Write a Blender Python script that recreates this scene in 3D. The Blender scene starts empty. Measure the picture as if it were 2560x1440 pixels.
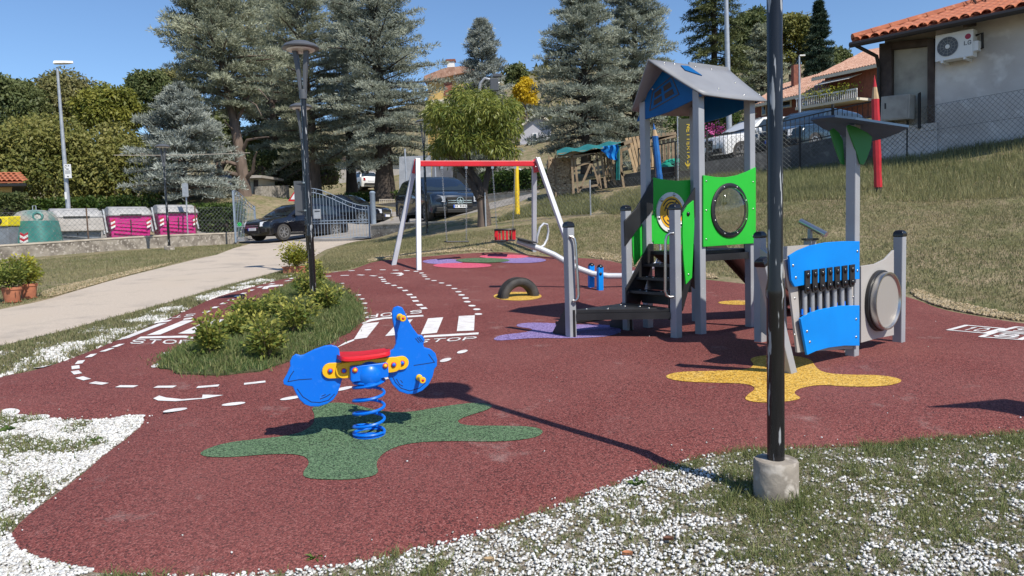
import bpy, math, random
import numpy as np
from mathutils import Vector, Matrix
from mathutils.geometry import delaunay_2d_cdt

random.seed(7)
RNG = np.random.default_rng(7)
scene = bpy.context.scene
col = scene.collection
R = math.radians
PI = math.pi

# ---------------------------------------------------------------- camera
EYE = 1.55
PITCH, ROLL, FPX = R(4.5), R(1.77), 1850.0
cd = bpy.data.cameras.new('camera')
cam = bpy.data.objects.new('camera', cd)
col.objects.link(cam)
cd.sensor_width = 36.0
cd.lens = FPX / 2560 * 36.0
cd.clip_start, cd.clip_end = 0.05, 2000
_F = np.array([0, math.cos(PITCH), -math.sin(PITCH)])
_U0 = np.array([0, math.sin(PITCH), math.cos(PITCH)])
_R0 = np.array([1.0, 0, 0])
_r = math.cos(ROLL) * _R0 - math.sin(ROLL) * _U0
_u = math.cos(ROLL) * _U0 + math.sin(ROLL) * _R0
_m = np.eye(4)
_m[:3, 0], _m[:3, 1], _m[:3, 2], _m[:3, 3] = _r, _u, -_F, (0, 0, EYE)
cam.matrix_world = Matrix(_m.tolist())
scene.camera = cam

# ---------------------------------------------------------------- sky, sun, exposure
SUN_EL, SUN_AZ = R(50), R(138)          # azimuth clockwise from +y; behind and to the right
world = bpy.data.worlds.new('World')
scene.world = world
world.use_nodes = True
wn = world.node_tree
for n in list(wn.nodes):
    wn.nodes.remove(n)
wo = wn.nodes.new('ShaderNodeOutputWorld')
wb = wn.nodes.new('ShaderNodeBackground')
ws = wn.nodes.new('ShaderNodeTexSky')
ws.sky_type = 'NISHITA'
ws.sun_disc = False
ws.sun_elevation = SUN_EL
ws.sun_rotation = SUN_AZ
ws.air_density, ws.dust_density, ws.ozone_density = 1.0, 0.15, 7.0
ws.altitude = 200
wb.inputs['Strength'].default_value = 0.128
wn.links.new(ws.outputs[0], wb.inputs['Color'])
wn.links.new(wb.outputs[0], wo.inputs['Surface'])
sd = bpy.data.lights.new('sun', 'SUN')
sd.energy, sd.angle, sd.color = 4.8, R(0.53), (1.0, 0.935, 0.83)
sun = bpy.data.objects.new('sun', sd)
col.objects.link(sun)
SUN_DIR = Vector((math.sin(SUN_AZ) * math.cos(SUN_EL), math.cos(SUN_AZ) * math.cos(SUN_EL), math.sin(SUN_EL)))
sun.rotation_euler = SUN_DIR.to_track_quat('Z', 'Y').to_euler()
sun.location = (10, -10, 20)
scene.view_settings.view_transform = 'Standard'
scene.view_settings.look = 'None'
scene.view_settings.exposure = 0.22
scene.view_settings.gamma = 1.0
scene.render.engine = 'CYCLES'
scene.cycles.max_bounces = 6
scene.cycles.transparent_max_bounces = 8
scene.cycles.use_denoising = True

# ---------------------------------------------------------------- measuring the place
def ray(px, py):
    return _F + (px - 1280) / FPX * _r - (py - 720) / FPX * _u

def sight(px, py, dist):
    """point at forward distance dist (metres along +y) in the direction of a photo pixel"""
    v = ray(px, py)
    p = v * (dist / v[1])
    return np.array([p[0], p[1], p[2] + EYE])

def on_plane(px, py, o, d):
    """point of the vertical plane through o along horizontal direction d"""
    v = ray(px, py)
    n = np.array([d[1], -d[0]])
    t = (o[0] * n[0] + o[1] * n[1]) / (v[0] * n[0] + v[1] * n[1])
    return np.array([v[0] * t, v[1] * t, EYE + v[2] * t])

def level(px, py, z):
    v = ray(px, py)
    t = (z - EYE) / v[2]
    return np.array([v[0] * t, v[1] * t, z])

# survey points of the terrain: photo pixel and distance
_sv = [(2280, 740, 10.0), (2560, 803, 8.4), (2300, 600, 12.6), (2300, 500, 15.5), (1900, 600, 14), (1900, 505, 17.5), (2200, 480, 16.5),
       (1640, 665, 14.8), (1600, 600, 17.5), (1600, 540, 20), (1500, 500, 24), (1400, 490, 26), (1300, 600, 18.5), (1335, 630, 18), (1300, 560, 21.5),
       (1293, 545, 23.5), (1210, 565, 22.5), (1100, 590, 22), (1000, 600, 23), (930, 597, 28), (1680, 452, 24), (2240, 388, 20.3), (2000, 425, 21.8),
       (2300, 440, 17.8), (2400, 368, 19), (2560, 348, 17.6), (2000, 450, 19.5), (1800, 470, 20.5), (100, 622, 27), (450, 592, 31), (705, 600, 32),
       (910, 563, 36), (1075, 548, 27.5), (800, 590, 31), (600, 480, 40), (900, 473, 66), (1240, 455, 55), (1340, 355, 75), (1350, 185, 190), (2000, 300, 55),
       (1800, 412, 28), (2050, 374, 27), (2250, 335, 26), (700, 520, 44), (1000, 500, 42), (400, 520, 44), (100, 560, 40)]
_ctl = [sight(*s) for s in _sv]
for x in (-16, -12, -8, -5, -2, 0.5):
    for y in (-6, 1, 5, 8, 12, 16, 21, 25):
        if x > -3 and y > 18:
            continue
        _ctl.append(np.array([x, y, 0.048 * y]))
for x, y in ((1.8, 1), (1.8, 4), (4, 3), (6, 5), (4, -4), (8, 0)):
    _ctl.append(np.array([x, y, 0.048 * y]))
for x, y in ((1.5, 6.5), (1.3, 8.2), (2.5, 8.4), (2.3, 9.3), (3.0, 6.6), (3.7, 7.2)):
    _ctl.append(np.array([x, y, 0.35]))
for p in ((-40, 0, 0), (-40, 30, 1.4), (-60, 60, 5), (-40, 45, 3), (30, 10, 5), (60, 60, 13), (30, 30, 6), (20, 0, 2.0), (-80, 120, 14), (90, 130, 28), (0, 120, 17),
          (0, 220, 38), (-90, 220, 26), (120, 220, 45), (14, 5, 1.6), (60, 0, 8)):
    _ctl.append(np.array(p, float))
_ctl = np.array(_ctl)
_n = len(_ctl)

def _tps(d2):
    return 0.5 * d2 * np.log(d2 + 1e-9)

_d2 = ((_ctl[:, None, :2] - _ctl[None, :, :2]) ** 2).sum(-1)
_A = np.zeros((_n + 3, _n + 3))
_A[:_n, :_n] = _tps(_d2) + np.eye(_n) * 0.02
_A[:_n, _n] = 1
_A[:_n, _n + 1:] = _ctl[:, :2]
_A[_n:, :_n] = _A[:_n, _n:].T
_w = np.linalg.solve(_A, np.concatenate([_ctl[:, 2], np.zeros(3)]))

def terrain(x, y):
    x, y = np.atleast_1d(np.asarray(x, float)), np.atleast_1d(np.asarray(y, float))
    out = np.empty(x.shape)
    for i in range(0, x.size, 20000):
        xs, ys = x.ravel()[i:i + 20000], y.ravel()[i:i + 20000]
        d2 = (xs[:, None] - _ctl[None, :, 0]) ** 2 + (ys[:, None] - _ctl[None, :, 1]) ** 2
        out.ravel()[i:i + 20000] = _tps(d2) @ _w[:_n] + _w[_n] + _w[_n + 1] * xs + _w[_n + 2] * ys
    return out

def tz(x, y):
    return float(terrain(x, y)[0])

def on_ground(px, py, lift=0.0):
    """where the line of sight of a photo pixel meets the terrain"""
    v = ray(px, py)
    v = v / v[1]
    ts = np.concatenate([np.arange(1.2, 30, 0.25), np.arange(30, 150, 1.0)])
    h = EYE + v[2] * ts - terrain(v[0] * ts, ts) - lift
    k = np.argmax(h < 0)
    if h[k] >= 0:
        k = len(ts) - 1
    a, b = ts[max(k - 1, 0)], ts[k]
    for _ in range(22):
        m = (a + b) / 2
        if EYE + v[2] * m - tz(v[0] * m, m) - lift < 0:
            b = m
        else:
            a = m
    return np.array([v[0] * a, a, EYE + v[2] * a])

def G2(pts, lift=0.0):
    return [on_ground(x, y, lift)[:2] for x, y in pts]

# ---------------------------------------------------------------- object helpers
ROOT = {}

def tag(o, label=None, cat=None, group=None, kind=None):
    for k, v in (('label', label), ('category', cat), ('group', group), ('kind', kind)):
        if v:
            o[k] = v
    return o

def thing(name, label, cat, loc, group=None):
    o = bpy.data.objects.new(name, None)
    o.empty_display_size = 0.2
    o.location = [float(c) for c in loc[:3]]
    col.objects.link(o)
    ROOT[o.name] = np.array(o.location)
    return tag(o, label, cat, group)

def mesh_obj(name, me, mat, parent=None):
    o = bpy.data.objects.new(name, me)
    if mat is not None:
        me.materials.append(mat)
    col.objects.link(o)
    if parent is not None:
        o.parent = parent
        ROOT[o.name] = ROOT[parent.name]
    else:
        ROOT[o.name] = np.zeros(3)
    return o

def np_mesh(name, verts, faces, k, smooth=False, tint=None):
    """verts (n,3), faces (m,k) arrays -> mesh"""
    me = bpy.data.meshes.new(name)
    nv, nf = len(verts), len(faces)
    me.vertices.add(nv)
    me.vertices.foreach_set('co', np.asarray(verts, np.float32).ravel())
    me.loops.add(nf * k)
    me.loops.foreach_set('vertex_index', np.asarray(faces, np.int32).ravel())
    me.polygons.add(nf)
    me.polygons.foreach_set('loop_start', np.arange(0, nf * k, k, dtype=np.int32))
    if smooth:
        me.polygons.foreach_set('use_smooth', np.ones(nf, bool))
    if tint is not None:
        a = me.attributes.new('tint', 'FLOAT', 'POINT')
        a.data.foreach_set('value', np.asarray(tint, np.float32))
    me.update(calc_edges=True)
    return me

class MB:
    """collects shapes (world coordinates after M) that become ONE mesh object"""
    def __init__(s, M=None):
        s.v, s.f, s.M = [], [], (Matrix(M) if M is not None else None)

    def add(s, vs, fs):
        b = len(s.v)
        for p in vs:
            p = Vector([float(c) for c in p])
            s.v.append(s.M @ p if s.M is not None else p)
        s.f += [[b + i for i in f] for f in fs]
        return s

    def box(s, c, d, rz=0.0, rx=0.0, ry=0.0):
        m = Matrix.Translation([float(k) for k in c]) @ Matrix.Rotation(rz, 4, 'Z') @ Matrix.Rotation(ry, 4, 'Y') @ Matrix.Rotation(rx, 4, 'X')
        h = [k / 2 for k in d]
        vs = [m @ Vector((x * h[0], y * h[1], z * h[2])) for z in (-1, 1) for y in (-1, 1) for x in (-1, 1)]
        return s.add(vs, [(0, 2, 3, 1), (4, 5, 7, 6), (0, 1, 5, 4), (2, 6, 7, 3), (0, 4, 6, 2), (1, 3, 7, 5)])

    def bar(s, a, b, w, h=None, up=(0, 0, 1)):
        """square bar from a to b"""
        h = h or w
        a, b = Vector([float(k) for k in a]), Vector([float(k) for k in b])
        d = (b - a).normalized()
        up = Vector([float(k) for k in up])
        if abs(d.dot(up)) > 0.98:
            up = Vector((0, 1, 0)) if abs(d.y) < .9 else Vector((1, 0, 0))
        sx = d.cross(up).normalized()
        sy = sx.cross(d)
        vs = [e + sx * i * w / 2 + sy * j * h / 2 for e in (a, b) for i, j in ((-1, -1), (1, -1), (1, 1), (-1, 1))]
        return s.add(vs, [(3, 2, 1, 0), (4, 5, 6, 7), (0, 1, 5, 4), (1, 2, 6, 5), (2, 3, 7, 6), (3, 0, 4, 7)])

    def post(s, base, top, wx, dirx, wy=None):
        """square post whose faces look along horizontal direction dirx"""
        wy = wy or wx
        b, t = Vector([float(k) for k in base]), Vector([float(k) for k in top])
        ex = Vector((dirx[0], dirx[1], 0)).normalized()
        ey = Vector((-ex.y, ex.x, 0))
        vs = [e + ex * i * wx / 2 + ey * j * wy / 2 for e in (b, t) for i, j in ((-1, -1), (1, -1), (1, 1), (-1, 1))]
        return s.add(vs, [(3, 2, 1, 0), (4, 5, 6, 7), (0, 1, 5, 4), (1, 2, 6, 5), (2, 3, 7, 6), (3, 0, 4, 7)])

    def tube(s, pts, r, n=10, closed=False, cap=True):
        pts = [Vector([float(k) for k in p]) for p in pts]
        rs = r if isinstance(r, (list, tuple)) else [r] * len(pts)
        N = len(pts)
        vs, fs = [], []
        prev = None
        for i, p in enumerate(pts):
            if closed:
                d = pts[(i + 1) % N] - pts[i - 1]
            else:
                d = pts[min(i + 1, N - 1)] - pts[max(i - 1, 0)]
            d.normalize()
            if prev is None:
                a = Vector((0, 0, 1)) if abs(d.z) < .9 else Vector((1, 0, 0))
                prev = d.cross(a).normalized()
            e = (prev - d * prev.dot(d)).normalized()
            prev = e
            g = d.cross(e)
            for k in range(n):
                t = 2 * PI * k / n
                vs.append(p + (e * math.cos(t) + g * math.sin(t)) * rs[i])
        for i in range(N if closed else N - 1):
            j = (i + 1) % N
            for k in range(n):
                fs.append((i * n + k, i * n + (k + 1) % n, j * n + (k + 1) % n, j * n + k))
        if cap and not closed:
            fs.append(tuple(range(n))[::-1])
            fs.append(tuple((N - 1) * n + k for k in range(n)))
        return s.add(vs, fs)

    def lathe(s, prof, o=(0, 0, 0), ax=(0, 0, 1), n=20, cap=True):
        """prof: (radius, height along ax)"""
        o, ax = Vector([float(k) for k in o]), Vector([float(k) for k in ax]).normalized()
        a = Vector((0, 0, 1)) if abs(ax.z) < .9 else Vector((1, 0, 0))
        e = ax.cross(a).normalized()
        g = ax.cross(e)
        vs, fs = [], []
        for r, h in prof:
            for k in range(n):
                t = 2 * PI * k / n
                vs.append(o + ax * h + (e * math.cos(t) + g * math.sin(t)) * max(r, 1e-4))
        for i in range(len(prof) - 1):
            for k in range(n):
                fs.append((i * n + k, i * n + (k + 1) % n, (i + 1) * n + (k + 1) % n, (i + 1) * n + k))
        if cap:
            fs.append(tuple(range(n))[::-1])
            fs.append(tuple((len(prof) - 1) * n + k for k in range(n)))
        return s.add(vs, fs)

    def dome(s, o, r, ax=(0, 0, 1), h=None, n=14):
        h = h or r
        return s.lathe([(r * math.cos(t), h * math.sin(t)) for t in [PI / 2 * k / 5 for k in range(6)]], o, ax, n)

    def prism(s, pts, vec):
        """flat polygon (3-d points) pushed along vec"""
        n = len(pts)
        vs = [Vector([float(k) for k in p]) for p in pts]
        vec = Vector([float(k) for k in vec])
        return s.add(vs + [p + vec for p in vs], [tuple(range(n))[::-1], tuple(range(n, 2 * n))] + [(i, (i + 1) % n, n + (i + 1) % n, n + i) for i in range(n)])

    def sweep(s, rows, closed=False, caps=False):
        """rows of equal numbers of points -> quads"""
        n = len(rows[0])
        vs = [p for r in rows for p in r]
        fs = []
        for i in range(len(rows) - 1):
            for k in range(n if closed else n - 1):
                fs.append((i * n + k, i * n + (k + 1) % n, (i + 1) * n + (k + 1) % n, (i + 1) * n + k))
        if caps:
            fs.append(tuple(range(n))[::-1])
            fs.append(tuple((len(rows) - 1) * n + k for k in range(n)))
        return s.add(vs, fs)

    def build(s, name, mat, parent=None, smooth=False, bevel=0.0, seg=2):
        off = Vector(ROOT[parent.name]) if parent is not None else Vector((0, 0, 0))
        me = bpy.data.meshes.new(name)
        me.from_pydata([tuple(p - off) for p in s.v], [], s.f)
        me.validate()
        import bmesh as _b
        bm = _b.new()
        bm.from_mesh(me)
        _b.ops.recalc_face_normals(bm, faces=bm.faces)
        bm.to_mesh(me)
        bm.free()
        if smooth:
            me.polygons.foreach_set('use_smooth', [True] * len(me.polygons))
            try:
                me.set_sharp_from_angle(angle=R(40))
            except Exception:
                pass
        o = mesh_obj(name, me, mat, parent)
        if bevel:
            b = o.modifiers.new('bevel', 'BEVEL')
            b.width, b.segments, b.limit_method, b.angle_limit = bevel, seg, 'ANGLE', R(35)
            b.harden_normals = False
        return o

def copy_tree(o, parent=None):
    c = o.copy()
    col.objects.link(c)
    if parent is not None:
        c.parent = parent
    for ch in o.children:
        copy_tree(ch, c)
    return c

def in_poly(x, y, poly):
    poly = np.asarray(poly)
    ins = np.zeros(x.shape, bool)
    j = len(poly) - 1
    for i in range(len(poly)):
        xi, yi, xj, yj = *poly[i], *poly[j]
        c = ((yi > y) != (yj > y)) & (x < (xj - xi) * (y - yi) / (yj - yi + 1e-12) + xi)
        ins ^= c
        j = i
    return ins

def edge_dist(x, y, poly):
    poly = np.asarray(poly)
    d = np.full(x.shape, 1e9)
    for i in range(len(poly)):
        a, b = poly[i], poly[(i + 1) % len(poly)]
        ab = b - a
        t = np.clip(((x - a[0]) * ab[0] + (y - a[1]) * ab[1]) / (ab @ ab + 1e-12), 0, 1)
        d = np.minimum(d, np.hypot(x - a[0] - t * ab[0], y - a[1] - t * ab[1]))
    return d

def smooth_poly(pts, it=2):
    p = np.asarray(pts, float)
    for _ in range(it):
        q = np.roll(p, -1, 0)
        p = np.stack([p * .75 + q * .25, p * .25 + q * .75], 1).reshape(-1, 2)
    return p

def drape(poly, step, zfun, lift=0.0, skirt=0.0):
    """triangulated sheet inside poly following zfun"""
    poly = np.asarray(poly, float)
    seg = []
    for i in range(len(poly)):
        a, b = poly[i], poly[(i + 1) % len(poly)]
        k = max(1, int(np.hypot(*(b - a)) / step))
        seg += [a + (b - a) * t / k for t in range(k)]
    B = np.array(seg)
    mn, mx = B.min(0), B.max(0)
    gx, gy = np.meshgrid(np.arange(mn[0], mx[0], step), np.arange(mn[1], mx[1], step))
    gx, gy = gx.ravel(), gy.ravel()
    gx = gx + (np.arange(len(gx)) % 2) * 0.01 * step
    ok = in_poly(gx, gy, B)
    ok[ok] &= edge_dist(gx[ok], gy[ok], B) > step * .45
    pts = np.concatenate([B, np.stack([gx[ok], gy[ok]], 1)])
    nb = len(B)
    res = delaunay_2d_cdt([Vector(p) for p in pts], [], [list(range(nb))], 1, 1e-5)
    V = np.array([tuple(p) for p in res[0]])
    z = zfun(V[:, 0], V[:, 1]) + lift
    vs = [(a[0], a[1], c) for a, c in zip(V, z)]
    fs = [tuple(f) for f in res[2]]
    if skirt:
        base = len(vs)
        # the outline again, lower
        key = {(round(p[0], 4), round(p[1], 4)): i for i, p in enumerate(V)}
        idx = [key.get((round(p[0], 4), round(p[1], 4))) for p in B]
        if None not in idx:
            vs += [(vs[i][0], vs[i][1], vs[i][2] - skirt) for i in idx]
            fs += [(idx[i], base + i, base + (i + 1) % nb, idx[(i + 1) % nb]) for i in range(nb)]
    return vs, fs

def sheet(name, poly, step, zfun, mat, lift=0.0, skirt=0.0, parent=None, smooth=True):
    vs, fs = drape(poly, step, zfun, lift, skirt)
    me = bpy.data.meshes.new(name)
    off = ROOT[parent.name] if parent is not None else np.zeros(3)
    me.from_pydata([tuple(np.array(v) - off) for v in vs], [], fs)
    me.update()
    if smooth:
        me.polygons.foreach_set('use_smooth', [True] * len(me.polygons))
        try:
            me.set_sharp_from_angle(angle=R(50))
        except Exception:
            pass
    return mesh_obj(name, me, mat, parent)

# ---------------------------------------------------------------- materials
def nodes_of(name):
    m = bpy.data.materials.new(name)
    m.use_nodes = True
    nt = m.node_tree
    return m, nt, nt.nodes['Principled BSDF']

def mat(name, base, rough=0.5, metal=0.0, c2=None, scale=4.0, ramp=(0.4, 0.65), c3=None, scale3=40.0, ramp3=(0.62, 0.7), bump=0.0, bscale=60.0, coat=0.0, alpha=None, trans=0.0, spec=0.5, stretch=None):
    """c2 = second colour mixed in by noise (fading, dirt), c3 = small spots of wear"""
    m, nt, b = nodes_of(name)
    N, L = nt.nodes, nt.links
    b.inputs['Base Color'].default_value = (*base, 1)
    b.inputs['Roughness'].default_value = rough
    b.inputs['Metallic'].default_value = metal
    b.inputs['Specular IOR Level'].default_value = spec
    b.inputs['Coat Weight'].default_value = coat
    b.inputs['Coat Roughness'].default_value = 0.06
    if trans:
        b.inputs['Transmission Weight'].default_value = trans
    if alpha is not None:
        b.inputs['Alpha'].default_value = alpha
    tc = N.new('ShaderNodeTexCoord')
    src = tc.outputs['Object']
    if stretch:
        mp = N.new('ShaderNodeMapping')
        mp.inputs['Scale'].default_value = stretch
        L.new(src, mp.inputs['Vector'])
        src = mp.outputs[0]
    last = None
    for c, sc, rp, det in ((c2, scale, ramp, 5), (c3, scale3, ramp3, 3)):
        if c is None:
            continue
        no = N.new('ShaderNodeTexNoise')
        no.inputs['Scale'].default_value = sc
        no.inputs['Detail'].default_value = det
        L.new(src, no.inputs['Vector'])
        mr = N.new('ShaderNodeMapRange')
        mr.inputs['From Min'].default_value, mr.inputs['From Max'].default_value = rp
        L.new(no.outputs['Fac'], mr.inputs['Value'])
        mx = N.new('ShaderNodeMix')
        mx.data_type = 'RGBA'
        if last is None:
            mx.inputs['A'].default_value = (*base, 1)
        else:
            L.new(last, mx.inputs['A'])
        mx.inputs['B'].default_value = (*c, 1)
        L.new(mr.outputs[0], mx.inputs['Factor'])
        last = mx.outputs['Result']
    if last is not None:
        L.new(last, b.inputs['Base Color'])
    if bump:
        no = N.new('ShaderNodeTexNoise')
        no.inputs['Scale'].default_value = bscale
        no.inputs['Detail'].default_value = 4
        L.new(src, no.inputs['Vector'])
        bp = N.new('ShaderNodeBump')
        bp.inputs['Strength'].default_value = bump
        bp.inputs['Distance'].default_value = 0.01
        L.new(no.outputs['Fac'], bp.inputs['Height'])
        L.new(bp.outputs[0], b.inputs['Normal'])
    return m

def leaf_mat(name, a, b_, trans=0.25, rough=0.55, spread=2.0):
    """two leaf colours mixed by the per-leaf tint and a slow drift through the crown"""
    m, nt, b = nodes_of(name)
    N, L = nt.nodes, nt.links
    at = N.new('ShaderNodeAttribute')
    at.attribute_name = 'tint'
    mx = N.new('ShaderNodeMix')
    mx.data_type = 'RGBA'
    mx.inputs['A'].default_value, mx.inputs['B'].default_value = (*a, 1), (*b_, 1)
    L.new(at.outputs['Fac'], mx.inputs['Factor'])
    L.new(mx.outputs['Result'], b.inputs['Base Color'])
    b.inputs['Roughness'].default_value = rough
    b.inputs['Specular IOR Level'].default_value = 0.3
    tr = N.new('ShaderNodeBsdfTranslucent')
    L.new(mx.outputs['Result'], tr.inputs['Color'])
    ms = N.new('ShaderNodeMixShader')
    ms.inputs[0].default_value = trans
    L.new(b.outputs[0], ms.inputs[1])
    L.new(tr.outputs[0], ms.inputs[2])
    L.new(ms.outputs[0], N['Material Output'].inputs['Surface'])
    return m

def granule_mat(name, cols, scale=95.0, fade=None):
    """moulded rubber crumb: Voronoi granules in a few colours, with a slow drift of wear"""
    m, nt, b = nodes_of(name)
    N, L = nt.nodes, nt.links
    tc = N.new('ShaderNodeTexCoord')
    vo = N.new('ShaderNodeTexVoronoi')
    vo.inputs['Scale'].default_value = scale
    L.new(tc.outputs['Object'], vo.inputs['Vector'])
    cr = N.new('ShaderNodeValToRGB')
    cr.color_ramp.interpolation = 'CONSTANT'
    e = cr.color_ramp.elements
    e[0].position, e[0].color = 0, (*cols[0], 1)
    e[1].position, e[1].color = 1 / len(cols), (*cols[1], 1)
    for i in range(2, len(cols)):
        k = e.new(i / len(cols))
        k.color = (*cols[i], 1)
    sp = N.new('ShaderNodeSeparateColor')
    L.new(vo.outputs['Color'], sp.inputs[0])
    L.new(sp.outputs[0], cr.inputs[0])
    no = N.new('ShaderNodeTexNoise')
    no.inputs['Scale'].default_value = 0.9
    no.inputs['Detail'].default_value = 6
    L.new(tc.outputs['Object'], no.inputs['Vector'])
    mr = N.new('ShaderNodeMapRange')
    mr.inputs['From Min'].default_value, mr.inputs['From Max'].default_value = .35, .75
    mr.inputs['To Max'].default_value = .38
    L.new(no.outputs['Fac'], mr.inputs['Value'])
    mx = N.new('ShaderNodeMix')
    mx.data_type = 'RGBA'
    L.new(cr.outputs[0], mx.inputs['A'])
    mx.inputs['B'].default_value = (*(fade or (.3, .2, .18)), 1)
    L.new(mr.outputs[0], mx.inputs['Factor'])
    # pale dust scuffs here and there
    n2 = N.new('ShaderNodeTexNoise')
    n2.inputs['Scale'].default_value = 2.3
    n2.inputs['Detail'].default_value = 8
    n2.inputs['Roughness'].default_value = .7
    L.new(tc.outputs['Object'], n2.inputs['Vector'])
    m2 = N.new('ShaderNodeMapRange')
    m2.inputs['From Min'].default_value, m2.inputs['From Max'].default_value = .60, .78
    m2.inputs['To Max'].default_value = .42
    L.new(n2.outputs['Fac'], m2.inputs['Value'])
    mx2 = N.new('ShaderNodeMix')
    mx2.data_type = 'RGBA'
    L.new(mx.outputs['Result'], mx2.inputs['A'])
    mx2.inputs['B'].default_value = (.42, .33, .3, 1)
    L.new(m2.outputs[0], mx2.inputs['Factor'])
    L.new(mx2.outputs['Result'], b.inputs['Base Color'])
    b.inputs['Roughness'].default_value = .85
    b.inputs['Specular IOR Level'].default_value = .25
    bp = N.new('ShaderNodeBump')
    bp.inputs['Strength'].default_value = .7
    bp.inputs['Distance'].default_value = .006
    L.new(vo.outputs['Distance'], bp.inputs['Height'])
    bp.invert = True
    L.new(bp.outputs[0], b.inputs['Normal'])
    return m

def soil_mat(name, layers, bump=.6, bscale=30):
    """layers: (colour, noise scale, from, to) painted one over the other"""
    m, nt, b = nodes_of(name)
    N, L = nt.nodes, nt.links
    tc = N.new('ShaderNodeTexCoord')
    last = None
    for i, (c, sc, lo, hi) in enumerate(layers):
        if last is None:
            last = c
            continue
        no = N.new('ShaderNodeTexNoise')
        no.inputs['Scale'].default_value = sc
        no.inputs['Detail'].default_value = 8
        no.inputs['Roughness'].default_value = .65
        mp = N.new('ShaderNodeMapping')
        mp.inputs['Location'].default_value = (i * 7.3, i * 3.1, 0)
        L.new(tc.outputs['Object'], mp.inputs['Vector'])
        L.new(mp.outputs[0], no.inputs['Vector'])
        mr = N.new('ShaderNodeMapRange')
        mr.inputs['From Min'].default_value, mr.inputs['From Max'].default_value = lo, hi
        L.new(no.outputs['Fac'], mr.inputs['Value'])
        mx = N.new('ShaderNodeMix')
        mx.data_type = 'RGBA'
        if isinstance(last, tuple):
            mx.inputs['A'].default_value = (*last, 1)
        else:
            L.new(last, mx.inputs['A'])
        mx.inputs['B'].default_value = (*c, 1)
        L.new(mr.outputs[0], mx.inputs['Factor'])
        last = mx.outputs['Result']
    L.new(last, b.inputs['Base Color'])
    b.inputs['Roughness'].default_value = .95
    b.inputs['Specular IOR Level'].default_value = .1
    no = N.new('ShaderNodeTexNoise')
    no.inputs['Scale'].default_value = bscale
    no.inputs['Detail'].default_value = 8
    L.new(tc.outputs['Object'], no.inputs['Vector'])
    bp = N.new('ShaderNodeBump')
    bp.inputs['Strength'].default_value = bump
    bp.inputs['Distance'].default_value = .03
    L.new(no.outputs['Fac'], bp.inputs['Height'])
    L.new(bp.outputs[0], b.inputs['Normal'])
    return m

M = {}
M['rubber'] = granule_mat('red_rubber_crumb', [(.04, .014, .014), (.175, .045, .04), (.21, .06, .052), (.09, .024, .023), (.27, .1, .088), (.15, .038, .034), (.195, .052, .046)], scale=130.0, fade=(.26, .105, .092))
M['rub_green'] = granule_mat('green_rubber_crumb', [(.025, .04, .022), (.08, .15, .07), (.11, .19, .095), (.045, .08, .04), (.15, .23, .125)], scale=130.0, fade=(.12, .19, .12))
M['rub_yellow'] = granule_mat('yellow_rubber_crumb', [(.2, .11, .015), (.55, .31, .035), (.62, .37, .06), (.4, .21, .02), (.68, .45, .12)], fade=(.6, .4, .1))
M['rub_purple'] = granule_mat('purple_rubber_crumb', [(.09, .06, .16), (.26, .19, .42), (.32, .25, .5), (.18, .13, .3)], fade=(.3, .25, .45))
M['rub_pink'] = granule_mat('pink_rubber_crumb', [(.5, .07, .13), (.6, .1, .17), (.65, .14, .2), (.4, .05, .1)], fade=(.6, .15, .2))
M['paint_white'] = mat('white_marking', (.72, .71, .7), .8, c2=(.55, .5, .48), scale=9, ramp=(.45, .75), c3=(.3, .16, .15), scale3=120, ramp3=(.66, .72), bump=.5, bscale=150)
M['lawn'] = soil_mat('dry_lawn', [((.25, .2, .13), 1, 0, 1), ((.15, .155, .07), 1.4, .42, .64), ((.34, .27, .18), .8, .5, .7), ((.085, .1, .04), 6, .5, .68), ((.4, .31, .2), .35, .62, .75)], bump=.8, bscale=22)
M['soil'] = soil_mat('gravelly_soil', [((.17, .14, .09), 1, 0, 1), ((.26, .22, .17), 9, .42, .58), ((.09, .085, .04), 3, .5, .66), ((.48, .45, .41), 30, .5, .62)], bump=1, bscale=60)
M['island_soil'] = soil_mat('island_soil', [((.1, .085, .05), 1, 0, 1), ((.05, .085, .03), 3, .4, .6), ((.3, .24, .15), 2.2, .6, .7)], bump=1, bscale=40)
M['path'] = soil_mat('worn_pale_asphalt', [((.44, .375, .31), 1, 0, 1), ((.51, .44, .365), 40, .4, .6), ((.33, .29, .25), 1.1, .5, .72), ((.33, .29, .25), 90, .58, .66), ((.47, .4, .325), .5, .5, .7)], bump=.3, bscale=90)
M['street'] = soil_mat('street_asphalt', [((.27, .25, .23), 1, 0, 1), ((.33, .31, .28), 3, .4, .7), ((.2, .185, .17), .8, .5, .7)], bump=.2, bscale=60)
M['concrete'] = mat('weathered_concrete', (.3, .265, .22), .9, c2=(.13, .11, .09), scale=3.2, ramp=(.42, .66), c3=(.42, .38, .33), scale3=11, ramp3=(.55, .65), bump=.5, bscale=25)
M['concrete_dark'] = mat('dark_concrete', (.13, .125, .12), .95, c2=(.07, .068, .062), scale=1.5, c3=(.2, .19, .175), scale3=5, ramp3=(.58, .7), bump=.4, bscale=20)
M['coping'] = mat('pale_coping', (.5, .44, .36), .9, c2=(.36, .31, .25), scale=3, bump=.4, bscale=30)
M['grey_post'] = mat('grey_coated_metal', (.33, .345, .37), .42, c2=(.29, .3, .325), scale=3, c3=(.45, .45, .46), scale3=30, ramp3=(.7, .75))
M['pale_post'] = mat('silver_coated_metal', (.5, .52, .56), .38, c2=(.44, .46, .5), scale=3)
M['roof_grey'] = mat('grey_panel_board', (.25, .255, .27), .45, c2=(.215, .22, .235), scale=2.5, spec=.4)
M['blue_panel'] = mat('blue_panel_board', (.0, .24, .75), .4, spec=.3, c2=(.0, .21, .68), scale=2.5, c3=(.06, .28, .65), scale3=35, ramp3=(.7, .8))
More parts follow.
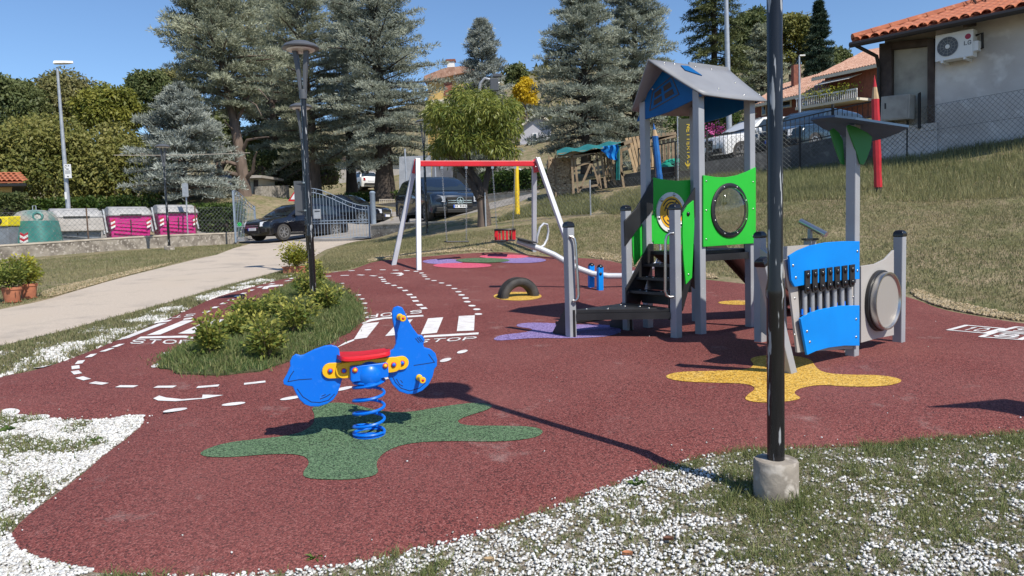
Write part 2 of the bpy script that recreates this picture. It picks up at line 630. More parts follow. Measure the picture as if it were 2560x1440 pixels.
M['blue_bright'] = mat('bright_blue_plastic', (.0, .15, .68), .35, spec=.35, c2=(.0, .14, .67), scale=3, c3=(.03, .19, .72), scale3=30, ramp3=(.6, .8), coat=.1)
M['blue_dark'] = mat('deep_blue_board', (.002, .1, .3), .5, spec=.2, c2=(.002, .085, .26), scale=2.5)
M['green_panel'] = mat('green_panel_board', (.025, .46, .04), .42, spec=.3, c2=(.022, .42, .036), scale=2.5, c3=(.08, .46, .1), scale3=35, ramp3=(.7, .8))
M['green_dark'] = mat('dark_green_board', (.015, .17, .03), .45)
M['black'] = mat('black_plastic', (.012, .012, .014), .45, c2=(.022, .022, .024), scale=5)
M['black_gloss'] = mat('black_gloss_plastic', (.01, .01, .012), .22)
M['black_paint'] = mat('scratched_black_paint', (.008, .008, .01), .25, c2=(.015, .015, .017), scale=6, c3=(.34, .35, .36), scale3=6, ramp3=(.615, .64), stretch=(7, 7, .8))
M['lamp_grey'] = mat('lamp_grey_metal', (.085, .09, .1), .4)
M['lamp_glass'] = mat('lamp_lens', (.72, .7, .66), .3)
M['steel'] = mat('brushed_steel', (.55, .54, .52), .32, metal=1.0)
M['galv'] = mat('galvanised_steel', (.42, .44, .47), .45, metal=.4, c2=(.34, .36, .39), scale=9)
M['red'] = mat('red_plastic', (.62, .012, .022), .35, c2=(.52, .01, .018), scale=3)
M['yellow'] = mat('yellow_plastic', (.85, .5, .01), .35, c2=(.75, .42, .01), scale=3)
M['white'] = mat('white_plastic', (.75, .75, .74), .4)
M['orange'] = mat('amber_plastic', (.8, .42, .015), .4)
M['groove'] = mat('dark_groove', (.06, .05, .045), .7)
M['brown_board'] = mat('dark_brown_board', (.035, .018, .015), .6)
M['panel_grey'] = mat('light_grey_board', (.4, .38, .36), .5)
M['terracotta'] = mat('terracotta', (.46, .17, .09), .8, c2=(.36, .13, .07), scale=8, bump=.2, bscale=60)
M['tyre'] = mat('worn_rubber_tyre', (.032, .031, .031), .75, c2=(.06, .055, .05), scale=8, bump=.4, bscale=70)
M['bark'] = mat('grey_brown_bark', (.17, .125, .1), .95, c2=(.1, .075, .06), scale=6, bump=1.0, bscale=14, stretch=(1, 1, .25))
M['bark_dark'] = mat('dark_bark', (.07, .055, .045), .95, c2=(.045, .035, .03), scale=6, bump=1.0, bscale=14, stretch=(1, 1, .25))
M['wood'] = mat('weathered_wood', (.3, .22, .14), .9, c2=(.2, .145, .095), scale=6, bump=.3, bscale=40)
M['wood_new'] = mat('pallet_wood', (.5, .35, .2), .85, c2=(.38, .26, .15), scale=6)
M['chain'] = mat('chain_steel', (.5, .5, .5), .4, metal=.8)
M['wire'] = mat('fence_wire', (.16, .17, .17), .6, metal=.3)
M['pebble'] = leaf_mat('white_marble_pebble', (.74, .74, .72), (.36, .34, .3), trans=0, rough=.7)
M['grass_fresh'] = leaf_mat('fresh_grass', (.09, .145, .04), (.29, .29, .12), .35)
M['grass_dry'] = leaf_mat('dry_grass', (.12, .15, .055), (.38, .32, .18), .3)
M['grass_tall'] = leaf_mat('tall_grass', (.14, .17, .065), (.4, .36, .19), .35)

# ---------------------------------------------------------------- the ground
xs = np.concatenate([np.linspace(-130, -34, 22), np.linspace(-30, 30, 151), np.linspace(34, 150, 26)])
ys = np.concatenate([np.linspace(-12, 0, 13), np.linspace(.4, 36, 110), np.linspace(38, 80, 30), np.linspace(86, 260, 24)])
gx, gy = np.meshgrid(xs, ys)
gz = terrain(gx.ravel(), gy.ravel())
ii = np.arange(len(xs) * len(ys)).reshape(len(ys), len(xs))
fq = np.stack([ii[:-1, :-1], ii[:-1, 1:], ii[1:, 1:], ii[1:, :-1]], -1).reshape(-1, 4)
ground = mesh_obj('ground', np_mesh('ground', np.stack([gx.ravel(), gy.ravel(), gz], 1), fq, 4, True), M['lawn'])
tag(ground, 'dry yellow green lawn sloping up behind the playground', kind='structure')

RUB_PX = [(12, 1330), (60, 1385), (250, 1422), (500, 1432), (760, 1416), (960, 1382), (1160, 1336), (1300, 1290), (1430, 1240), (1560, 1193), (1650, 1160),
          (1800, 1122), (1960, 1112), (2200, 1104), (2420, 1085), (2560, 1072), (2900, 1030), (3100, 930), (2900, 840), (2560, 803), (2450, 786), (2350, 768), (2290, 742),
          (2200, 722), (2000, 715), (1900, 710), (1790, 698), (1720, 690), (1640, 672), (1560, 655), (1470, 641), (1330, 631), (1190, 630), (1050, 640), (935, 650),
          (905, 662), (870, 674), (820, 680), (720, 691), (660, 706), (540, 737), (470, 770), (400, 800), (300, 842), (200, 882), (100, 917), (0, 935), (-150, 975),
          (-160, 1010), (-60, 1022), (0, 1026), (100, 1038), (210, 1047), (290, 1040), (338, 1030), (360, 1046), (320, 1082), (250, 1132), (180, 1190), (100, 1247), (40, 1295)]
RUB = smooth_poly(G2(RUB_PX, .03), 2)

def rubber_z(x, y):
    d = np.where(in_poly(x, y, RUB), edge_dist(x, y, RUB), 0)
    return terrain(x, y) + .004 + .036 * (1 - np.exp(-d / .10))

vs, fs = drape(RUB, .22, rubber_z, 0, .05)
me = bpy.data.meshes.new('rubber_surface')
me.from_pydata(vs, [], fs)
me.polygons.foreach_set('use_smooth', [True] * len(me.polygons))
rubber = mesh_obj('rubber_surface', me, M['rubber'])
tag(rubber, 'dark red rubber crumb play surface with painted markings', kind='structure')

def on_rub(px, py):
    return on_ground(px, py, .04)

def blob(name, px, m, lift=.004, it=2):
    return sheet(name, smooth_poly([on_rub(*p)[:2] for p in px], it), .25, rubber_z, m, lift, parent=rubber)

def ell(cx, cy, rx, ry, n=18):
    return [(cx + rx * math.cos(2 * PI * k / n), cy + ry * math.sin(2 * PI * k / n)) for k in range(n)]

blob('green_splash', [(497, 1131), (560, 1108), (650, 1098), (740, 1088), (783, 1065), (788, 1038), (776, 1018), (830, 1006), (880, 1010), (935, 1026), (1010, 1034), (1100, 1018), (1180, 1007), (1232, 1011),
                      (1226, 1024), (1170, 1040), (1138, 1054), (1165, 1066), (1260, 1065), (1340, 1068), (1362, 1080), (1340, 1096), (1250, 1106), (1120, 1103), (1020, 1108), (960, 1130), (938, 1160), (950, 1186),
                      (900, 1199), (830, 1201), (762, 1197), (756, 1182), (775, 1160), (765, 1141), (720, 1135), (650, 1138), (570, 1145), (508, 1143)], M['rub_green'])
blob('yellow_splash', [(1656, 943), (1690, 930), (1800, 928), (1870, 925), (1887, 912), (1872, 898), (1900, 890), (1960, 887), (2027, 897), (2036, 915), (2055, 932), (2110, 938), (2200, 938), (2254, 948),
                       (2252, 958), (2210, 967), (2120, 968), (2050, 962), (1995, 972), (1983, 985), (2008, 998), (1960, 1006), (1900, 1008), (1860, 1001), (1868, 988), (1892, 972), (1870, 960), (1800, 958), (1700, 955)], M['rub_yellow'])
blob('purple_splash', [(1230, 849), (1250, 838), (1315, 832), (1338, 823), (1286, 817), (1300, 808), (1360, 807), (1430, 812), (1530, 812), (1560, 826), (1530, 842), (1430, 847), (1330, 845), (1250, 853)], M['rub_purple'])
for i, (e, mm) in enumerate((((1108, 654, 52, 6.5), 'rub_purple'), ((1156, 664, 74, 6.5), 'rub_pink'), ((1298, 651, 68, 7.5), 'rub_purple'), ((1260, 642, 62, 5), 'rub_pink'), ((1207, 652, 68, 6), 'rub_green'))):
    blob('flower_patch', ell(*e), M[mm], .004 + .004 * (i == 4) + .0015 * i)
blob('yellow_patch', ell(1294, 741, 61, 11), M['rub_yellow'])
blob('yellow_patch', ell(1850, 757, 55, 5.5), M['rub_yellow'])

# painted markings: dashes, ovals, arrows, lettering, crossings
def dash(px, py, ang_to, l, w, oval=False):
    c = on_rub(px, py)[:2]
    d = on_rub(*ang_to)[:2] - c
    d /= np.hypot(*d) + 1e-9
    n = np.array([-d[1], d[0]])
    if oval:
        p = [c + d * l / 2 * math.cos(t) + n * w / 2 * math.sin(t) for t in [2 * PI * k / 14 for k in range(14)]]
    else:
        p = [c + d * l / 2 * a + n * w / 2 * b for a, b in ((-1, -1), (1, -1), (1, 1), (-1, 1))]
    sheet('oval_mark' if oval else 'dash_mark', p, .3, rubber_z, M['paint_white'], .005, parent=rubber)

def chain_of(pts, l, w, oval):
    for i, p in enumerate(pts):
        q = pts[i + 1] if i + 1 < len(pts) else (2 * p[0] - pts[i - 1][0], 2 * p[1] - pts[i - 1][1])
        dash(*p, q, l, w, oval)

chain_of([(295, 864), (268, 875), (228, 889), (200, 906), (189, 919), (191, 932), (208, 947), (247, 959), (317, 967), (413, 968), (520, 967), (637, 958), (760, 944)], .17, .065, False)
chain_of([(25, 1022), (91, 1034), (330, 1033)], .2, .09, True)
chain_of([(438, 1025), (584, 1011), (728, 996), (858, 973), (965, 946), (1050, 922), (1114, 901), (1156, 880)], .17, .085, True)
chain_of([(414, 885), (390, 915)], .17, .08, True)
chain_of([(1040, 679), (1054, 683), (1060, 688), (1062, 692), (1069, 698), (1085, 702), (1104, 708), (1122, 714), (1136, 722), (1146, 730), (1154, 738), (1164, 746), (1168, 755), (1180, 765), (1192, 774), (1196, 786)], .15, .1, True)
chain_of([(952, 694), (958, 699), (960, 704), (969, 709), (985, 714), (1000, 720), (1013, 727), (1024, 737), (1034, 744), (1039, 753), (1049, 763), (1059, 771)], .16, .085, False)
chain_of([(836, 679), (879, 677), (920, 675), (957, 675), (989, 676), (1017, 677)], .15, .1, True)
chain_of([(817, 691), (862, 689), (902, 688), (933, 690)], .17, .085, False)
chain_of([(825, 706), (855, 709), (854, 716), (854, 722), (896, 738), (904, 748), (911, 759), (911, 771), (912, 783)], .14, .09, True)
chain_of([(720, 702), (679, 710), (650, 718), (628, 726), (609, 734), (593, 741), (577, 750), (559, 759), (538, 769), (516, 780)], .16, .08, False)
chain_of([(704, 737), (692, 746), (677, 754)], .15, .09, True)

def paint(name, px, it=0):
    p = [on_rub(*q)[:2] for q in px]
    sheet(name, smooth_poly(p, it) if it else p, .3, rubber_z, M['paint_white'], .005, parent=rubber)

paint('arrow_mark', [(383, 997), (398, 990), (415, 995), (455, 999), (505, 996), (507, 988), (559, 989), (500, 1000), (508, 998), (440, 1004), (395, 1002)])
paint('arrow_mark', [(162, 892), (135, 894), (100, 906), (77, 913), (108, 914), (132, 906), (122, 905), (140, 898)])
paint('arrow_mark', [(655, 723), (660, 717), (680, 713), (708, 712), (706, 715), (672, 719), (668, 723)])
paint('arrow_mark', [(722, 697), (735, 692), (750, 691), (740, 695), (726, 698)])
paint('arrow_mark', [(974, 684), (985, 683), (1004, 682), (1010, 686), (1002, 690), (990, 689), (1000, 687), (998, 685)])
for q in ([(909, 810), (948, 806), (917, 845), (884, 850)], [(999, 802), (1032, 799), (1000, 838), (963, 841)], [(1070, 797), (1108, 794), (1092, 833), (1052, 837)], [(1147, 791), (1187, 789), (1185, 827), (1142, 829)],
          [(288, 845), (397, 807), (418, 807), (323, 844)], [(366, 839), (457, 802), (487, 801), (401, 837)], [(445, 835), (524, 801), (563, 799), (492, 835)]):
    paint('crossing_stripe', q)
paint('stop_line', [(904, 809), (925, 799), (960, 794), (1058, 788), (1059, 792), (962, 798), (928, 804), (908, 810)])
paint('stop_line', [(1060, 840), (1197, 832), (1196, 837), (1058, 845)])
paint('stop_line', [(341, 848), (352, 842), (464, 840), (489, 844), (485, 848), (457, 845), (355, 847)])
paint('stop_line', [(352, 809), (387, 798), (482, 794), (480, 798), (394, 803)])
paint('edge_line', [(225, 853), (260, 841), (316, 824), (352, 811), (354, 813), (318, 828), (262, 844)])
paint('edge_line', [(840, 871), (862, 857), (884, 849), (886, 852), (864, 861)])

LET = {'S': [[(1, .85), (.8, 1), (.2, 1), (0, .85), (0, .65), (.2, .52), (.8, .48), (1, .35), (1, .15), (.8, 0), (.2, 0), (0, .15)]],
       'T': [[(0, 1), (1, 1)], [(.5, 1), (.5, 0)]], 'O': [[(.25, 0), (.75, 0), (1, .25), (1, .75), (.75, 1), (.25, 1), (0, .75), (0, .25), (.25, 0)]],
       'P': [[(0, 0), (0, 1), (.75, 1), (1, .85), (1, .6), (.75, .45), (0, .45)]], '1': [[(.3, .8), (.6, 1), (.6, 0)]], '0': [[(.2, 0), (.8, 0), (1, .3), (1, .7), (.8, 1), (.2, 1), (0, .7), (0, .3), (.2, 0)]],
       '8': [[(.5, .5), (.9, .7), (.8, 1), (.2, 1), (.1, .7), (.5, .5), (1, .3), (.8, 0), (.2, 0), (0, .3), (.5, .5)]], '9': [[(.1, 0), (.8, .1), (1, .6), (.8, 1), (.2, 1), (0, .75), (.2, .5), (1, .6)]]}

def stroke(pts, th):
    """thin strip around a polyline -> list of quads (each a list of points)"""
    out = []
    for a, b in zip(pts[:-1], pts[1:]):
        a, b = np.array(a, float), np.array(b, float)
        d = b - a
        d /= np.hypot(*d) + 1e-9
        n = np.array([-d[1], d[0]]) * th / 2
        a2, b2 = a - d * th * .3, b + d * th * .3
        out.append([a2 - n, b2 - n, b2 + n, a2 + n])
    return out

def lettering(name, text, quad, th=.19, gap=.45):
    """quad px: lower left, lower right, upper right, upper left as read"""
    q = [on_rub(*p)[:2] for p in quad]
    n = len(text)
    wtot = n + (n - 1) * gap
    mb = MB()
    k = 0
    for i, ch in enumerate(text):
        for pl in LET[ch]:
            for s in stroke(pl, th):
                pts = []
                for (x, y) in s:
                    t = (i * (1 + gap) + x) / wtot
                    p = (q[0] * (1 - t) + q[1] * t) * (1 - y) + (q[3] * (1 - t) + q[2] * t) * y
                    pts.append((p[0], p[1], float(rubber_z(p[:1], p[1:2])[0]) + .005 + .0004 * (k % 4)))
                k += 1
                mb.add(pts, [(0, 1, 2, 3)])
    mb.build(name, M['paint_white'], rubber)

lettering('stop_lettering', 'STOP', [(1036, 859), (1186, 850), (1190, 843), (1048, 851)])
lettering('stop_lettering', 'STOP', [(1053, 776), (918, 788), (915, 796), (1052, 783)])
lettering('stop_lettering', 'STOP', [(326, 859), (478, 860), (480, 852), (338, 850)])
lettering('stop_lettering', 'STOP', [(489, 785), (380, 791), (372, 798), (480, 791)])
def hop(q, txt):
    for a, b in zip(q, q[1:] + q[:1]):
        A, B = on_rub(*a)[:2], on_rub(*b)[:2]
        p = stroke([A, B], .05)[0]
        sheet('hopscotch_line', p, .4, rubber_z, M['paint_white'], .005 + .0006 * random.random(), parent=rubber)
    c = np.mean(np.array(q), 0)
    qq = [tuple(c + (np.array(p) - c) * .55) for p in q]
    lettering('hopscotch_number', txt, [qq[0], qq[3], qq[2], qq[1]], th=.2)
hop([(2372, 826), (2417, 814), (2507, 822), (2463, 834)], '10')
hop([(2453, 843), (2492, 830), (2580, 838), (2550, 850)], '8')
hop([(2502, 828), (2542, 818), (2630, 825), (2592, 836)], '9')

# beds beside the rubber, the planted island, the path and the street
OFFZ = terrain
def bed(name, px, m, lift, it=1, step=.4, label=None, kind='structure'):
    o = sheet(name, smooth_poly(G2(px), it), step, terrain, m, lift)
    return tag(o, label, kind=kind)

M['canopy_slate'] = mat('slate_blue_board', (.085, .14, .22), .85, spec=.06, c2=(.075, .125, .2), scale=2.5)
BED_R = [(360, 1445), (500, 1400), (960, 1360), (1300, 1265), (1650, 1140), (1960, 1095), (2420, 1070), (2700, 1040), (3000, 1200), (3000, 1900), (1700, 2300), (200, 2300), (-250, 1900), (-120, 1400)]
BED_L = [(-250, 1020), (-60, 1005), (100, 1018), (300, 1020), (380, 1040), (330, 1095), (120, 1260), (30, 1330), (90, 1420), (-120, 1500), (-400, 1300)]
STRIP_L = [(-160, 990), (0, 945), (200, 895), (400, 812), (540, 748), (660, 716), (730, 690), (640, 700), (560, 722), (430, 765), (300, 802), (150, 845), (0, 882), (-200, 930)]
bed('gravel_bed', BED_R, M['soil'], .004, label='soil bed with white gravel at the foot of the black lamp post')
bed('gravel_bed', BED_L, M['soil'], .006, label='soil bed of white gravel cutting into the rubber on the left')
bed('gravel_strip', STRIP_L, M['soil'], .004, label='gravel strip between the red rubber and the pale path')
PATH = [(-300, 905), (0, 868), (60, 851), (150, 831), (300, 790), (430, 755), (560, 716), (660, 690), (730, 668), (780, 645), (825, 620), (880, 604), (925, 599), (830, 597), (740, 600), (650, 604), (615, 612), (560, 634), (480, 651), (400, 671),
        (300, 696), (180, 731), (110, 753), (0, 775), (-300, 830)]
bed('path', PATH, M['path'], .008, label='pale worn asphalt path leading up to the gate')
ISL = [(392, 912), (400, 893), (440, 874), (490, 856), (540, 838), (572, 815), (600, 790), (645, 760), (700, 725), (760, 698), (810, 700), (850, 722), (898, 752), (914, 780), (895, 818), (845, 850), (800, 868), (740, 900), (650, 930), (560, 939), (470, 938), (412, 927)]
isl = smooth_poly([on_rub(*p)[:2] for p in ISL], 2)
isl = isl + np.stack([np.sin(np.arange(len(isl)) * 1.7) + np.sin(np.arange(len(isl)) * .63), np.cos(np.arange(len(isl)) * 1.3)], 1) * .022
def island_z(x, y):
    return rubber_z(x, y) + .012 + .05 * (1 - np.exp(-np.where(in_poly(x, y, isl), edge_dist(x, y, isl), 0) / .25))
o = sheet('planting_island', isl, .2, island_z, M['island_soil'], 0, .03)
tag(o, 'grassy planting island inside the painted toy road', kind='structure')
stp = [sight(400, 590, 33), sight(700, 608, 29.6), sight(925, 603, 28.2), sight(1000, 575, 27), sight(1200, 560, 26), sight(1330, 548, 26.5), sight(1360, 530, 31), sight(1200, 535, 34), sight(1000, 545, 39), sight(800, 565, 38.5), sight(690, 585, 35.5), sight(600, 590, 33.5), sight(300, 590, 34), sight(-100, 605, 32), sight(-300, 625, 30), sight(0, 620, 25.5), sight(200, 608, 27.5)]
o = sheet('street', smooth_poly([p[:2] for p in stp], 1), .8, terrain, M['street'], .012)
tag(o, 'grey asphalt street beyond the gate with parked cars', kind='structure')

# ---------------------------------------------------------------- flat boards in vertical planes
class Frame:
    """vertical plane through o along horizontal d; 2-d coordinates (s, z)"""
    def __init__(s, o, d):
        s.o = np.array(o[:2], float)
        d = np.array(d[:2], float)
        s.d = d / np.hypot(*d)
        s.n = np.array([s.d[1], -s.d[0]])

    def trace(s, px):
        out = []
        for p in px:
            w = on_plane(*p, s.o, s.d)
            out.append((float((w[:2] - s.o) @ s.d), float(w[2])))
        return out

    def at(s, q, t=0.0):
        p = s.o + s.d * q[0] + s.n * t
        return (p[0], p[1], q[1])

def plate(mb, fr, outline, t0, t1, holes=()):
    loops = [list(map(tuple, outline))] + [list(map(tuple, h)) for h in holes]
    pts, edges = [], []
    for lp in loops:
        b = len(pts)
        pts += lp
        edges += [(b + i, b + (i + 1) % len(lp)) for i in range(len(lp))]
    res = delaunay_2d_cdt([Vector(p) for p in pts], edges, [], 0, 1e-6)
    V = [tuple(p) for p in res[0]]
    tri = []
    for f in res[2]:
        c = np.mean([V[i] for i in f], 0)
        if in_poly(np.array([c[0]]), np.array([c[1]]), outline)[0] and not any(in_poly(np.array([c[0]]), np.array([c[1]]), h)[0] for h in holes):
            tri.append(tuple(f))
    n = len(V)
    vs = [fr.at(v, t0) for v in V] + [fr.at(v, t1) for v in V]
    fs = tri + [tuple(n + i for i in f)[::-1] for f in tri]
    cnt = {}
    for f in tri:
        for a, b in zip(f, f[1:] + f[:1]):
            cnt[(a, b)] = 1
    for (a, b) in cnt:
        if (b, a) not in cnt:
            fs.append((a, b, n + b, n + a))
    mb.add(vs, fs)
    return mb

def circ(c, r, n=28, ry=None):
    return [(c[0] + r * math.cos(2 * PI * k / n), c[1] + (ry or r) * math.sin(2 * PI * k / n)) for k in range(n)]

_bolt = {}
def bolts(parent, pts, n, r=.011, m='steel', name='bolt'):
    key = (m, r, tuple(round(float(c), 3) for c in n))
    if key not in _bolt:
        o = MB().dome((0, 0, 0), r, n, r * .7, 8)
        ob = o.build(name, M[m], parent, True)
        ob.data.name = 'bolt_head'
        for v in ob.data.vertices:
            v.co += Vector(ROOT[parent.name])
        _bolt[key] = ob.data
        ob.location = Vector([float(k) for k in pts[0]]) - Vector(ROOT[parent.name])
        pts = pts[1:]
    for p in pts:
        ob = bpy.data.objects.new(name, _bolt[key])
        col.objects.link(ob)
        ob.parent = parent
        ROOT[ob.name] = ROOT[parent.name]
        ob.location = Vector([float(k) for k in p]) - Vector(ROOT[parent.name])

def nvec(fr, s=1):
    return (fr.n[0] * s, fr.n[1] * s, 0)

# ---------------------------------------------------------------- play tower
ZB = .39
tf, tr_, tl, tb_ = (level(*p, ZB)[:2] for p in ((1752, 835), (1875, 817), (1621, 817), (1735, 797)))
e1 = (tr_ - tf) / np.hypot(*(tr_ - tf))
e2 = np.array([-e1[1], e1[0]])
SD = float((np.hypot(*(tr_ - tf)) + np.hypot(*(tl - tf))) / 2)
def TW(u, v, z):
    p = tf + e1 * u + e2 * v
    return (p[0], p[1], z)
tower = thing('play_tower', 'playground tower with grey pitched roof, green side panels and black stairs', 'play tower', TW(SD / 2, SD / 2, ZB))
PW = .086
RID_V = SD / 2
fr_mid = Frame(TW(0, RID_V, 0), e1)
ra, rb = fr_mid.trace([(1620, 153), (1822, 173)])
fr_ev = Frame(TW(0, -.13, 0), e1)
ea, eb = fr_ev.trace([(1757, 238), (1918, 252)])
RZ, EZ = (ra[1] + rb[1]) / 2, (ea[1] + eb[1]) / 2
for (u, v) in ((0, 0), (SD, 0), (0, SD), (SD, SD)):
    zt = EZ + .13 * (RZ - EZ) / (RID_V + .13) - .03
    MB().post(TW(u, v, ZB - .1), TW(u, v, zt), PW, e1).build('post', M['grey_post'], tower, bevel=.007)
PZ = ZB + .875
pl = MB().box((0, 0, 0), (1, 1, 1))
pl = MB()
pl.prism([TW(u, v, PZ - .045) for u, v in ((-.02, .05), (SD - .02, .05), (SD + .1, .05), (SD + .1, SD - .05), (-.02, SD - .05))], (0, 0, .045))
pl.build('platform', M['black'], tower, bevel=.006)
mb = MB()
mb.bar(TW(.05, -.005, PZ - .075), TW(SD - .05, -.005, PZ - .075), .03, .07).build('platform_beam', M['black'], tower)
# roof: two thin boards with a slightly hollow eave
def roof_board(side, name):
    rows = []
    for k in range(7):
        t = k / 6
        us, ue = ra[0] + (ea[0] - ra[0]) * t, rb[0] + (eb[0] - rb[0]) * t
        v = RID_V + side * (RID_V + .13) * t
        z = RZ + (EZ - RZ) * t - .008 * math.sin(PI * t)
        row = []
        for j in range(9):
            q = j / 8
            hollow = -.03 * math.sin(PI * q) * t ** 3
            row.append(TW(us + (ue - us) * q, v - side * hollow, z + hollow * .6))
        rows.append(row)
    mb = MB().sweep(rows)
    o = mb.build(name, M['roof_grey'], tower, True)
    s = o.modifiers.new('thickness', 'SOLIDIFY')
    s.thickness, s.offset = .016, 0
    return o
rbr = roof_board(-1, 'roof_board')
roof_board(1, 'roof_board')
MB().bar(TW(.30, RID_V + .012, RZ + .012), TW(rb[0], RID_V + .012, RZ + .012), .018, .05).build('ridge_strip', M['roof_grey'], tower)
def roof_pt(u, t, lift=0.0):
    z = RZ + (EZ - RZ) * t - .008 * math.sin(PI * t)
    sl = (RZ - EZ) / (RID_V + .13)
    nn = math.hypot(1, sl)
    return TW(u, RID_V - (RID_V + .13) * t - sl / nn * lift, z + lift / nn)
for mat_, quad, lf in (('blue_dark', ((.10, .10), (.22, .09), (.275, .36), (.085, .245)), .02),):
    mb = MB()
    pts = [roof_pt(u, t, .009) for u, t in quad]
    mb.prism(pts, np.array(roof_pt(.2, .2, lf)) - np.array(roof_pt(.2, .2, .009)))
    mb.build('chimney_shape', M[mat_], tower)
bolts(tower, [roof_pt(u, t, .008) for u, t in ((-.12, .06), (.03, .06), (.35, .06), (.6, .07), (.75, .45), (.3, .75), (.92, .8), (.62, .88))], (0.3, -.5, .8), .014)
# gables
SIDE_R = Frame(TW(0, -.05, 0), e1)
UG = ea[0] + .05
fgw = Frame(TW(UG, 0, 0), e2)
gab = fgw.trace([(1593, 304), (1633, 293), (1673, 280), (1707, 263), (1740, 247), (1757, 239), (1733, 223), (1673, 186), (1648, 175), (1634, 200), (1613, 253)])
plate(MB(), fgw, gab, -.009, .009).build('gable_board', M['blue_dark'], tower)
fgb = Frame(TW(SD + PW / 2 + .03, 0, 0), e2)
plate(MB(), fgb, gab, -.009, .009).build('gable_board', M['blue_dark'], tower)
sgn = 1 if np.dot(fgw.n, -np.array(TW(0, 0, 0)[:2])) > 0 else -1
wq = [np.array(q) for q in fgw.trace([(1626, 277), (1699, 236), (1681, 192), (1633, 230)])]
def wq_at(a, b):
    return tuple((wq[0] * (1 - a) + wq[1] * a) * (1 - b) + (wq[3] * (1 - a) + wq[2] * a) * b)
mb = MB()
for A, B in (((0, 0), (1, 0)), ((1, 0), (1, 1)), ((1, 1), (0, 1)), ((0, 1), (0, 0))):
    for s in stroke([wq_at(*A), wq_at(*B)], .011):
        plate(mb, fgw, [tuple(k) for k in s], sgn * .0085, sgn * .0125)
win = mb.build('window_outline', M['groove'], tower)
for a0, a1 in ((.13, .44), (.55, .87)):
    for b0, b1 in ((.16, .44), (.56, .84)):
        plate(MB(), fgw, [wq_at(a0, b0), wq_at(a1, b0), wq_at(a1, b1), wq_at(a0, b1)], sgn * .0085, sgn * .012).build('window_pane', M['brown_board'], tower)
bolts(tower, [fgw.at(q, sgn * .01) for q in fgw.trace([(1606, 287), (1633, 223), (1742, 236)])], nvec(fgw, sgn), .012)
# green panel with a bubble window
fp = Frame(TW(0, -PW / 2 - .012, 0), e1)
out = fp.trace([(1757, 617), (1888, 608), (1888, 418), (1866, 429), (1842, 438), (1815, 443), (1790, 443), (1757, 438)])
wc = fp.trace([(1822, 526)])[0]
WR = .255
pan = plate(MB(), fp, out, -.009, .009, [circ(wc, WR)]).build('side_panel', M['green_panel'], tower, bevel=.003)
mb = MB()
n3 = (fp.n[0], fp.n[1], 0)
mb.lathe([(WR - .02, 0), (WR + .035, 0), (WR + .035, .012), (WR + .02, .02), (WR - .01, .02), (WR - .02, .012), (WR - .02, 0)], fp.at(wc, .009), n3, 36, False)
mb.build('window_ring', M['black'], pan, True)
M['bubble'] = mat('clear_bubble', (.9, .93, .95), .04, trans=1.0, spec=.5)
M['bubble'].node_tree.nodes['Principled BSDF'].inputs['IOR'].default_value = 1.3
mb = MB()
mb.lathe([(WR * math.cos(t), .13 * math.sin(t)) for t in [PI / 2 * k / 9 for k in range(10)]] + [((WR - .004) * math.cos(t), .126 * math.sin(t)) for t in [PI / 2 * (9 - k) / 9 for k in range(10)]], fp.at(wc, .0), n3, 36)
mb.f = [f for f in mb.f if len(f) == 4]
mb.build('window_bubble', M['bubble'], pan, True)
bolts(tower, [fp.at(q, .009) for q in fp.trace([(1764, 598), (1764, 526), (1764, 453), (1881, 590), (1881, 522), (1881, 455)])], n3, .011)
bolts(tower, [fp.at((wc[0] + (WR + .008) * math.cos(t), wc[1] + (WR + .008) * math.sin(t)), .03) for t in [PI / 4 * k + .4 for k in range(8)]], n3, .010)
# green panel with the maze disc, on the far left side
fm = Frame(TW(0, SD + PW / 2 + .01, 0), e1)
fm_n = -1 if np.dot(fm.n, -tf) < 0 else 1
mo = fm.trace([(1633, 444), (1660, 449), (1690, 452), (1722, 450), (1736, 447), (1738, 612), (1633, 610)])
pan2 = plate(MB(), fm, mo, -.009, .009).build('side_panel', M['green_panel'], tower, bevel=.003)
mc = fm.trace([(1675, 531)])[0]
nm_ = nvec(fm, fm_n)
ring = MB().lathe([(.0, 0), (.235, 0), (.235, .016), (0, .016)], fm.at(mc, fm_n * .009), nm_, 32).build('maze_ring', M['white'], pan2, True)
disc = MB().lathe([(.0, 0), (.185, 0), (.185, .02), (0, .02)], fm.at(mc, fm_n * .0095), nm_, 32).build('maze_disc', M['orange'], pan2, True)
mb = MB()
for r0, a0, a1 in ((.155, 20, 150), (.155, 200, 320), (.115, 60, 170), (.115, 230, 350), (.075, 100, 290), (.155, 340, 375)):
    ps = [(mc[0] + r0 * math.cos(R(a)), mc[1] + r0 * math.sin(R(a))) for a in range(a0, a1 + 1, 10)]
    for s in stroke(ps, .014):
        plate(mb, fm, [tuple(k) for k in s], fm_n * .0290, fm_n * .0325)
for a, r0, r1 in ((60, .115, .155), (200, .115, .155), (320, .075, .155), (150, .075, .115), (20, .04, .115)):
    ps = [(mc[0] + r * math.cos(R(a)), mc[1] + r * math.sin(R(a))) for r in (r0, r1)]
    for s in stroke(ps, .014):
        plate(mb, fm, [tuple(k) for k in s], fm_n * .0290, fm_n * .0322)
mb.build('maze_groove', M['groove'], disc if False else pan2)
bolts(tower, [fm.at((mc[0] + .21 * math.cos(t), mc[1] + .21 * math.sin(t)), fm_n * .025) for t in [PI / 3 * k + .3 for k in range(6)]], nm_, .022, 'steel')
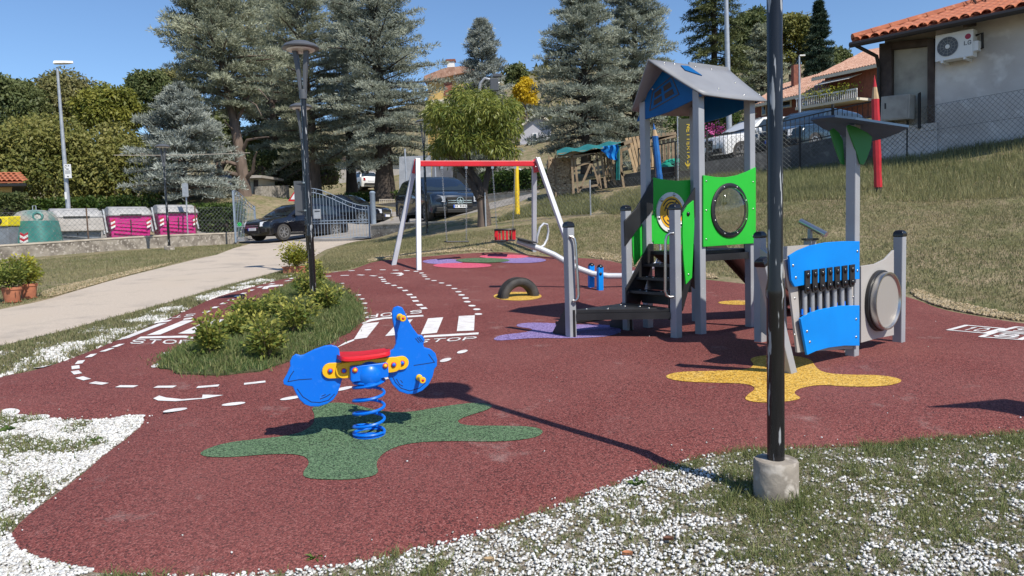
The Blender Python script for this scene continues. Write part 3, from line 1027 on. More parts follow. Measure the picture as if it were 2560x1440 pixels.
# stairs and the turning deck
sL, sR, sM = (level(*p, ZB)[:2] for p in ((1428, 848), (1691, 845), (1570, 825)))
def post_cap(p, ztop, name='post'):
    MB().post((p[0], p[1], ZB - .1), (p[0], p[1], ztop), PW, e1).build(name, M['grey_post'], tower, bevel=.007)
    cp = MB()
    hw = PW / 2 + .004
    ex, ey = np.array([e1[0], e1[1], 0]), np.array([e2[0], e2[1], 0])
    rows = []
    for k in range(6):
        t = PI / 2 * k / 5
        q = hw * (math.cos(t) ** .6 if k < 5 else .02)
        c = np.array([p[0], p[1], ztop + .012 + .05 * math.sin(t)])
        if k == 0:
            rows.append([np.array([p[0], p[1], ztop]) + ex * a * hw + ey * b * hw for a, b in ((-1, -1), (1, -1), (1, 1), (-1, 1))])
        rows.append([c + ex * a * q + ey * b * q for a, b in ((-1, -1), (1, -1), (1, 1), (-1, 1))])
    cp.sweep(rows, closed=True, caps=True).build('post_cap', M['black_gloss'], tower, True, bevel=.004)
post_cap(sL, 1.555)
post_cap(sR, 1.70)
post_cap(sM, 1.72)
DZ = .70
mb = MB().prism([(*(sL + (sR - sL) * .04), DZ - .04), (*(sR - (sR - sL) * .04), DZ - .04), (*(sM + (sR - sM) * .05), DZ - .04), (*(sM + (sL - sM) * .05), DZ - .04)], (0, 0, .04))
deck = mb.build('lower_deck', M['black'], tower, bevel=.005)
dirs = (sR - sL) / np.hypot(*(sR - sL))
MB().bar((*(sL + dirs * .06), DZ - .075), (*(sR - dirs * .06), DZ - .075), .03, .07).build('deck_beam', M['black'], tower)
bolts(tower, [(*(sL + (sR - sL) * a + (sM - sL) * b), DZ) for a, b in ((.12, .06), (.33, .05), (.72, .05), (.3, .4), (.15, .6), (.5, .3))], (0, 0, 1), .012)
u0 = float(((sR + sM) / 2 - tf) @ e1)
run = -u0
for v in (.07, SD - .07):
    fs_ = Frame(TW(0, v, 0), e1)
    plate(MB(), fs_, [(u0 - .04, DZ - .13), (u0 + .08, DZ - .13), (u0 + .16, DZ - .04), (-.0, PZ - .14), (.03, PZ - .14), (.03, PZ + .08), (-.03, PZ + .08), (u0 - .04, DZ + .17)], -.01, .01).build('stringer', M['black'], tower, bevel=.002)
for k in range(3):
    z = DZ + (PZ - DZ) * (k + 1) / 4
    u = u0 + run * (k + .6) / 3.4
    MB().prism([TW(u - .06, .08, z - .03), TW(u + .14, .08, z - .03), TW(u + .14, SD - .08, z - .03), TW(u - .06, SD - .08, z - .03)], (0, 0, .03)).build('tread', M['black'], tower, bevel=.004)
    MB().prism([TW(u + .12, .08, z - .15), TW(u + .14, .08, z - .15), TW(u + .14, SD - .08, z - .15), TW(u + .12, SD - .08, z - .15)], (0, 0, .115)).build('riser', M['black'], tower)
    bolts(tower, [TW(u - .02 + .06 * (j % 2), .15 + (SD - .3) * j / 3, z) for j in range(4)], (0, 0, 1), .011)
fl_, fr_ = Frame(TW(0, SD - .068, 0), e1), Frame(TW(0, .0, 0), e1)
fl_2 = Frame(TW(0, SD + .03, 0), e1)
hl = fl_.trace([(1560, 553), (1590, 520), (1632, 448), (1632, 524), (1601, 562), (1562, 616)])
plate(MB(), fl_, hl, -.01, .01).build('handrail_board', M['black'], tower, bevel=.003)
fr_o = Frame(TW(0, -.03, 0), e1)
plate(MB(), fr_o, fr_o.trace([(1700, 532), (1739, 468), (1739, 541), (1732, 556), (1729, 508), (1712, 520), (1704, 540)]), -.02, -.002).build('handrail_board', M['black'], tower, bevel=.003)
wing_l = plate(MB(), fl_2, fl_2.trace([(1579, 592), (1594, 570), (1612, 552), (1635, 532), (1634, 600), (1612, 628), (1586, 664), (1582, 640)]), -.009, .009).build('wing_panel', M['green_panel'], tower, bevel=.003)
wing_r = plate(MB(), fr_o, fr_o.trace([(1703, 590), (1704, 535), (1716, 514), (1731, 501), (1733, 560), (1727, 694), (1712, 711), (1706, 650)]), 0, .018).build('wing_panel', M['green_panel'], tower, bevel=.003)
bolts(tower, [fr_o.at(q, .018) for q in fr_o.trace([(1717, 535)])], nvec(fr_o), .024, 'black_gloss', 'knob')
bolts(tower, [fr_o.at(q, .018) for q in fr_o.trace([(1718, 686)])], nvec(fr_o), .012)
# entry step on the left of the deck
dq = (sM - sL) / np.hypot(*(sM - sL))
nq = np.array([-dq[1], dq[0]])
Lq = float(np.hypot(*(sM - sL)))
for s in (-.0, Lq):
    c = sL + dq * s
    fs_ = Frame(c, nq)
    plate(MB(), fs_, [(-.06, ZB - .02), (.26, ZB - .02), (.27, ZB + .06), (.08, DZ + .0), (-.06, DZ + .0)], -.01, .01).build('stringer', M['black'], tower)
c0 = sL + nq * .12
MB().prism([(*(c0 + dq * .02), ZB + .13), (*(c0 + dq * (Lq - .02)), ZB + .13), (*(c0 + dq * (Lq - .02) + nq * .14), ZB + .13), (*(c0 + dq * .02 + nq * .14), ZB + .13)], (0, 0, .035)).build('tread', M['black'], tower)
# steel handles
def handle(px, d, parent, r=.014):
    pts = [sight(x, y, d) for x, y in px]
    MB().tube(pts, r, 10).build('handle', M['steel'], parent, True)
dl, dr = float(sL[1]), float(sR[1])
handle([(1423, 591), (1430, 592), (1436, 597), (1439, 610), (1447, 735), (1446, 745), (1440, 752), (1432, 751)], dl - .06, tower)
handle([(1684, 583), (1675, 583), (1667, 589), (1664, 602), (1663, 728), (1666, 738), (1674, 743), (1684, 742)], dr - .05, tower)
# slide behind, leaving the far right side
fsl = [Frame(TW(0, v, 0), e1) for v in (.12, SD - .12)]
prof = [(SD + .05, PZ), (SD + .3, PZ - .06), (SD + .6, PZ - .3), (SD + 1.0, PZ - .62), (SD + 1.3, ZB + .12), (SD + 1.55, ZB + .07)]
mb = MB().sweep([[TW(u, .13, z) for u, z in prof], [TW(u, SD - .13, z) for u, z in prof]])
o = mb.build('slide_chute', M['steel'], tower, True)
o.modifiers.new('thickness', 'SOLIDIFY').thickness = .012
for f_ in fsl:
    side = [(u, z + .14) for u, z in prof] + [(u, z - .06) for u, z in prof[::-1]]
    plate(MB(), f_, side, -.01, .01).build('slide_side', M['brown_board'], tower)
plate(MB(), Frame(TW(0, SD - .06, 0), e1), [(.04, PZ - .05), (SD - .04, PZ - .05), (SD - .04, ZB + .36)], -.01, .01).build('back_board', M['brown_board'], tower)

# ---------------------------------------------------------------- sound play wall with canopy
sA, sB, sC, sD = (level(*p, ZB)[:2] for p in ((1975, 920), (2130, 885), (2247, 853), (1901, 856)))
ab = (sB - sA) / np.hypot(*(sB - sA))
bc = (sC - sB) / np.hypot(*(sC - sB))
wall = thing('sound_play_station', 'play station with blue panels, sound tubes, steel drum and grey leaf canopy', 'play panel', (*sB, ZB))
MB().post((*sB, ZB - .1), (*sB, 2.34), PW, bc).build('post', M['grey_post'], wall, bevel=.007)
def capped(p0, p1, d, parent):
    MB().post(p0, p1, PW, d).build('post', M['grey_post'], parent, bevel=.007)
    ax = np.array(p1) - np.array(p0)
    ax /= np.linalg.norm(ax)
    ex = np.array([d[0], d[1], 0])
    ey = np.cross(ax, ex)
    ey /= np.linalg.norm(ey)
    ex = np.cross(ey, ax)
    rows = []
    for k in range(-1, 6):
        t = PI / 2 * max(k, 0) / 5
        q = (PW / 2 + .004) * (math.cos(t) ** .6 if k < 5 else .02)
        c = np.array(p1) + ax * (0 if k < 0 else .012 + .05 * math.sin(t))
        rows.append([c + ex * a * q + ey * b * q for a, b in ((-1, -1), (1, -1), (1, 1), (-1, 1))])
    MB().sweep(rows, closed=True, caps=True).build('post_cap', M['black_gloss'], parent, True, bevel=.004)
capped((*sC, ZB - .1), (*sC, 1.375), bc, wall)
fA = Frame(sA, ab)
atop = on_plane(1908, 662, sA, ab)
atop = sA + ab * float((atop[:2] - sA) @ ab) * 1.0
capped((*sA, ZB - .05), (*atop, fA.trace([(1910, 662)])[0][1]), ab, wall)
capped((*sD, ZB - .1), (*sD, 1.40), ab, wall)
fw = Frame(sB, ab)
o1 = fw.trace([(1957, 700), (1952, 640), (1975, 626), (2005, 614), (2045, 606), (2090, 603), (2128, 603), (2128, 696), (2112, 696), (2112, 662), (1990, 672), (1990, 706), (1962, 716)])
off = PW / 2
grey = plate(MB(), fw, fw.trace([(1952, 650), (2128, 612), (2128, 870), (1985, 880), (1966, 720)]), off - .03, off - .012).build('back_board', M['panel_grey'], wall)
plate(MB(), fw, fw.trace([(1985, 700), (2114, 672), (2114, 768), (1990, 782)]), off - .012, off - .004).build('tube_recess', M['black'], wall)
up = plate(MB(), fw, fw.trace([(1957, 700), (1952, 640), (1975, 626), (2005, 614), (2045, 606), (2090, 603), (2128, 603), (2128, 697), (2070, 701), (2010, 708), (1966, 716)]), off + .012, off + .032).build('upper_panel', M['blue_panel'], wall, bevel=.003)
lo = plate(MB(), fw, fw.trace([(1980, 795), (2000, 782), (2030, 772), (2080, 763), (2128, 762), (2128, 862), (2090, 862), (2050, 867), (2020, 875), (1997, 885)]), off + .012, off + .032).build('lower_panel', M['blue_panel'], wall, bevel=.003)
bolts(wall, [fw.at(q, off + .032) for q in fw.trace([(1961, 663), (1968, 693), (2122, 628), (2122, 676), (1996, 826), (2003, 852), (2119, 796), (2119, 840)])], nvec(fw), .012)
bolts(wall, [fw.at(q, off - .012) for q in fw.trace([(1978, 745), (1978, 836), (2124, 742)])], nvec(fw), .011)
for k in range(7):
    t = k / 6
    x = 1995 + (2107 - 1995) * t
    y0, y1 = 676 - 14 * t, 727 - 17 * t
    pts = fw.trace([(x - 6, y0), (x + 6, y0 - 2), (x + 6, y1), (x + 2, y1 + 6), (x - 3, y1 + 6), (x - 6, y1 + 2)])
    fl = plate(MB(), fw, pts, off + .03, off + .045).build('rubber_flap', M['black'], wall, bevel=.003)
    for yy in (y0 + 11, y1 - 6):
        q = fw.trace([(x, yy)])[0]
        bolts(wall, [fw.at(q, off + .045)], nvec(fw), .024, 'black_gloss', 'flap_knob')
    a, b = fw.trace([(x + 1, y1 - 2), (x + 2, 800 - 22 * t)])
    MB().tube([fw.at(a, off + .008), fw.at(b, off + .008)], .021, 12).build('sound_tube', M['galv'], wall, True)
for k in range(6):
    x = 1990 + 20 * k
    plate(MB(), fw, fw.trace([(x, 786 - 4 * k), (x + 9, 785 - 4 * k), (x + 9, 770 - 3.6 * k), (x, 772 - 3.6 * k)]), off - .0, off + .01).build('tube_holder', M['blue_bright'], wall)
# drum panel between the tall post and the right post
fd = Frame(sB, bc)
plate(MB(), fd, fd.trace([(2150, 665), (2185, 660), (2210, 648), (2232, 625), (2232, 838), (2190, 846), (2150, 857)]), -.01, .01).build('drum_board', M['panel_grey'], wall, bevel=.003)
dc = fd.trace([(2194, 751)])[0]
dr_ = .245
nd = nvec(fd)
drum = MB().lathe([(.0, .03), (dr_ * .6, .035), (dr_ * .93, .05), (dr_, .09), (dr_ + .012, .09), (dr_ + .014, .02), (dr_ + .004, 0), (0, 0)], fd.at(dc, .012), nd, 40).build('drum', M['steel'], wall, True)
M['drum_face'] = mat('matte_steel_face', (.42, .4, .37), .5, metal=.4)
MB().lathe([(0, .05), (dr_ * .5, .052), (dr_ * .94, .066), (dr_ * .96, .07), (0, .0705)], fd.at(dc, .012), nd, 40).build('drum_face', M['drum_face'], wall, True)
MB().lathe([(dr_ + .004, .0), (dr_ + .03, .0), (dr_ + .03, .03), (dr_ + .016, .035), (dr_ + .016, 0), (dr_ + .004, 0)], fd.at(dc, .011), nd, 40, False).build('drum_rim', M['black'], wall, True)
# leaf canopy and its green brackets
cz = 2.46
cc = np.array([*sB, 0])
lv = [sight(*q) for q in ((2027, 295, 6.5), (2055, 290, 6.2), (2088, 287, 6.0), (2140, 293, 5.95), (2200, 302, 5.98), (2273, 313, 6.1), (2250, 326, 6.42), (2215, 340, 6.68), (2173, 350, 6.8), (2110, 336, 6.78), (2060, 318, 6.7))]
lc = np.mean(lv, 0) + np.array([0, 0, .02])
mb = MB()
mb.add([tuple(p) for p in lv] + [tuple(lc)], [(i, (i + 1) % len(lv), len(lv)) for i in range(len(lv))])
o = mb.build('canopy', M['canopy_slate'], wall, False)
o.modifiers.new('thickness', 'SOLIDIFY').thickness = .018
fk = Frame(sB, (1, .12))
plate(MB(), fk, fk.trace([(2107, 318), (2112, 314), (2135, 322), (2158, 334), (2170, 345), (2166, 372), (2156, 400), (2148, 414), (2140, 412), (2128, 376)]), .045, .063).build('bracket', M['green_dark'], wall, bevel=.003)
plate(MB(), fk, fk.trace([(2083, 325), (2092, 318), (2106, 330), (2116, 350), (2120, 412), (2112, 408), (2098, 372)]), -.065, -.047).build('bracket', M['green_dark'], wall, bevel=.003)
# view tube on the back edge
pt = sight(2025, 598, 7.7)
MB().box((pt[0], pt[1], pt[2] + .0), (.13, .13, .02)).build('scope_plate', M['black'], wall)
MB().post((pt[0], pt[1], pt[2]), (pt[0], pt[1], pt[2] + .11), .035, e1).build('scope_stem', M['grey_post'], wall)
MB().tube([sight(2001, 553, 7.8), sight(2066, 587, 7.55)], .03, 16).build('scope_tube', M['steel'], wall, True)
MB().post((pt[0], pt[1], ZB - .1), (pt[0], pt[1], pt[2] - .01), PW, ab).build('post', M['grey_post'], wall)
MB().bar((pt[0], pt[1], 1.2), (*sD, 1.2), .03, .2).build('side_board', M['panel_grey'], wall)
plate(MB(), Frame(sD, (sA - sD)), [(.04, ZB + .12), (1.2, ZB + .12), (1.05, 1.2), (.04, 1.3)], -.01, .01).build('side_board', M['panel_grey'], wall)

# ---------------------------------------------------------------- leaves and grass
def unit(v):
    return v / (np.linalg.norm(v, axis=-1, keepdims=True) + 1e-9)

def leaf_mesh(name, P, D, L, W, tint=None, N=None, droop=0.0):
    """one folded four-point leaf per row"""
    n = len(P)
    D = unit(D)
    if N is None:
        N = RNG.normal(size=(n, 3))
        N[:, 2] += .8
    S = unit(np.cross(D, N))
    L = np.broadcast_to(np.asarray(L, float), (n,))[:, None]
    W = np.broadcast_to(np.asarray(W, float), (n,))[:, None]
    up = np.cross(S, D)
    mid = P + D * L * .45 + up * W * .12
    tip = P + D * L
    tip[:, 2] -= (droop * L)[:, 0]
    V = np.stack([P, mid + S * W / 2, tip, mid - S * W / 2], 1).reshape(-1, 3)
    F = np.arange(4 * n).reshape(-1, 4)
    t = RNG.random(n) if tint is None else tint
    return np_mesh(name, V, F, 4, False, np.repeat(t, 4))

def leaves(name, P, D, L, W, m, parent, tint=None, N=None, droop=0.0):
    if parent is not None:
        P = P - ROOT[parent.name]
    return mesh_obj(name, leaf_mesh(name, P, D, L, W, tint, N, droop), m, parent)

def blades(name, P, h, w, m, tint, lean=.5, bend=.3):
    """grass blades: two-segment tapering strips"""
    n = len(P)
    a = RNG.random(n) * 2 * PI
    l = RNG.random(n) * lean
    D = np.stack([np.cos(a) * l, np.sin(a) * l, np.ones(n)], 1)
    D = unit(D)
    b = RNG.random(n) * 2 * PI
    S = np.stack([np.cos(b), np.sin(b), np.zeros(n)], 1) * (w / 2)[:, None]
    mid = P + D * (h * .55)[:, None]
    D2 = D + np.stack([np.cos(a), np.sin(a), -.4 * np.ones(n)], 1) * (bend * RNG.random(n))[:, None]
    tip = mid + unit(D2) * (h * .45)[:, None]
    V = np.stack([P - S, P + S, mid + S * .7, mid - S * .7, tip], 1).reshape(-1, 3)
    k = 5 * np.arange(n)[:, None]
    F = np.concatenate([k + np.array([[0, 1, 2]]), k + np.array([[0, 2, 3]]), k + np.array([[3, 2, 4]])], 0)
    return mesh_obj(name, np_mesh(name, V, F, 3, False, np.repeat(tint, 5)), m)

def scatter(poly, n):
    poly = np.asarray(poly)
    mn, mx = poly.min(0), poly.max(0)
    out = np.zeros((0, 2))
    while len(out) < n:
        p = mn + RNG.random((n * 2, 2)) * (mx - mn)
        out = np.concatenate([out, p[in_poly(p[:, 0], p[:, 1], poly)]])
    return out[:n]

def vnoise(x, y, s, seed=0):
    """cheap smooth noise 0..1 for patchiness"""
    r = np.random.default_rng(100 + seed)
    v = np.zeros_like(x)
    for k in range(6):
        a, f, ph = r.random() * 2 * PI, s * (.6 + r.random() * 1.6), r.random() * 6.28
        v += np.sin((x * math.cos(a) + y * math.sin(a)) * f + ph + 1.5 * np.sin((x * math.sin(a) - y * math.cos(a)) * f * .7 + ph))
    return .5 + v / 9

# ---------------------------------------------------------------- spring rocker
rb0 = on_rub(923, 1087)
rk = thing('spring_rocker', 'blue scooter shaped spring rocker with red seat and yellow brackets', 'spring rocker', rb0)
fr = Frame(rb0, (.94, .34))
Z3 = lambda pts: fr.trace([(680 + x / 3.789, 740 + y / 3.789) for x, y in pts])
rear = Z3([(640, 545), (635, 500), (610, 475), (560, 462), (500, 470), (400, 505), (300, 555), (270, 560), (225, 548), (190, 575), (170, 620), (172, 665), (140, 740), (105, 800), (110, 835), (145, 848), (195, 855), (225, 920), (260, 980), (310, 1025), (370, 1045), (440, 1045), (520, 1020), (580, 980), (620, 920), (650, 830), (668, 770), (668, 700), (655, 620)])
front = Z3([(1090, 530), (1150, 500), (1172, 450), (1165, 350), (1140, 220), (1135, 150), (1150, 110), (1190, 93), (1230, 105), (1255, 150), (1290, 230), (1330, 300), (1380, 365), (1420, 370), (1445, 410), (1430, 460), (1440, 485), (1500, 500), (1545, 540), (1562, 600), (1560, 660), (1535, 690), (1520, 760), (1480, 840), (1420, 895), (1350, 925), (1280, 928), (1200, 900), (1140, 840), (1100, 770), (1085, 700), (1080, 600)])
pr_ = plate(MB(), fr, rear, -.012, .012).build('rear_board', M['blue_bright'], rk, bevel=.005)
pf_ = plate(MB(), fr, front, -.012, .012).build('front_board', M['blue_bright'], rk, bevel=.005)
M['groove_blue'] = mat('routed_groove', (.004, .02, .09), .6)
def grooves(lines, parent, w=.005):
    for ln in lines:
        mb = MB()
        for s in stroke(Z3(ln), w):
            plate(mb, fr, [tuple(k) for k in s], .0122, .0128)
        mb.build('routed_line', M['groove_blue'], parent)
grooves([[(205, 708), (175, 750), (150, 808), (250, 790), (375, 782)], [(238, 878), (290, 950), (370, 1000), (450, 1005), (530, 985), (590, 925)], [(455, 972), (510, 950), (550, 925)], [(470, 945), (505, 930)]], pr_)
grooves([[(1480, 550), (1535, 625), (1440, 640), (1340, 655)], [(1140, 765), (1165, 815), (1220, 870), (1300, 895), (1390, 870), (1450, 820)], [(1175, 785), (1205, 835), (1235, 850)], [(1215, 795), (1232, 818)], [(1355, 400), (1390, 440)], [(1372, 392), (1410, 435)], [(1390, 388), (1425, 430)]], pf_)
def capsule(a, b, r):
    a, b = np.array(a), np.array(b)
    d = (b - a) / np.hypot(*(b - a))
    t0 = math.atan2(d[1], d[0])
    return [tuple(b + r * np.array([math.cos(t0 - PI / 2 + PI * k / 10), math.sin(t0 - PI / 2 + PI * k / 10)])) for k in range(11)] + [tuple(a + r * np.array([math.cos(t0 + PI / 2 + PI * k / 10), math.sin(t0 + PI / 2 + PI * k / 10)])) for k in range(11)]
ca, cb, cc_, cd_ = Z3([(547, 702), (672, 697), (1140, 640), (1224, 627)])
for s in (1, -1):
    plate(MB(), fr, capsule(ca, cb, .049), s * .013, s * .028).build('bracket', M['yellow'], rk, bevel=.004)
    plate(MB(), fr, capsule(cc_, cd_, .044), s * .013, s * .028).build('bracket', M['yellow'], rk, bevel=.004)
    plate(MB(), fr, capsule(cb, cc_, .049), s * .029, s * .044).build('side_bracket', M['yellow'], rk, bevel=.004)
for s in (1, -1):
    for q, t in ((ca, .028), (cb, .044), (cc_, .044), (cd_, .028)):
        MB().lathe([(.017, 0), (.017, .006), (.013, .008)], fr.at(q, s * t), nvec(fr, s), 16).build('bolt_collar', M['red'], rk, True)
        MB().dome(fr.at(q, s * (t + .007)), .0125, nvec(fr, s), .01).build('bolt_cap', M['blue_bright'], rk, True)
q1, q2 = Z3([(768, 680), (1050, 640)])
sc_ = ((q1[0] + q2[0]) / 2, 0)
ztop = Z3([(850, 600)])[0][1]
zbot = Z3([(900, 792)])[0][1]
box = plate(MB(), fr, Z3([(725, 648), (1078, 612), (1085, 705), (1085, 748), (728, 795)]), -.085, .085).build('seat_block', M['blue_bright'], rk, bevel=.012)
for s in (1, -1):
    for q in (q1, q2):
        MB().lathe([(.017, 0), (.017, .006), (.013, .008)], fr.at(q, s * .085), nvec(fr, s), 16).build('bolt_collar', M['red'], rk, True)
        MB().dome(fr.at(q, s * .092), .0125, nvec(fr, s), .01).build('bolt_cap', M['orange'], rk, True)
MB().lathe([(.09, -.045), (.085, -.02), (.06, .01), (.02, .022)], fr.at((sc_[0], Z3([(905, 740)])[0][1]), .083), nvec(fr), 24).build('seat_boss', M['blue_bright'], box, True)
# seat: rounded board that overhangs the block
s0, s1 = Z3([(612, 605), (1122, 555)])
rows = []
for k in range(25):
    t = k / 24
    x = s0[0] + (s1[0] - s0[0]) * t
    hw = .145 * (1 - (2 * t - 1) ** 6) ** .5 * (1 - .35 * t) * (1 - .12 * math.sin(PI * t * 1.0)) + .004
    z = s0[1] + (s1[1] - s0[1]) * t - .0 + .01 * (2 * t - 1) ** 2
    rows.append([fr.at((x, z + dz), w) for w, dz in ((-hw, .0), (-hw, .016), (-hw * .9, .026), (-hw * .4, .022), (0, .02), (hw * .4, .022), (hw * .9, .026), (hw, .016), (hw, 0), (0, -.004))])
MB().sweep(rows, closed=True, caps=True).build('seat', M['red'], rk, True)
for cpx in ((1205, 195), (1388, 768)):
    q = Z3([cpx])[0]
    for s in (1, -1):
        h = MB().lathe([(.021, 0), (.021, .012), (.014, .02), (.0135, .085), (.02, .092), (.022, .105), (.018, .112)], fr.at(q, s * .012), nvec(fr, s), 16).build('hand_grip' if cpx[1] < 300 else 'foot_rest', M['yellow'], rk, True)
        MB().dome(fr.at(q, s * .122), .010, nvec(fr, s), .006).build('grip_cap', M['red'], h, True)
zs0, zs1 = rb0[2] + .012, zbot - .01
ctr = np.array(fr.at((0.0, 0)))
ctop = np.array(fr.at((sc_[0], 0)))
hel = []
NT = 5.6
for k in range(int(NT * 26) + 1):
    t = k / (NT * 26)
    a = 2 * PI * NT * t + 1.0
    g = min(1, max(0, (t * NT - .8) / (NT - 1.6)))
    c = ctr + (ctop - ctr) * g
    hel.append((c[0] + .098 * math.cos(a), c[1] + .098 * math.sin(a), zs0 + (zs1 - zs0) * g + .0))
for k in range(len(hel)):
    t = k / (NT * 26) * NT
    if t < .8:
        hel[k] = (hel[k][0], hel[k][1], zs0 + .012 * t)
MB().tube(hel, .0098, 8).build('spring', M['blue_bright'], rk, True)
MB().lathe([(.0, 0), (.1, 0), (.1, .012), (0, .012)], (ctop[0], ctop[1], zs1 - .004), (0, 0, 1), 24).build('top_plate', M['blue_bright'], rk, True)
MB().lathe([(.0, 0), (.105, 0), (.105, .006), (0, .006)], (ctr[0], ctr[1], rb0[2]), (0, 0, 1), 24).build('base_plate', M['blue_bright'], rk, True)

# ---------------------------------------------------------------- half-buried tyre
tp0 = on_rub(1296, 742)
ty = thing('half_buried_tyre', 'black car tyre half sunk in its yellow rubber patch', 'tyre', tp0)
ax = unit(np.array([.45, -.89, 0]))
e_ = np.array([-ax[1], ax[0], 0]) * -1
prof = [(.205, -.075), (.215, -.088), (.26, -.098), (.295, -.09), (.312, -.07), (.316, -.035), (.316, .035), (.312, .07), (.295, .09), (.26, .098), (.215, .088), (.205, .075), (.19, .05), (.19, -.05), (.205, -.075)]
c0 = np.array([tp0[0], tp0[1], tp0[2] - .035])
rows = []
for k in range(41):
    t = -.22 + (PI + .44) * k / 40
    rd = e_ * math.cos(t) + np.array([0, 0, 1]) * math.sin(t)
    rows.append([c0 + rd * r + ax * h for r, h in prof])
MB().sweep(rows).build('carcass', M['tyre'], ty, True)
for j, h in enumerate((-.055, -.018, .018, .055)):
    mb = MB()
    for k in range(46):
        t = -.05 + (PI + .1) * (k + (.5 if j % 2 else 0)) / 46
        rd = e_ * math.cos(t) + np.array([0, 0, 1]) * math.sin(t)
        tg = -e_ * math.sin(t) + np.array([0, 0, 1]) * math.cos(t)
        p = c0 + rd * .3165 + ax * h
        mb.prism([p + tg * a * .0085 + ax * b * .014 for a, b in ((-1, -1), (1, -.6), (1, 1), (-1, .6))], rd * .009)
    o = mb.build('tread_blocks', M['tyre'], ty)
    o['kind'] = 'stuff'

# ---------------------------------------------------------------- swing
sw_f = [on_rub(*p) for p in ((1047, 675), (983, 662))]
swr = [sight(1335, 630, 18.0), sight(1440, 664, 16.6)]
sw = thing('swing_set', 'two seat swing set with red crossbeam and silver splayed legs', 'swing', sw_f[0])
topl, topr = sight(1043, 398, 16.46), sight(1338, 396, 17.3)
bl, br = sight(1040, 409, 16.46), sight(1338, 409, 17.3)
bd = unit(br - bl)
MB().bar(bl + bd * .02, br - bd * .02, .1, .12).build('crossbeam', M['red'], sw, bevel=.008)
for base, top in ((sw_f[0], topl + np.array([.02, -.06, 0])), (sw_f[1], topl + np.array([-.04, .06, -.03])), (swr[0], topr + np.array([-.02, .07, -.03])), (swr[1], topr + np.array([.05, -.06, 0]))):
    b2 = base.copy()
    b2[2] -= .05
    MB().bar(b2, top, .1, .1, up=(bd[0], bd[1], 0)).build('leg', M['pale_post'], sw, bevel=.008)
for c, s in ((topl, -1), (topr, 1)):
    MB().prism([c + np.array([s * .05, -.02, .02]), c + np.array([s * .13, -.02, -.3]), c + np.array([-s * .04, -.02, -.32]), c + np.array([-s * .08, -.02, -.05])], (0, .16, 0)).build('corner_bracket', M['red'], sw, bevel=.006)
    bolts(sw, [c + np.array([s * .02, -.12, .0]), c + np.array([s * .0, -.12, -.2])], (0, -1, 0), .02)
def link_chain(a, b, name, parent, n=34):
    a, b = np.array(a), np.array(b)
    mb = MB()
    d = (b - a) / n
    for k in range(n):
        p, q = a + d * k, a + d * (k + 1)
        sx = np.array([.011, 0, 0]) if k % 2 else np.array([0, .011, 0])
        mb.tube([p - d * .15 + sx, q + d * .15 + sx, q + d * .15 - sx, p - d * .15 - sx], .0042, 4, closed=True)
    return mb.build(name, M['chain'], parent)
def bt(px):
    t = (px - 1043) / 294
    return bl + (br - bl) * t
hang = {}
for nm, x0, x1, xb0, xb1, yb in (('flat_swing_seat', 1104, 1163, 1117, 1166, 602), ('toddler_swing_seat', 1228, 1285, 1242, 1282, 572)):
    d0, d1 = bt(x0)[1], bt(x1)[1]
    a0, a1 = bt(x0), bt(x1)
    for a in (a0, a1):
        MB().box(a - np.array([0, 0, .08]), (.06, .04, .07)).build('chain_shackle', M['steel'], sw)
    b0, b1 = sight(xb0, yb, d0), sight(xb1, yb, d1)
    link_chain(a0 - np.array([0, 0, .1]), b0, 'chain', sw)
    link_chain(a1 - np.array([0, 0, .1]), b1, 'chain', sw)
    hang[nm] = (b0, b1)
b0, b1 = hang['flat_swing_seat']
MB().bar(b0 - bd * .04 + np.array([0, 0, -.02]), b1 + bd * .04 + np.array([0, 0, -.02]), .17, .035).build('flat_seat', M['black'], sw, bevel=.012)
b0, b1 = hang['toddler_swing_seat']
m_ = (b0 + b1) / 2
ts = MB()
rg = [m_ + np.array([.23 * math.cos(t) * abs(math.cos(t)) ** -.3, .2 * math.sin(t) * abs(math.sin(t) + 1e-6) ** -.3, -.02]) for t in [2 * PI * k / 20 + .01 for k in range(20)]]
ts.tube(rg, .025, 8, closed=True).build('bucket_rim', M['black'], sw, True)
MB().box(m_ + np.array([0, 0, -.27]), (.46, .38, .04)).build('bucket_seat', M['black'], sw, bevel=.02)
for t in [2 * PI * k / 8 + .2 for k in range(8)]:
    p = m_ + np.array([.225 * math.cos(t), .19 * math.sin(t), -.03])
    MB().bar(p, p + np.array([0, 0, -.23]), .05, .03).build('bucket_strut', M['red'], sw, bevel=.01)

# ---------------------------------------------------------------- seesaw
ss0 = on_rub(1490, 724)
ss = thing('seesaw', 'curved grey tube seesaw on blue pivot posts behind the stairs', 'seesaw', ss0)
d0 = ss0[1]
path = [(1292, 603), (1320, 612), (1350, 622), (1385, 637), (1415, 655), (1445, 671), (1480, 684), (1520, 690), (1560, 690), (1600, 680), (1640, 664), (1675, 650), (1700, 644)]
pp = [sight(x, y, d0 + .15) for x, y in path]
MB().tube(pp, [.035] + [.047] * (len(pp) - 2) + [.035], 12).build('beam', M['pale_post'], ss, True)
for x, y, tp, zt in ((1478, 718, 664, 0), (1500, 725, 668, 0)):
    b = on_rub(x, y)
    d = b[1]
    t = sight(x, tp, d)
    MB().post((b[0], b[1], b[2] - .05), t, .085, (1, .3)).build('pivot_post', M['blue_panel'], ss, bevel=.006)
    MB().dome((t[0], t[1], t[2] - .005), .05, (0, 0, 1), .05).build('post_cap', M['black_gloss'], ss, True)
    MB().dome((b[0] + .01, b[1] - .045, t[2] - .1), .024, (0, -1, 0), .018).build('pivot_cap', M['black_gloss'], ss, True)
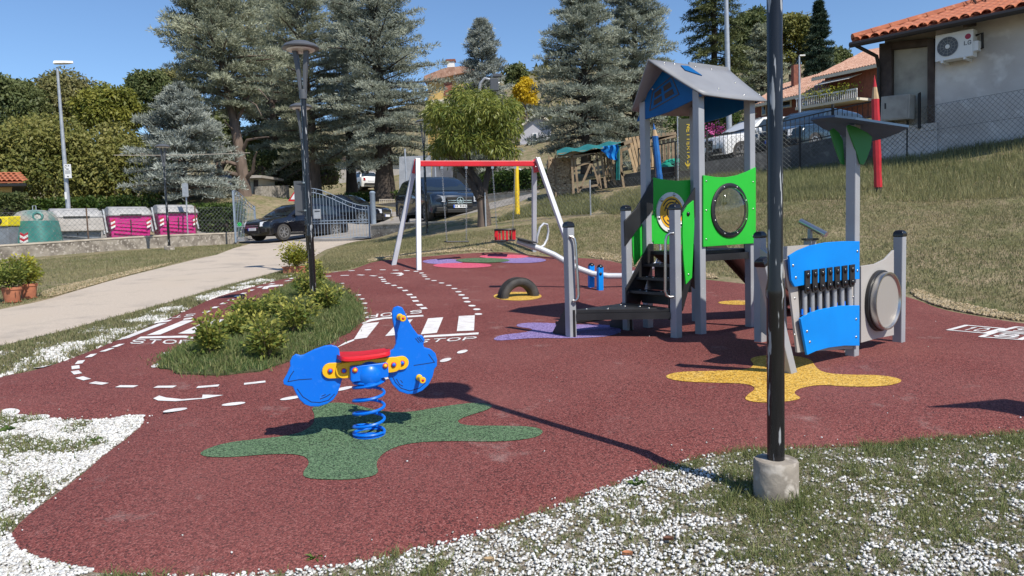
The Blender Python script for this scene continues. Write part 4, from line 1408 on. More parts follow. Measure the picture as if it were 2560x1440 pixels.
MB().prism([sight(x, y, d0 + .0) for x, y in ((1288, 592), (1342, 605), (1343, 609), (1300, 602))], (0, .28, 0)).build('seat', M['black'], ss, bevel=.008)
MB().prism([sight(x, y, d0 + .0) for x, y in ((1648, 648), (1704, 636), (1704, 641), (1650, 653))], (0, .28, 0)).build('seat', M['black'], ss, bevel=.008)
for cx, cy in ((1356, 587), (1636, 630)):
    lp = [sight(cx + dx, cy + dy, d0 + .15 + dd) for dx, dy, dd in ((-14, 20, -.1), (-13, 5, -.13), (-6, -18, -.12), (3, -28, -.05), (12, -26, .04), (15, -10, .1), (12, 10, .1), (4, 26, .02), (-6, 32, 0))]
    MB().tube(lp, .017, 8).build('hand_loop', M['pale_post'], ss, True)

# ---------------------------------------------------------------- lamp posts, one builder
def lamp(base, label, foot=None, h=3.55):
    t = thing('park_lamp', label, 'lamp post', base, 'black park lamp posts')
    x, y, z = base
    zf = z
    if foot:
        r, fh = foot
        MB().lathe([(r, -.1), (r, fh - .01), (r - .008, fh), (0, fh)], (x, y, z), (0, 0, 1), 26).build('concrete_foot', M['concrete'], t, True)
        zf = z + fh
    MB().lathe([(.042, zf - z - .05), (.042, 1.0), (.046, 1.02), (.046, 1.05), (.037, 1.1), (.036, h - .7)], (x, y, z), (0, 0, 1), 20).build('pole', M['black_paint'], t, True)
    MB().lathe([(.05, h - .72), (.052, h - .62), (.05, h - .6), (.03, h - .6)], (x, y, z), (0, 0, 1), 18).build('collar', M['lamp_grey'], t, True)
    for s in (-1, 1):
        rows = []
        for k in range(9):
            q = k / 8
            zz = z + h - .64 + .56 * q
            off_ = s * (.028 + .05 * q ** 1.5)
            wx, wy = .018 + .014 * q, .035 + .01 * q
            rows.append([(x + off_ + a * wx, y + b * wy, zz) for a, b in ((-1, -1), (1, -1), (1, 1), (-1, 1))])
        MB().sweep(rows, closed=True, caps=True).build('yoke_arm', M['lamp_grey'], t, True, bevel=.008)
    MB().lathe([(.0, h - .085), (.2, h - .085), (.235, h - .075), (.24, h - .06), (.2, h - .02), (.12, h + .012), (.0, h + .02)], (x, y, z), (0, 0, 1), 32).build('hood', M['lamp_grey'], t, True)
    MB().lathe([(.0, h - .105), (.17, h - .1), (.185, h - .086), (0, h - .086)], (x, y, z), (0, 0, 1), 28).build('lens', M['lamp_glass'], t, True)
    return t
LB = on_ground(1940, 1245)
lamp(LB, 'scratched black lamp post on round concrete foot in the near gravel', (.108, .2))
lamp(on_rub(786, 782), 'black lamp post rising from the planting island shrubs')
b2 = on_ground(774, 684)
L2 = lamp(b2, 'black lamp post with dark notice board, behind the planted island')
lamp(on_ground(424, 626), 'black lamp post on grass in front of the pink bins', (.16, .15))
b4 = sight(1068, 584, 23.6)
lamp((b4[0], b4[1], tz(b4[0], b4[1])), 'black lamp post in front of the dark blue SUV')
c = sight(758, 495, b2[1] + .06)
MB().box(c, (.36, .03, .72)).build('board', M['lamp_grey'], L2)
for dz in (-.28, .3):
    MB().lathe([(.05, 0), (.05, .03)], (b2[0], b2[1], c[2] + dz), (0, 0, 1), 14).build('clamp_band', M['steel'], L2, True)
    MB().bar((b2[0] - .0, b2[1] + .02, c[2] + dz + .015), (c[0] - .15, c[1], c[2] + dz + .015), .03).build('clamp_arm', M['lamp_grey'], L2)

# ---------------------------------------------------------------- giant pencils
def pencil(base, top, r, m, label):
    base, top = np.array(base), np.array(top)
    t = thing('giant_pencil', label, 'pencil post', base, 'giant pencil posts on the lawn')
    ax = unit(top - base)
    L = np.linalg.norm(top - base)
    hexa = lambda r0, s: [base + ax * s + r0 * (math.cos(a) * np.array([1, 0, 0]) + math.sin(a) * np.array([0, 1, 0])) for a in [PI / 4 * k for k in range(8)]]
    jit = lambda s: 1 + .05 * math.sin(s * 9) + .03 * math.sin(s * 23)
    ss_ = [L * .06 + (L * .8 - L * .06) * k / 14 for k in range(15)]
    MB().sweep([hexa(r * jit(s), s) for s in ss_], closed=True, caps=True).build('shaft', M[m], t, True)
    MB().sweep([hexa(r * .9, -.05), hexa(r * .95, L * .062)], closed=True, caps=True).build('stub', M['tyre'], t)
    MB().sweep([hexa(r * .97, L * .795), hexa(r * .5, L * .9)], closed=True, caps=True).build('sharpened_wood', M['wood_new'], t)
    MB().sweep([hexa(r * .5, L * .9), hexa(r * .05, L)], closed=True, caps=True).build('tip', M[m], t)
M['pencil_red'] = mat('red_painted_wood', (.5, .02, .03), .5, c2=(.42, .015, .022), scale=5)
M['pencil_yellow'] = mat('yellow_painted_wood', (.8, .56, .02), .5, c2=(.7, .45, .02), scale=5)
M['pencil_blue'] = mat('blue_painted_wood', (.01, .1, .33), .5, c2=(.01, .13, .4), scale=5)
pencil(sight(2196, 486, 16.5), sight(2186, 188, 16.5), .086, 'pencil_red', 'giant red pencil post standing before the plastered house')
pencil(sight(1294, 547, 23.5), sight(1289, 362, 23.5), .075, 'pencil_yellow', 'giant yellow pencil post beside the round trimmed tree')
pencil(sight(1652, 470, 20.5), sight(1634, 308, 20.5), .085, 'pencil_blue', 'giant blue pencil post seen between the tower posts')

# ---------------------------------------------------------------- shrubs and pots
M['leaf_euonymus'] = leaf_mat('variegated_shrub_leaf', (.12, .18, .04), (.62, .56, .13), .4)
M['leaf_laurel'] = leaf_mat('shrub_leaf', (.1, .15, .035), (.45, .45, .1), .35)
M['leaf_yellow'] = leaf_mat('yellow_shrub_leaf', (.16, .2, .03), (.55, .47, .06), .3)
M['stem'] = mat('shrub_stem', (.12, .085, .05), .9)
def shrub_parts(parent, base, h, r, m, n=900, L=.055, leaf='foliage', ns=9):
    base = np.array(base)
    P, D = [], []
    mb = MB()
    for k in range(ns):
        a = 2 * PI * k / ns + random.random()
        q = random.random() ** .6 * (0 if k == 0 else 1)
        tipp = base + np.array([math.cos(a) * r * q, math.sin(a) * r * q, h * (.45 + .75 * random.random()) * (1 - .2 * q)])
        midp = base + (tipp - base) * .5 + np.array([0, 0, h * .08])
        mb.tube([base + np.array([math.cos(a) * .02, math.sin(a) * .02, -.02]), midp, tipp], [.008, .006, .003], 5)
        m_n = n // ns
        t = .25 + .75 * RNG.random(m_n) ** .8
        pos = base + (tipp - base) * t[:, None] + RNG.normal(size=(m_n, 3)) * np.array([r * .22, r * .22, h * .07])
        P.append(pos)
        D.append((pos - (base + (tipp - base) * t[:, None])) * 4 / r + np.array([math.cos(a) * .3, math.sin(a) * .3, .7]) + RNG.normal(size=(m_n, 3)) * .5)
    P, D = np.concatenate(P), np.concatenate(D)
    P[:, 2] = np.maximum(P[:, 2], base[2] + .02)
    hh = (P[:, 2] - base[2]) / h
    tint = np.clip(RNG.random(len(P)) ** 1.6 * .7 + np.clip(hh - .75, 0, 1) * 1.2, 0, 1)
    mb.build('stem', M['stem'], parent)
    leaves(leaf, P, D, L * (.6 + .7 * RNG.random(len(P))), L * .5, M[m], parent, tint, droop=.1)
sh = [((528, 898), .41, .17, 'rounded variegated shrub at the near left end of the island'), ((668, 905), .40, .18, 'single bright shrub at the front of the island'), ((622, 830), .38, .24, 'low spreading shrub in the middle of the island'),
      ((738, 845), .38, .22, 'leafy shrub in front of the island lamp post'), ((690, 800), .36, .22, 'dark green shrub left of the island lamp post'), ((818, 785), .33, .18, 'yellow tipped shrub right of the island lamp post'),
      ((772, 752), .45, .2, 'tall shrub behind the island lamp post'), ((790, 718), .42, .2, 'farthest shrub of the island, next to the rectangular planter'), ((590, 852), .27, .14, 'small shrub between the larger ones on the island')]
for (p, h, r, lab) in sh:
    b = on_rub(*p)
    b[2] = float(island_z(b[:1], b[1:2])[0])
    t = thing('island_shrub', lab, 'shrub', b, 'shrubs on the planting island')
    shrub_parts(t, b, h * .92, r * 1.05, 'leaf_euonymus', 850, .06)
def pot(px, r, h, label, hp, rp, m, n=900, seed=0):
    b = on_ground(*px)
    b[2] += .015
    t = thing('potted_plant', label, 'potted plant', b, 'terracotta pots beside the path')
    MB().lathe([(r * .75, 0), (r * .98, h * .82), (r * 1.06, h * .83), (r * 1.08, h), (r * .96, h), (r * .9, h * .86), (0, h * .84)], b, (0, 0, 1), 24).build('pot', M['terracotta'], t, True)
    MB().lathe([(r * .9, 0), (r * 1.0, .02), (0, .02)], b - np.array([0, 0, .012]), (0, 0, 1), 20).build('saucer', M['terracotta'], t, True)
    shrub_parts(t, b + np.array([0, 0, h * .85]), hp, rp, m, n, .07)
pot((31, 757), .145, .25, 'leafy green plant in a terracotta pot at the left edge', .48, .28, 'leaf_laurel', 1200)
pot((73, 747), .135, .25, 'yellow leaved shrub in a terracotta pot, right of its neighbour', .5, .24, 'leaf_yellow', 1300)
b = on_ground(742, 684)
t = thing('planter_box', 'rectangular terracotta planter with yellow shrub beside the path', 'planter', b)
MB().box(b + np.array([0, 0, .075]), (.52, .24, .15)).build('trough', M['terracotta'], t, bevel=.012)
MB().box(b + np.array([0, 0, .145]), (.55, .27, .03)).build('trough_rim', M['terracotta'], t, bevel=.008)
shrub_parts(t, b + np.array([0, 0, .15]), .46, .33, 'leaf_yellow', 1800, .06, ns=14)

# ---------------------------------------------------------------- cars
M['car_black'] = mat('black_car_paint', (.006, .006, .009), .22, coat=1.0)
M['car_blue'] = mat('dark_blue_car_paint', (.012, .02, .035), .25, metal=.3, coat=1.0)
M['car_white'] = mat('white_car_paint', (.7, .7, .69), .3, coat=.8)
M['car_brown'] = mat('taupe_car_paint', (.17, .15, .125), .3, metal=.3, coat=.8)
M['car_teal'] = mat('petrol_car_paint', (.015, .03, .04), .25, metal=.2, coat=1.0)
M['glass'] = mat('car_glass', (.02, .028, .032), .04, spec=1.0)
M['trim'] = mat('black_trim', (.012, .012, .012), .6)
M['rim'] = mat('alloy_rim', (.5, .5, .5), .3, metal=.8)
M['chrome'] = mat('chrome', (.75, .75, .75), .12, metal=1)
M['headlight'] = mat('headlamp_glass', (.55, .57, .6), .08, spec=.9)
M['taillight'] = mat('tail_lamp', (.35, .008, .008), .15)
M['plate_white'] = mat('number_plate', (.75, .76, .78), .4)
M['plate_blue'] = mat('plate_blue_band', (.01, .08, .5), .4)

def car(label, pos, heading, L, W, H, paint, style='hatch', group=None, sign=None):
    hd = math.atan2(heading[1], heading[0])
    t = thing('parked_car', label, 'car', pos, 'parked cars')
    X = Matrix.Translation([float(k) for k in pos]) @ Matrix.Rotation(hd, 4, 'Z')
    k = L / 4.3
    suv = style == 'suv'
    gz = .30 if suv else .22
    wr = .37 if suv else .33
    bh, hh = (1.06 if suv else .95) * H / (1.65 if suv else 1.45), (.98 if suv else .84) * H / (1.65 if suv else 1.45)
    xf, xr = 1.32 * k, -1.3 * k
    f, r_ = L / 2, -L / 2
    def arch(xc):
        return [(xc + (wr + .05) * math.cos(a), max(gz, wr + (wr + .05) * math.sin(a))) for a in [PI * q / 8 for q in range(9)]]
    poly = [(f - .08, gz), (f - .01, .42), (f, hh * .68), (f - .07 * k, hh * .86), (f - .3 * k, hh * .97), (1.1 * k, bh - .01), (0, bh), (-1.5 * k, bh + .05), (r_ + .12, bh + .03), (r_ + .02, bh * .8), (r_, .5), (r_ + .06, gz)]
    poly += [p for p in arch(xr)[::-1]] + [p for p in arch(xf)[::-1]]
    w = W / 2
    def slice_(y, a, b):
        s = abs(y) / w
        out = []
        for x, z in poly:
            x2 = x * (1 - a) - math.copysign(.16 * k * s ** 3, x) * (abs(x) / (L / 2)) ** 6
            z2 = z - (b if z > .6 else 0) * min(1, (z - .6) / .2) if z > .6 else z
            out.append((x2, y, z2))
        return out
    rows = [slice_(-w, .012, .07), slice_(-w + .02, .004, .03), slice_(-w + .1, 0, .008), slice_(-w * .5, 0, -.012), slice_(0, 0, -.02), slice_(w * .5, 0, -.012), slice_(w - .1, 0, .008), slice_(w - .02, .004, .03), slice_(w, .012, .07)]
    body = MB(X).sweep(rows, closed=True, caps=True).build('body', M[paint], t, True)
    # cabin
    back = {'hatch': (-1.72 * k, -1.35 * k), 'suv': (-2.0 * k, -1.75 * k), 'small': (-1.62 * k, -1.42 * k)}[style]
    cab = [(1.12 * k, bh - .04), (.45 * k, bh + (H - bh) * .72), (.2 * k, H - .05), (-.35 * k, H), (back[1] + .2, H - .06), (back[1] - .02, H - .11), (back[0], bh)]
    def hw(z):
        q = (z - bh) / (H - bh)
        return w * (.955 - .23 * max(q, 0))
    rows = []
    for s in (-1, -.93, -.6, 0, .6, .93, 1):
        rows.append([(x, s * hw(z), z + (.025 * (1 - s * s) if z > bh + .2 else 0) - (.03 if abs(s) == 1 and z > H - .12 else 0)) for x, z in cab])
    MB(X).sweep(rows, closed=True, caps=True).build('cabin', M[paint], t, True)
    # windows
    def lerp(a, b, q):
        return (a[0] + (b[0] - a[0]) * q, a[1] + (b[1] - a[1]) * q)
    for s in (-1, 1):
        lo = bh + .03
        hi = H - .13
        xa0, xa1 = .80 * k, .30 * k
        xb1, xb0 = back[1] + .12, back[0] + .22
        for i, (q0, q1) in enumerate(((0.0, .47), (.51, 1.0))):
            p = []
            for (x, z) in ((xa0 + (xb0 - xa0) * q0, lo), (xa0 + (xb0 - xa0) * q1, lo), (xa1 + (xb1 - xa1) * q1, hi), (xa1 + (xb1 - xa1) * q0, hi)):
                p.append((x, s * (hw(z) + .003), z))
            MB(X).prism(p, (0, s * .006, 0)).build('side_window', M['glass'], t)
        m_ = MB(X).box((.72 * k, s * (w + .07), bh + .05), (.12, .19, .13)).build('mirror', M[paint], t, bevel=.03)
        MB(X).box((.25 * k, s * (w + .002), bh - .12), (.16, .02, .025)).build('door_handle', M['trim'] if paint != 'car_white' else M['car_white'], t)
        MB(X).box((0, s * (w - .004), gz + .05), (2.0 * k, .02, .09)).build('sill', M['trim'], t)
    def glasspane(a, b, name):
        (x0, z0), (x1, z1) = a, b
        nx, nz = (z1 - z0), -(x1 - x0)
        n_ = math.hypot(nx, nz)
        sg = 1 if name == 'windscreen' else -1
        nx, nz = nx / n_ * sg, nz / n_ * sg
        p = [(x + nx * .012, y, z + nz * .012 + .02 * (z > bh + .2)) for x, z, y in ((x0, z0, -hw(z0) * .9), (x0, z0, hw(z0) * .9), (x1, z1, hw(z1) * .88), (x1, z1, -hw(z1) * .88))]
        MB(X).prism(p, (nx * .006, 0, nz * .006)).build(name, M['glass'], t)
    glasspane(lerp(cab[0], cab[2], .1), lerp(cab[0], cab[2], .95), 'windscreen')
    glasspane(lerp(cab[6], cab[5], .12), lerp(cab[6], cab[5], .9), 'rear_window')
    # wheels
    for xc in (xf, xr):
        for s in (-1, 1):
            o = (xc, s * (w - .2), wr)
            wh = MB(X).lathe([(wr * .62, 0), (wr * .98, 0), (wr, .03), (wr, .17), (wr * .97, .2), (wr * .7, .205), (wr * .66, .18), (0, .17)], o, (0, s, 0), 26).build('wheel', M['tyre'], t, True)
            mb = MB(X)
            c = Vector((xc, s * (w - .012), wr))
            for q in range(7):
                a = 2 * PI * q / 7
                mb.bar(c + Vector((math.cos(a) * .03, 0, math.sin(a) * .03)), c + Vector((math.cos(a) * wr * .64, 0, math.sin(a) * wr * .64)), .035 if not suv else .045, .02, up=(0, 1, 0))
            mb.lathe([(wr * .6, -.02), (wr * .67, -.02), (wr * .67, .012), (wr * .6, .012), (wr * .6, -.02)], c, (0, s, 0), 26, False)
            mb.lathe([(.05, -.01), (.05, .015), (0, .018)], c, (0, s, 0), 12)
            mb.build('rim', M['rim'], wh, True)
        MB(X).box((xc, 0, wr + .1), (wr * 1.9, W - .5, wr * 1.5)).build('wheel_well', M['trim'], t)
    # front
    for s in (-1, 1):
        y0, y1 = s * w * .92, s * w * .55
        MB(X).prism([(f - .42 * k, y0 * 1.02, hh * .93), (f - .24 * k, y0, hh * .68), (f - .02, y1, hh * .64), (f - .045, y1, hh * .83)], (.03, s * .014, .02)).build('headlight', M['headlight'], t, True)
        MB(X).box((f - .1, s * w * .68, .42), (.14, w * .42, .16)).build('air_intake', M['trim'], t, bevel=.02)
        MB(X).prism([(r_ + .0, s * w * .6, bh * .72), (r_ + .22 * k, s * w * .985, bh * .72), (r_ + .3 * k, s * w * .96, bh * .93), (r_ + .05, s * w * .62, bh * .93)], (-.02, s * .012, 0)).build('tail_light', M['taillight'], t)
    MB(X).box((f - .005, 0, hh * .66), (.03, w * 1.0, hh * .33)).build('grille', M['trim'], t, bevel=.02)
    MB(X).box((f - .0, 0, .36), (.06, w * 1.0, .12)).build('lower_grille', M['trim'], t, bevel=.015)
    for q in (-.055, .02):
        MB(X).box((f + .012, 0, hh * .68 + q), (.015, w * .92, .022)).build('grille_bar', M['chrome'], t)
    pz = .47 if not suv else .52
    MB(X).box((f + .022, 0, pz), (.012, .52, .11)).build('number_plate', M['plate_white'], t)
    MB(X).box((f + .029, -.235, pz), (.004, .05, .108)).build('plate_band', M['plate_blue'], t)
    MB(X).box((r_ - .012, 0, bh * .72), (.012, .52, .11)).build('number_plate', M['plate_white'], t)
    MB(X).box((r_ - .005, 0, .42), (.06, w * 1.5, .18)).build('rear_bumper_trim', M['trim'], t, bevel=.02)
    if sign == 'star':
        ring = [(f + .04, .125 * math.cos(a), hh * .69 + .125 * math.sin(a)) for a in [2 * PI * q / 24 for q in range(24)]]
        mb = MB(X).tube(ring, .013, 6, closed=True)
        for q in range(3):
            a = PI / 2 + 2 * PI * q / 3
            mb.prism([(f + .035, .02 * math.cos(a + PI / 2), hh * .69 + .02 * math.sin(a + PI / 2)), (f + .035, .12 * math.cos(a), hh * .69 + .12 * math.sin(a)), (f + .035, .02 * math.cos(a - PI / 2), hh * .69 + .02 * math.sin(a - PI / 2))], (.012, 0, 0))
        mb.build('emblem', M['chrome'], t)
        for q in range(7):
            if q != 2:
                MB(X).box((f + .03, -.17 + .058 * q, pz), (.003, .03, .065)).build('plate_character', M['trim'], t)
    return t

def gpos(px, py, d, dz=0):
    p = sight(px, py, d)
    return (p[0], p[1], p[2] + dz)
hdg = np.array([-.60, -.80])
pw = np.array(gpos(707, 601, 29.6))
ctr_ = pw[:2] - hdg * 1.32 - np.array([-hdg[1], hdg[0]]) * .78
car('black hatchback parked nose-out behind the open gate', (ctr_[0], ctr_[1], pw[2]), hdg, 4.3, 1.8, 1.5, 'car_black', 'hatch')
car('black SUV in side view behind the closed gate leaf', gpos(868, 569, 37.4), (.95, -.3), 4.5, 1.88, 1.64, 'car_black', 'suv')
car('dark blue SUV facing the swing, with round star emblem in its grille', gpos(1094, 556, 28.5), (.44, -.9), 4.65, 1.95, 1.74, 'car_blue', 'suv', sign='star')
car('small white hatchback parked far back under the big cedar', gpos(908, 476, 64), (-.55, .83), 3.65, 1.63, 1.55, 'car_white', 'small')
car('taupe car parked beside the bare cedar trunk', gpos(560, 498, 46), (-.2, .98), 4.3, 1.8, 1.55, 'car_brown', 'hatch')
car('white car behind the railing, seen through the tower', gpos(1892, 412, 25.4, -.05), (-.93, -.36), 4.3, 1.8, 1.6, 'car_white', 'suv')
car('petrol blue car behind the railing, right of the white car', gpos(2030, 397, 24.6, -.05), (-.8, -.6), 4.4, 1.85, 1.62, 'car_teal', 'suv')
car('distant pale car under the blue spruce', gpos(1238, 458, 56), (-.9, -.3), 4.2, 1.75, 1.5, 'car_white', 'hatch')

# ---------------------------------------------------------------- walls
def run_wall(name, label, pts, h, th, m, coping=None, cat='wall', hs=None):
    """pts: base points along the wall"""
    pts = [np.array(p, float) for p in pts]
    t = thing(name, label, cat, pts[0])
    rows, rows2 = [], []
    for i, p in enumerate(pts):
        d = pts[min(i + 1, len(pts) - 1)] - pts[max(i - 1, 0)]
        n = unit(np.array([d[1], -d[0], 0]))
        hh_ = hs[i] if hs else h
        a, b = p - n * th / 2, p + n * th / 2
        up = np.array([0, 0, 1.0])
        rows.append([a - up * .5, b - up * .5, b + up * hh_, a + up * hh_])
        rows2.append([a - n * .02 + up * (hh_ + .001), b + n * .02 + up * (hh_ + .001), b + n * .02 + up * (hh_ + .06), a - n * .02 + up * (hh_ + .06)])
    MB().sweep(rows, closed=True, caps=True).build('wall_body', m, t)
    if coping:
        MB().sweep(rows2, closed=True, caps=True).build('coping', coping, t, bevel=.008)
    return t
def along(a, b, n):
    a, b = np.array(a), np.array(b)
    return [a + (b - a) * k / n for k in range(n + 1)]
wl0, wl1 = on_ground(-260, 668), on_ground(592, 609)
wpts = along(wl0, wl1, 8)
wpts = [np.array([p[0], p[1], tz(p[0], p[1])]) for p in wpts]
run_wall('low_concrete_wall', 'low stained concrete wall in front of the waste bins', wpts, .4, .22, M['concrete'], M['coping'])
wr0, wr1 = np.array(gpos(934, 598, 28.0)), np.array(gpos(1142, 580, 25.3))
rp = along(wr0, wr1, 6)
run_wall('low_concrete_wall', 'short low concrete wall right of the gate, below the dark blue SUV', rp, .42, .22, M['concrete'], M['coping'], hs=[.5, .48, .45, .42, .39, .36, .33])
fw0, fw1 = np.array(gpos(935, 548, 41)), np.array(gpos(1345, 520, 33.5))
run_wall('roadside_wall', 'pale roadside wall beyond the street behind the trimmed tree', along(fw0, fw1, 4), .75, .25, M['coping'], M['concrete'])
st = thing('street_railing', 'cream slatted railing on the far side of the street', 'railing', gpos(1150, 500, 37.5))
for x0, x1, d in ((950, 985, 40.5), (1222, 1252, 35.5), (1255, 1290, 35.2)):
    for k in range(8):
        p = np.array(gpos(x0 + (x1 - x0) * k / 7, 512, d))
        MB().box(p, (.05, .03, .62)).build('railing_slat', M['coping'], st)
    a, b = np.array(gpos(x0 - 2, 499, d)), np.array(gpos(x1 + 2, 499, d))
    MB().bar(a, b, .05, .05).build('railing_rail', M['coping'], st)
# retaining wall with parking above
rt = [np.array(gpos(*p)) for p in ((1480, 478, 26.6), (1580, 464, 25.2), (1680, 452, 24.0), (1830, 436, 22.9), (2000, 417, 21.8), (2130, 402, 21.0), (2252, 388, 20.3))]
tops = [np.array(gpos(*p)) for p in ((1480, 450, 26.6), (1580, 434, 25.2), (1680, 417, 24.0), (1830, 396, 22.9), (2000, 362, 21.8), (2130, 335, 21.0), (2252, 312, 20.3))]
run_wall('retaining_wall', 'dark grey retaining wall below the parked cars', rt, 1, .25, M['concrete_dark'], None, hs=[b[2] - a[2] for a, b in zip(rt, tops)])
back = [p + np.array([1.4, 8.0, .1]) for p in tops]
o = MB().sweep([[p + np.array([.1, .14, -.02]) for p in tops], back]).build('car_park', M['street'])
tag(o, 'asphalt car park above the dark retaining wall', kind='structure')
rl = thing('iron_railing', 'black iron bar railing on top of the retaining wall', 'railing', tops[1])
seg = []
for a, b in zip(tops[1:-1], tops[2:]):
    L_ = np.hypot(*(b - a)[:2])
    n = int(L_ / .125)
    for k in range(n):
        seg.append(a + (b - a) * k / n)
    for dz, ww in ((.08, .03), (.78, .04)):
        MB().bar(a + np.array([0, 0, dz]), b + np.array([0, 0, dz]), ww, .03).build('rail', M['trim'], rl)
br_ = MB().tube([(0, 0, .08), (0, 0, .78)], .009, 5, cap=False)
bo = br_.build('bar', M['trim'], rl)
for v in bo.data.vertices:
    v.co += rl.location
bo.location = Vector(seg[0]) - rl.location
for i, p in enumerate(seg[1:]):
    if i % 14 == 6:
        MB().post(p, p + np.array([0, 0, .95]), .06, (1, 0)).build('post', M['trim'], rl)
    c = bo.copy()
    col.objects.link(c)
    c.location = Vector(p) - rl.location

# ---------------------------------------------------------------- chain link fences
def chain_fence(label, pts, h, step, post_every, wire=.0028, mpost='trim', postr=.03, at_pts=None):
    pts = [np.array(p, float) for p in pts]
    t = thing('chain_link_fence', label, 'fence', pts[0])
    cum = np.concatenate([[0], np.cumsum([np.hypot(*(b - a)[:2]) for a, b in zip(pts[:-1], pts[1:])])])
    X_, Y_, Z_ = (np.interp(np.linspace(0, cum[-1], 400), cum, [p[i] for p in pts]) for i in range(3))
    S_ = np.linspace(0, cum[-1], 400)
    def at(s, z):
        return np.array([np.interp(s, S_, X_), np.interp(s, S_, Y_), np.interp(s, S_, Z_) + z])
    V, F = [], []
    def wire_(a, b):
        d = unit(b - a)
        up = np.array([0, 0, 1.0]) if abs(d[2]) < .9 else np.array([1.0, 0, 0])
        e = unit(np.cross(d, up))
        g = np.cross(d, e)
        k = len(V)
        for p in (a, b):
            for q in range(3):
                V.append(p + wire * (e * math.cos(2.1 * q) + g * math.sin(2.1 * q)))
        for q in range(3):
            F.append((k + q, k + (q + 1) % 3, k + 3 + (q + 1) % 3, k + 3 + q))
    n = int((cum[-1] + h) / step)
    for k in range(n):
        for sg in (1, -1):
            s0 = k * step - (h if sg == 1 else 0)
            s1 = s0 + sg * h if sg == 1 else s0 - h
            a_, b_ = (s0, 0.0), (s0 + h * sg, h)
            # clip to fence ends
            def clip(p, q):
                (x0, z0), (x1, z1) = p, q
                out = []
                for (x, z) in (p, q):
                    if x < 0:
                        f_ = (0 - x0) / (x1 - x0)
                        x, z = 0, z0 + (z1 - z0) * f_
                    if x > cum[-1]:
                        f_ = (cum[-1] - x0) / (x1 - x0)
                        x, z = cum[-1], z0 + (z1 - z0) * f_
                    out.append((x, z))
                return out
            if max(a_[0], b_[0]) <= 0 or min(a_[0], b_[0]) >= cum[-1]:
                continue
            (xa, za), (xb, zb) = clip(a_, b_)
            wire_(at(xa, za), at(xb, zb))
    for z in (.02, h / 2, h):
        for q in range(0, 40):
            wire_(at(cum[-1] * q / 40, z), at(cum[-1] * (q + 1) / 40, z))
    o = mesh_obj('wire_netting', np_mesh('wire_netting', np.array(V) - ROOT[t.name], np.array(F), 4), M['wire'], t)
    o['kind'] = 'stuff'
    stops = [cum[i] for i in at_pts] if at_pts else list(np.arange(0, cum[-1] + .01, post_every))
    for s in stops:
        p = at(min(s, cum[-1]), 0)
        MB().tube([p - np.array([0, 0, .2]), p + np.array([0, 0, h + .06])], postr, 8).build('fence_post', M[mpost], t, True)
    return t
cf = [on_ground(*p) for p in ((1690, 462), (1850, 447), (2000, 432), (2130, 412), (2268, 395), (2400, 378), (2560, 360))]
cf += [cf[-1] + (cf[-1] - cf[-2]) * 1.2]
chain_fence('black wire mesh fence along the bank below the plastered house', cf, 1.25, .13, 2.9, .004, at_pts=(0, 2, 4, 7))
M['rust'] = mat('rusty_post', (.14, .09, .06), .8, c2=(.07, .05, .04), scale=8)
lf = [p + np.array([0, 0, .46]) for p in wpts[1:]]
chain_fence('wire mesh fence on rusty posts along the low wall by the bins', lf, 1.0, .16, 3.9, .0045, 'rust', .025)
mf = [on_ground(*p) for p in ((1215, 566), (1290, 556), (1400, 545), (1500, 536), (1600, 528), (1690, 520))]
chain_fence('low wire mesh fence across the lawn behind the swing', mf, .95, .12, 3.2, .0026, 'galv', .022)

# ---------------------------------------------------------------- gates
M['gate_blue'] = mat('pale_blue_gate_paint', (.27, .33, .41), .45, c2=(.22, .27, .34), scale=6)
def gate(label, a, b, ha, hb, nbar, bulge):
    a, b = np.array(a), np.array(b)
    t = thing('iron_gate', label, 'gate', a, 'gate leaves at the park entrance')
    top = lambda q: ha + (hb - ha) * (q * q * (3 - 2 * q)) + bulge * math.sin(PI * q)
    P_ = lambda q, z: a + (b - a) * q + np.array([0, 0, z])
    for q in (0, 1):
        MB().bar(P_(q, .03), P_(q, top(q)), .055).build('stile', M['gate_blue'], t)
    for z in (.08, .62, .72):
        MB().bar(P_(0, z), P_(1, z), .025).build('rail', M['gate_blue'], t)
    for dz in (0, -.16):
        MB().tube([P_(k / 14, top(k / 14) + dz) for k in range(15)], .015, 6).build('arched_rail', M['gate_blue'], t)
    for k in range(1, nbar):
        q = k / nbar
        MB().tube([P_(q, .08), P_(q, top(q) - .16)], .009, 5).build('bar', M['gate_blue'], t)
    for k in range(6):
        q = (k + .5) / 6
        d = unit(b - a)
        for zc in (.67, top(q) - .08):
            c = P_(q, zc)
            MB().tube([c + (d * math.cos(x) + np.array([0, 0, 1]) * math.sin(x)) * .065 for x in [2 * PI * j / 12 for j in range(12)]], .009, 5, closed=True).build('ring', M['gate_blue'], t)
    return t
gl = gate('pale blue open gate leaf by the low wall, with small green disc', gpos(590, 608, 28.7), gpos(641, 602, 31.2), 2.02, 1.45, 14, .05)
c = np.array(gpos(599, 561, 28.6))
MB().lathe([(.0, 0), (.075, 0), (.075, .02), (0, .02)], c, (0, -1, 0), 16).build('green_disc', mat('green_label', (.03, .55, .12), .5), gl)
MB().lathe([(.028, .021), (.045, .021), (.045, .024), (.028, .024), (.028, .021)], c, (0, -1, 0), 16, False).build('disc_mark', M['black'], gl)
gate('pale blue gate leaf standing across the entrance in front of the black SUV', gpos(925, 597, 28.1), gpos(781, 600, 28.6), 1.25, 1.98, 18, -.03)
p = np.array(gpos(936, 598, 28.0))
t = thing('gate_post', 'pale round gate post at the right gate hinge', 'gate post', p)
MB().lathe([(.1, -.1), (.1, 1.7), (.115, 1.72), (.115, 1.76), (.06, 1.8), (0, 1.81)], p, (0, 0, 1), 16).build('shaft', M['gate_blue'], t, True)
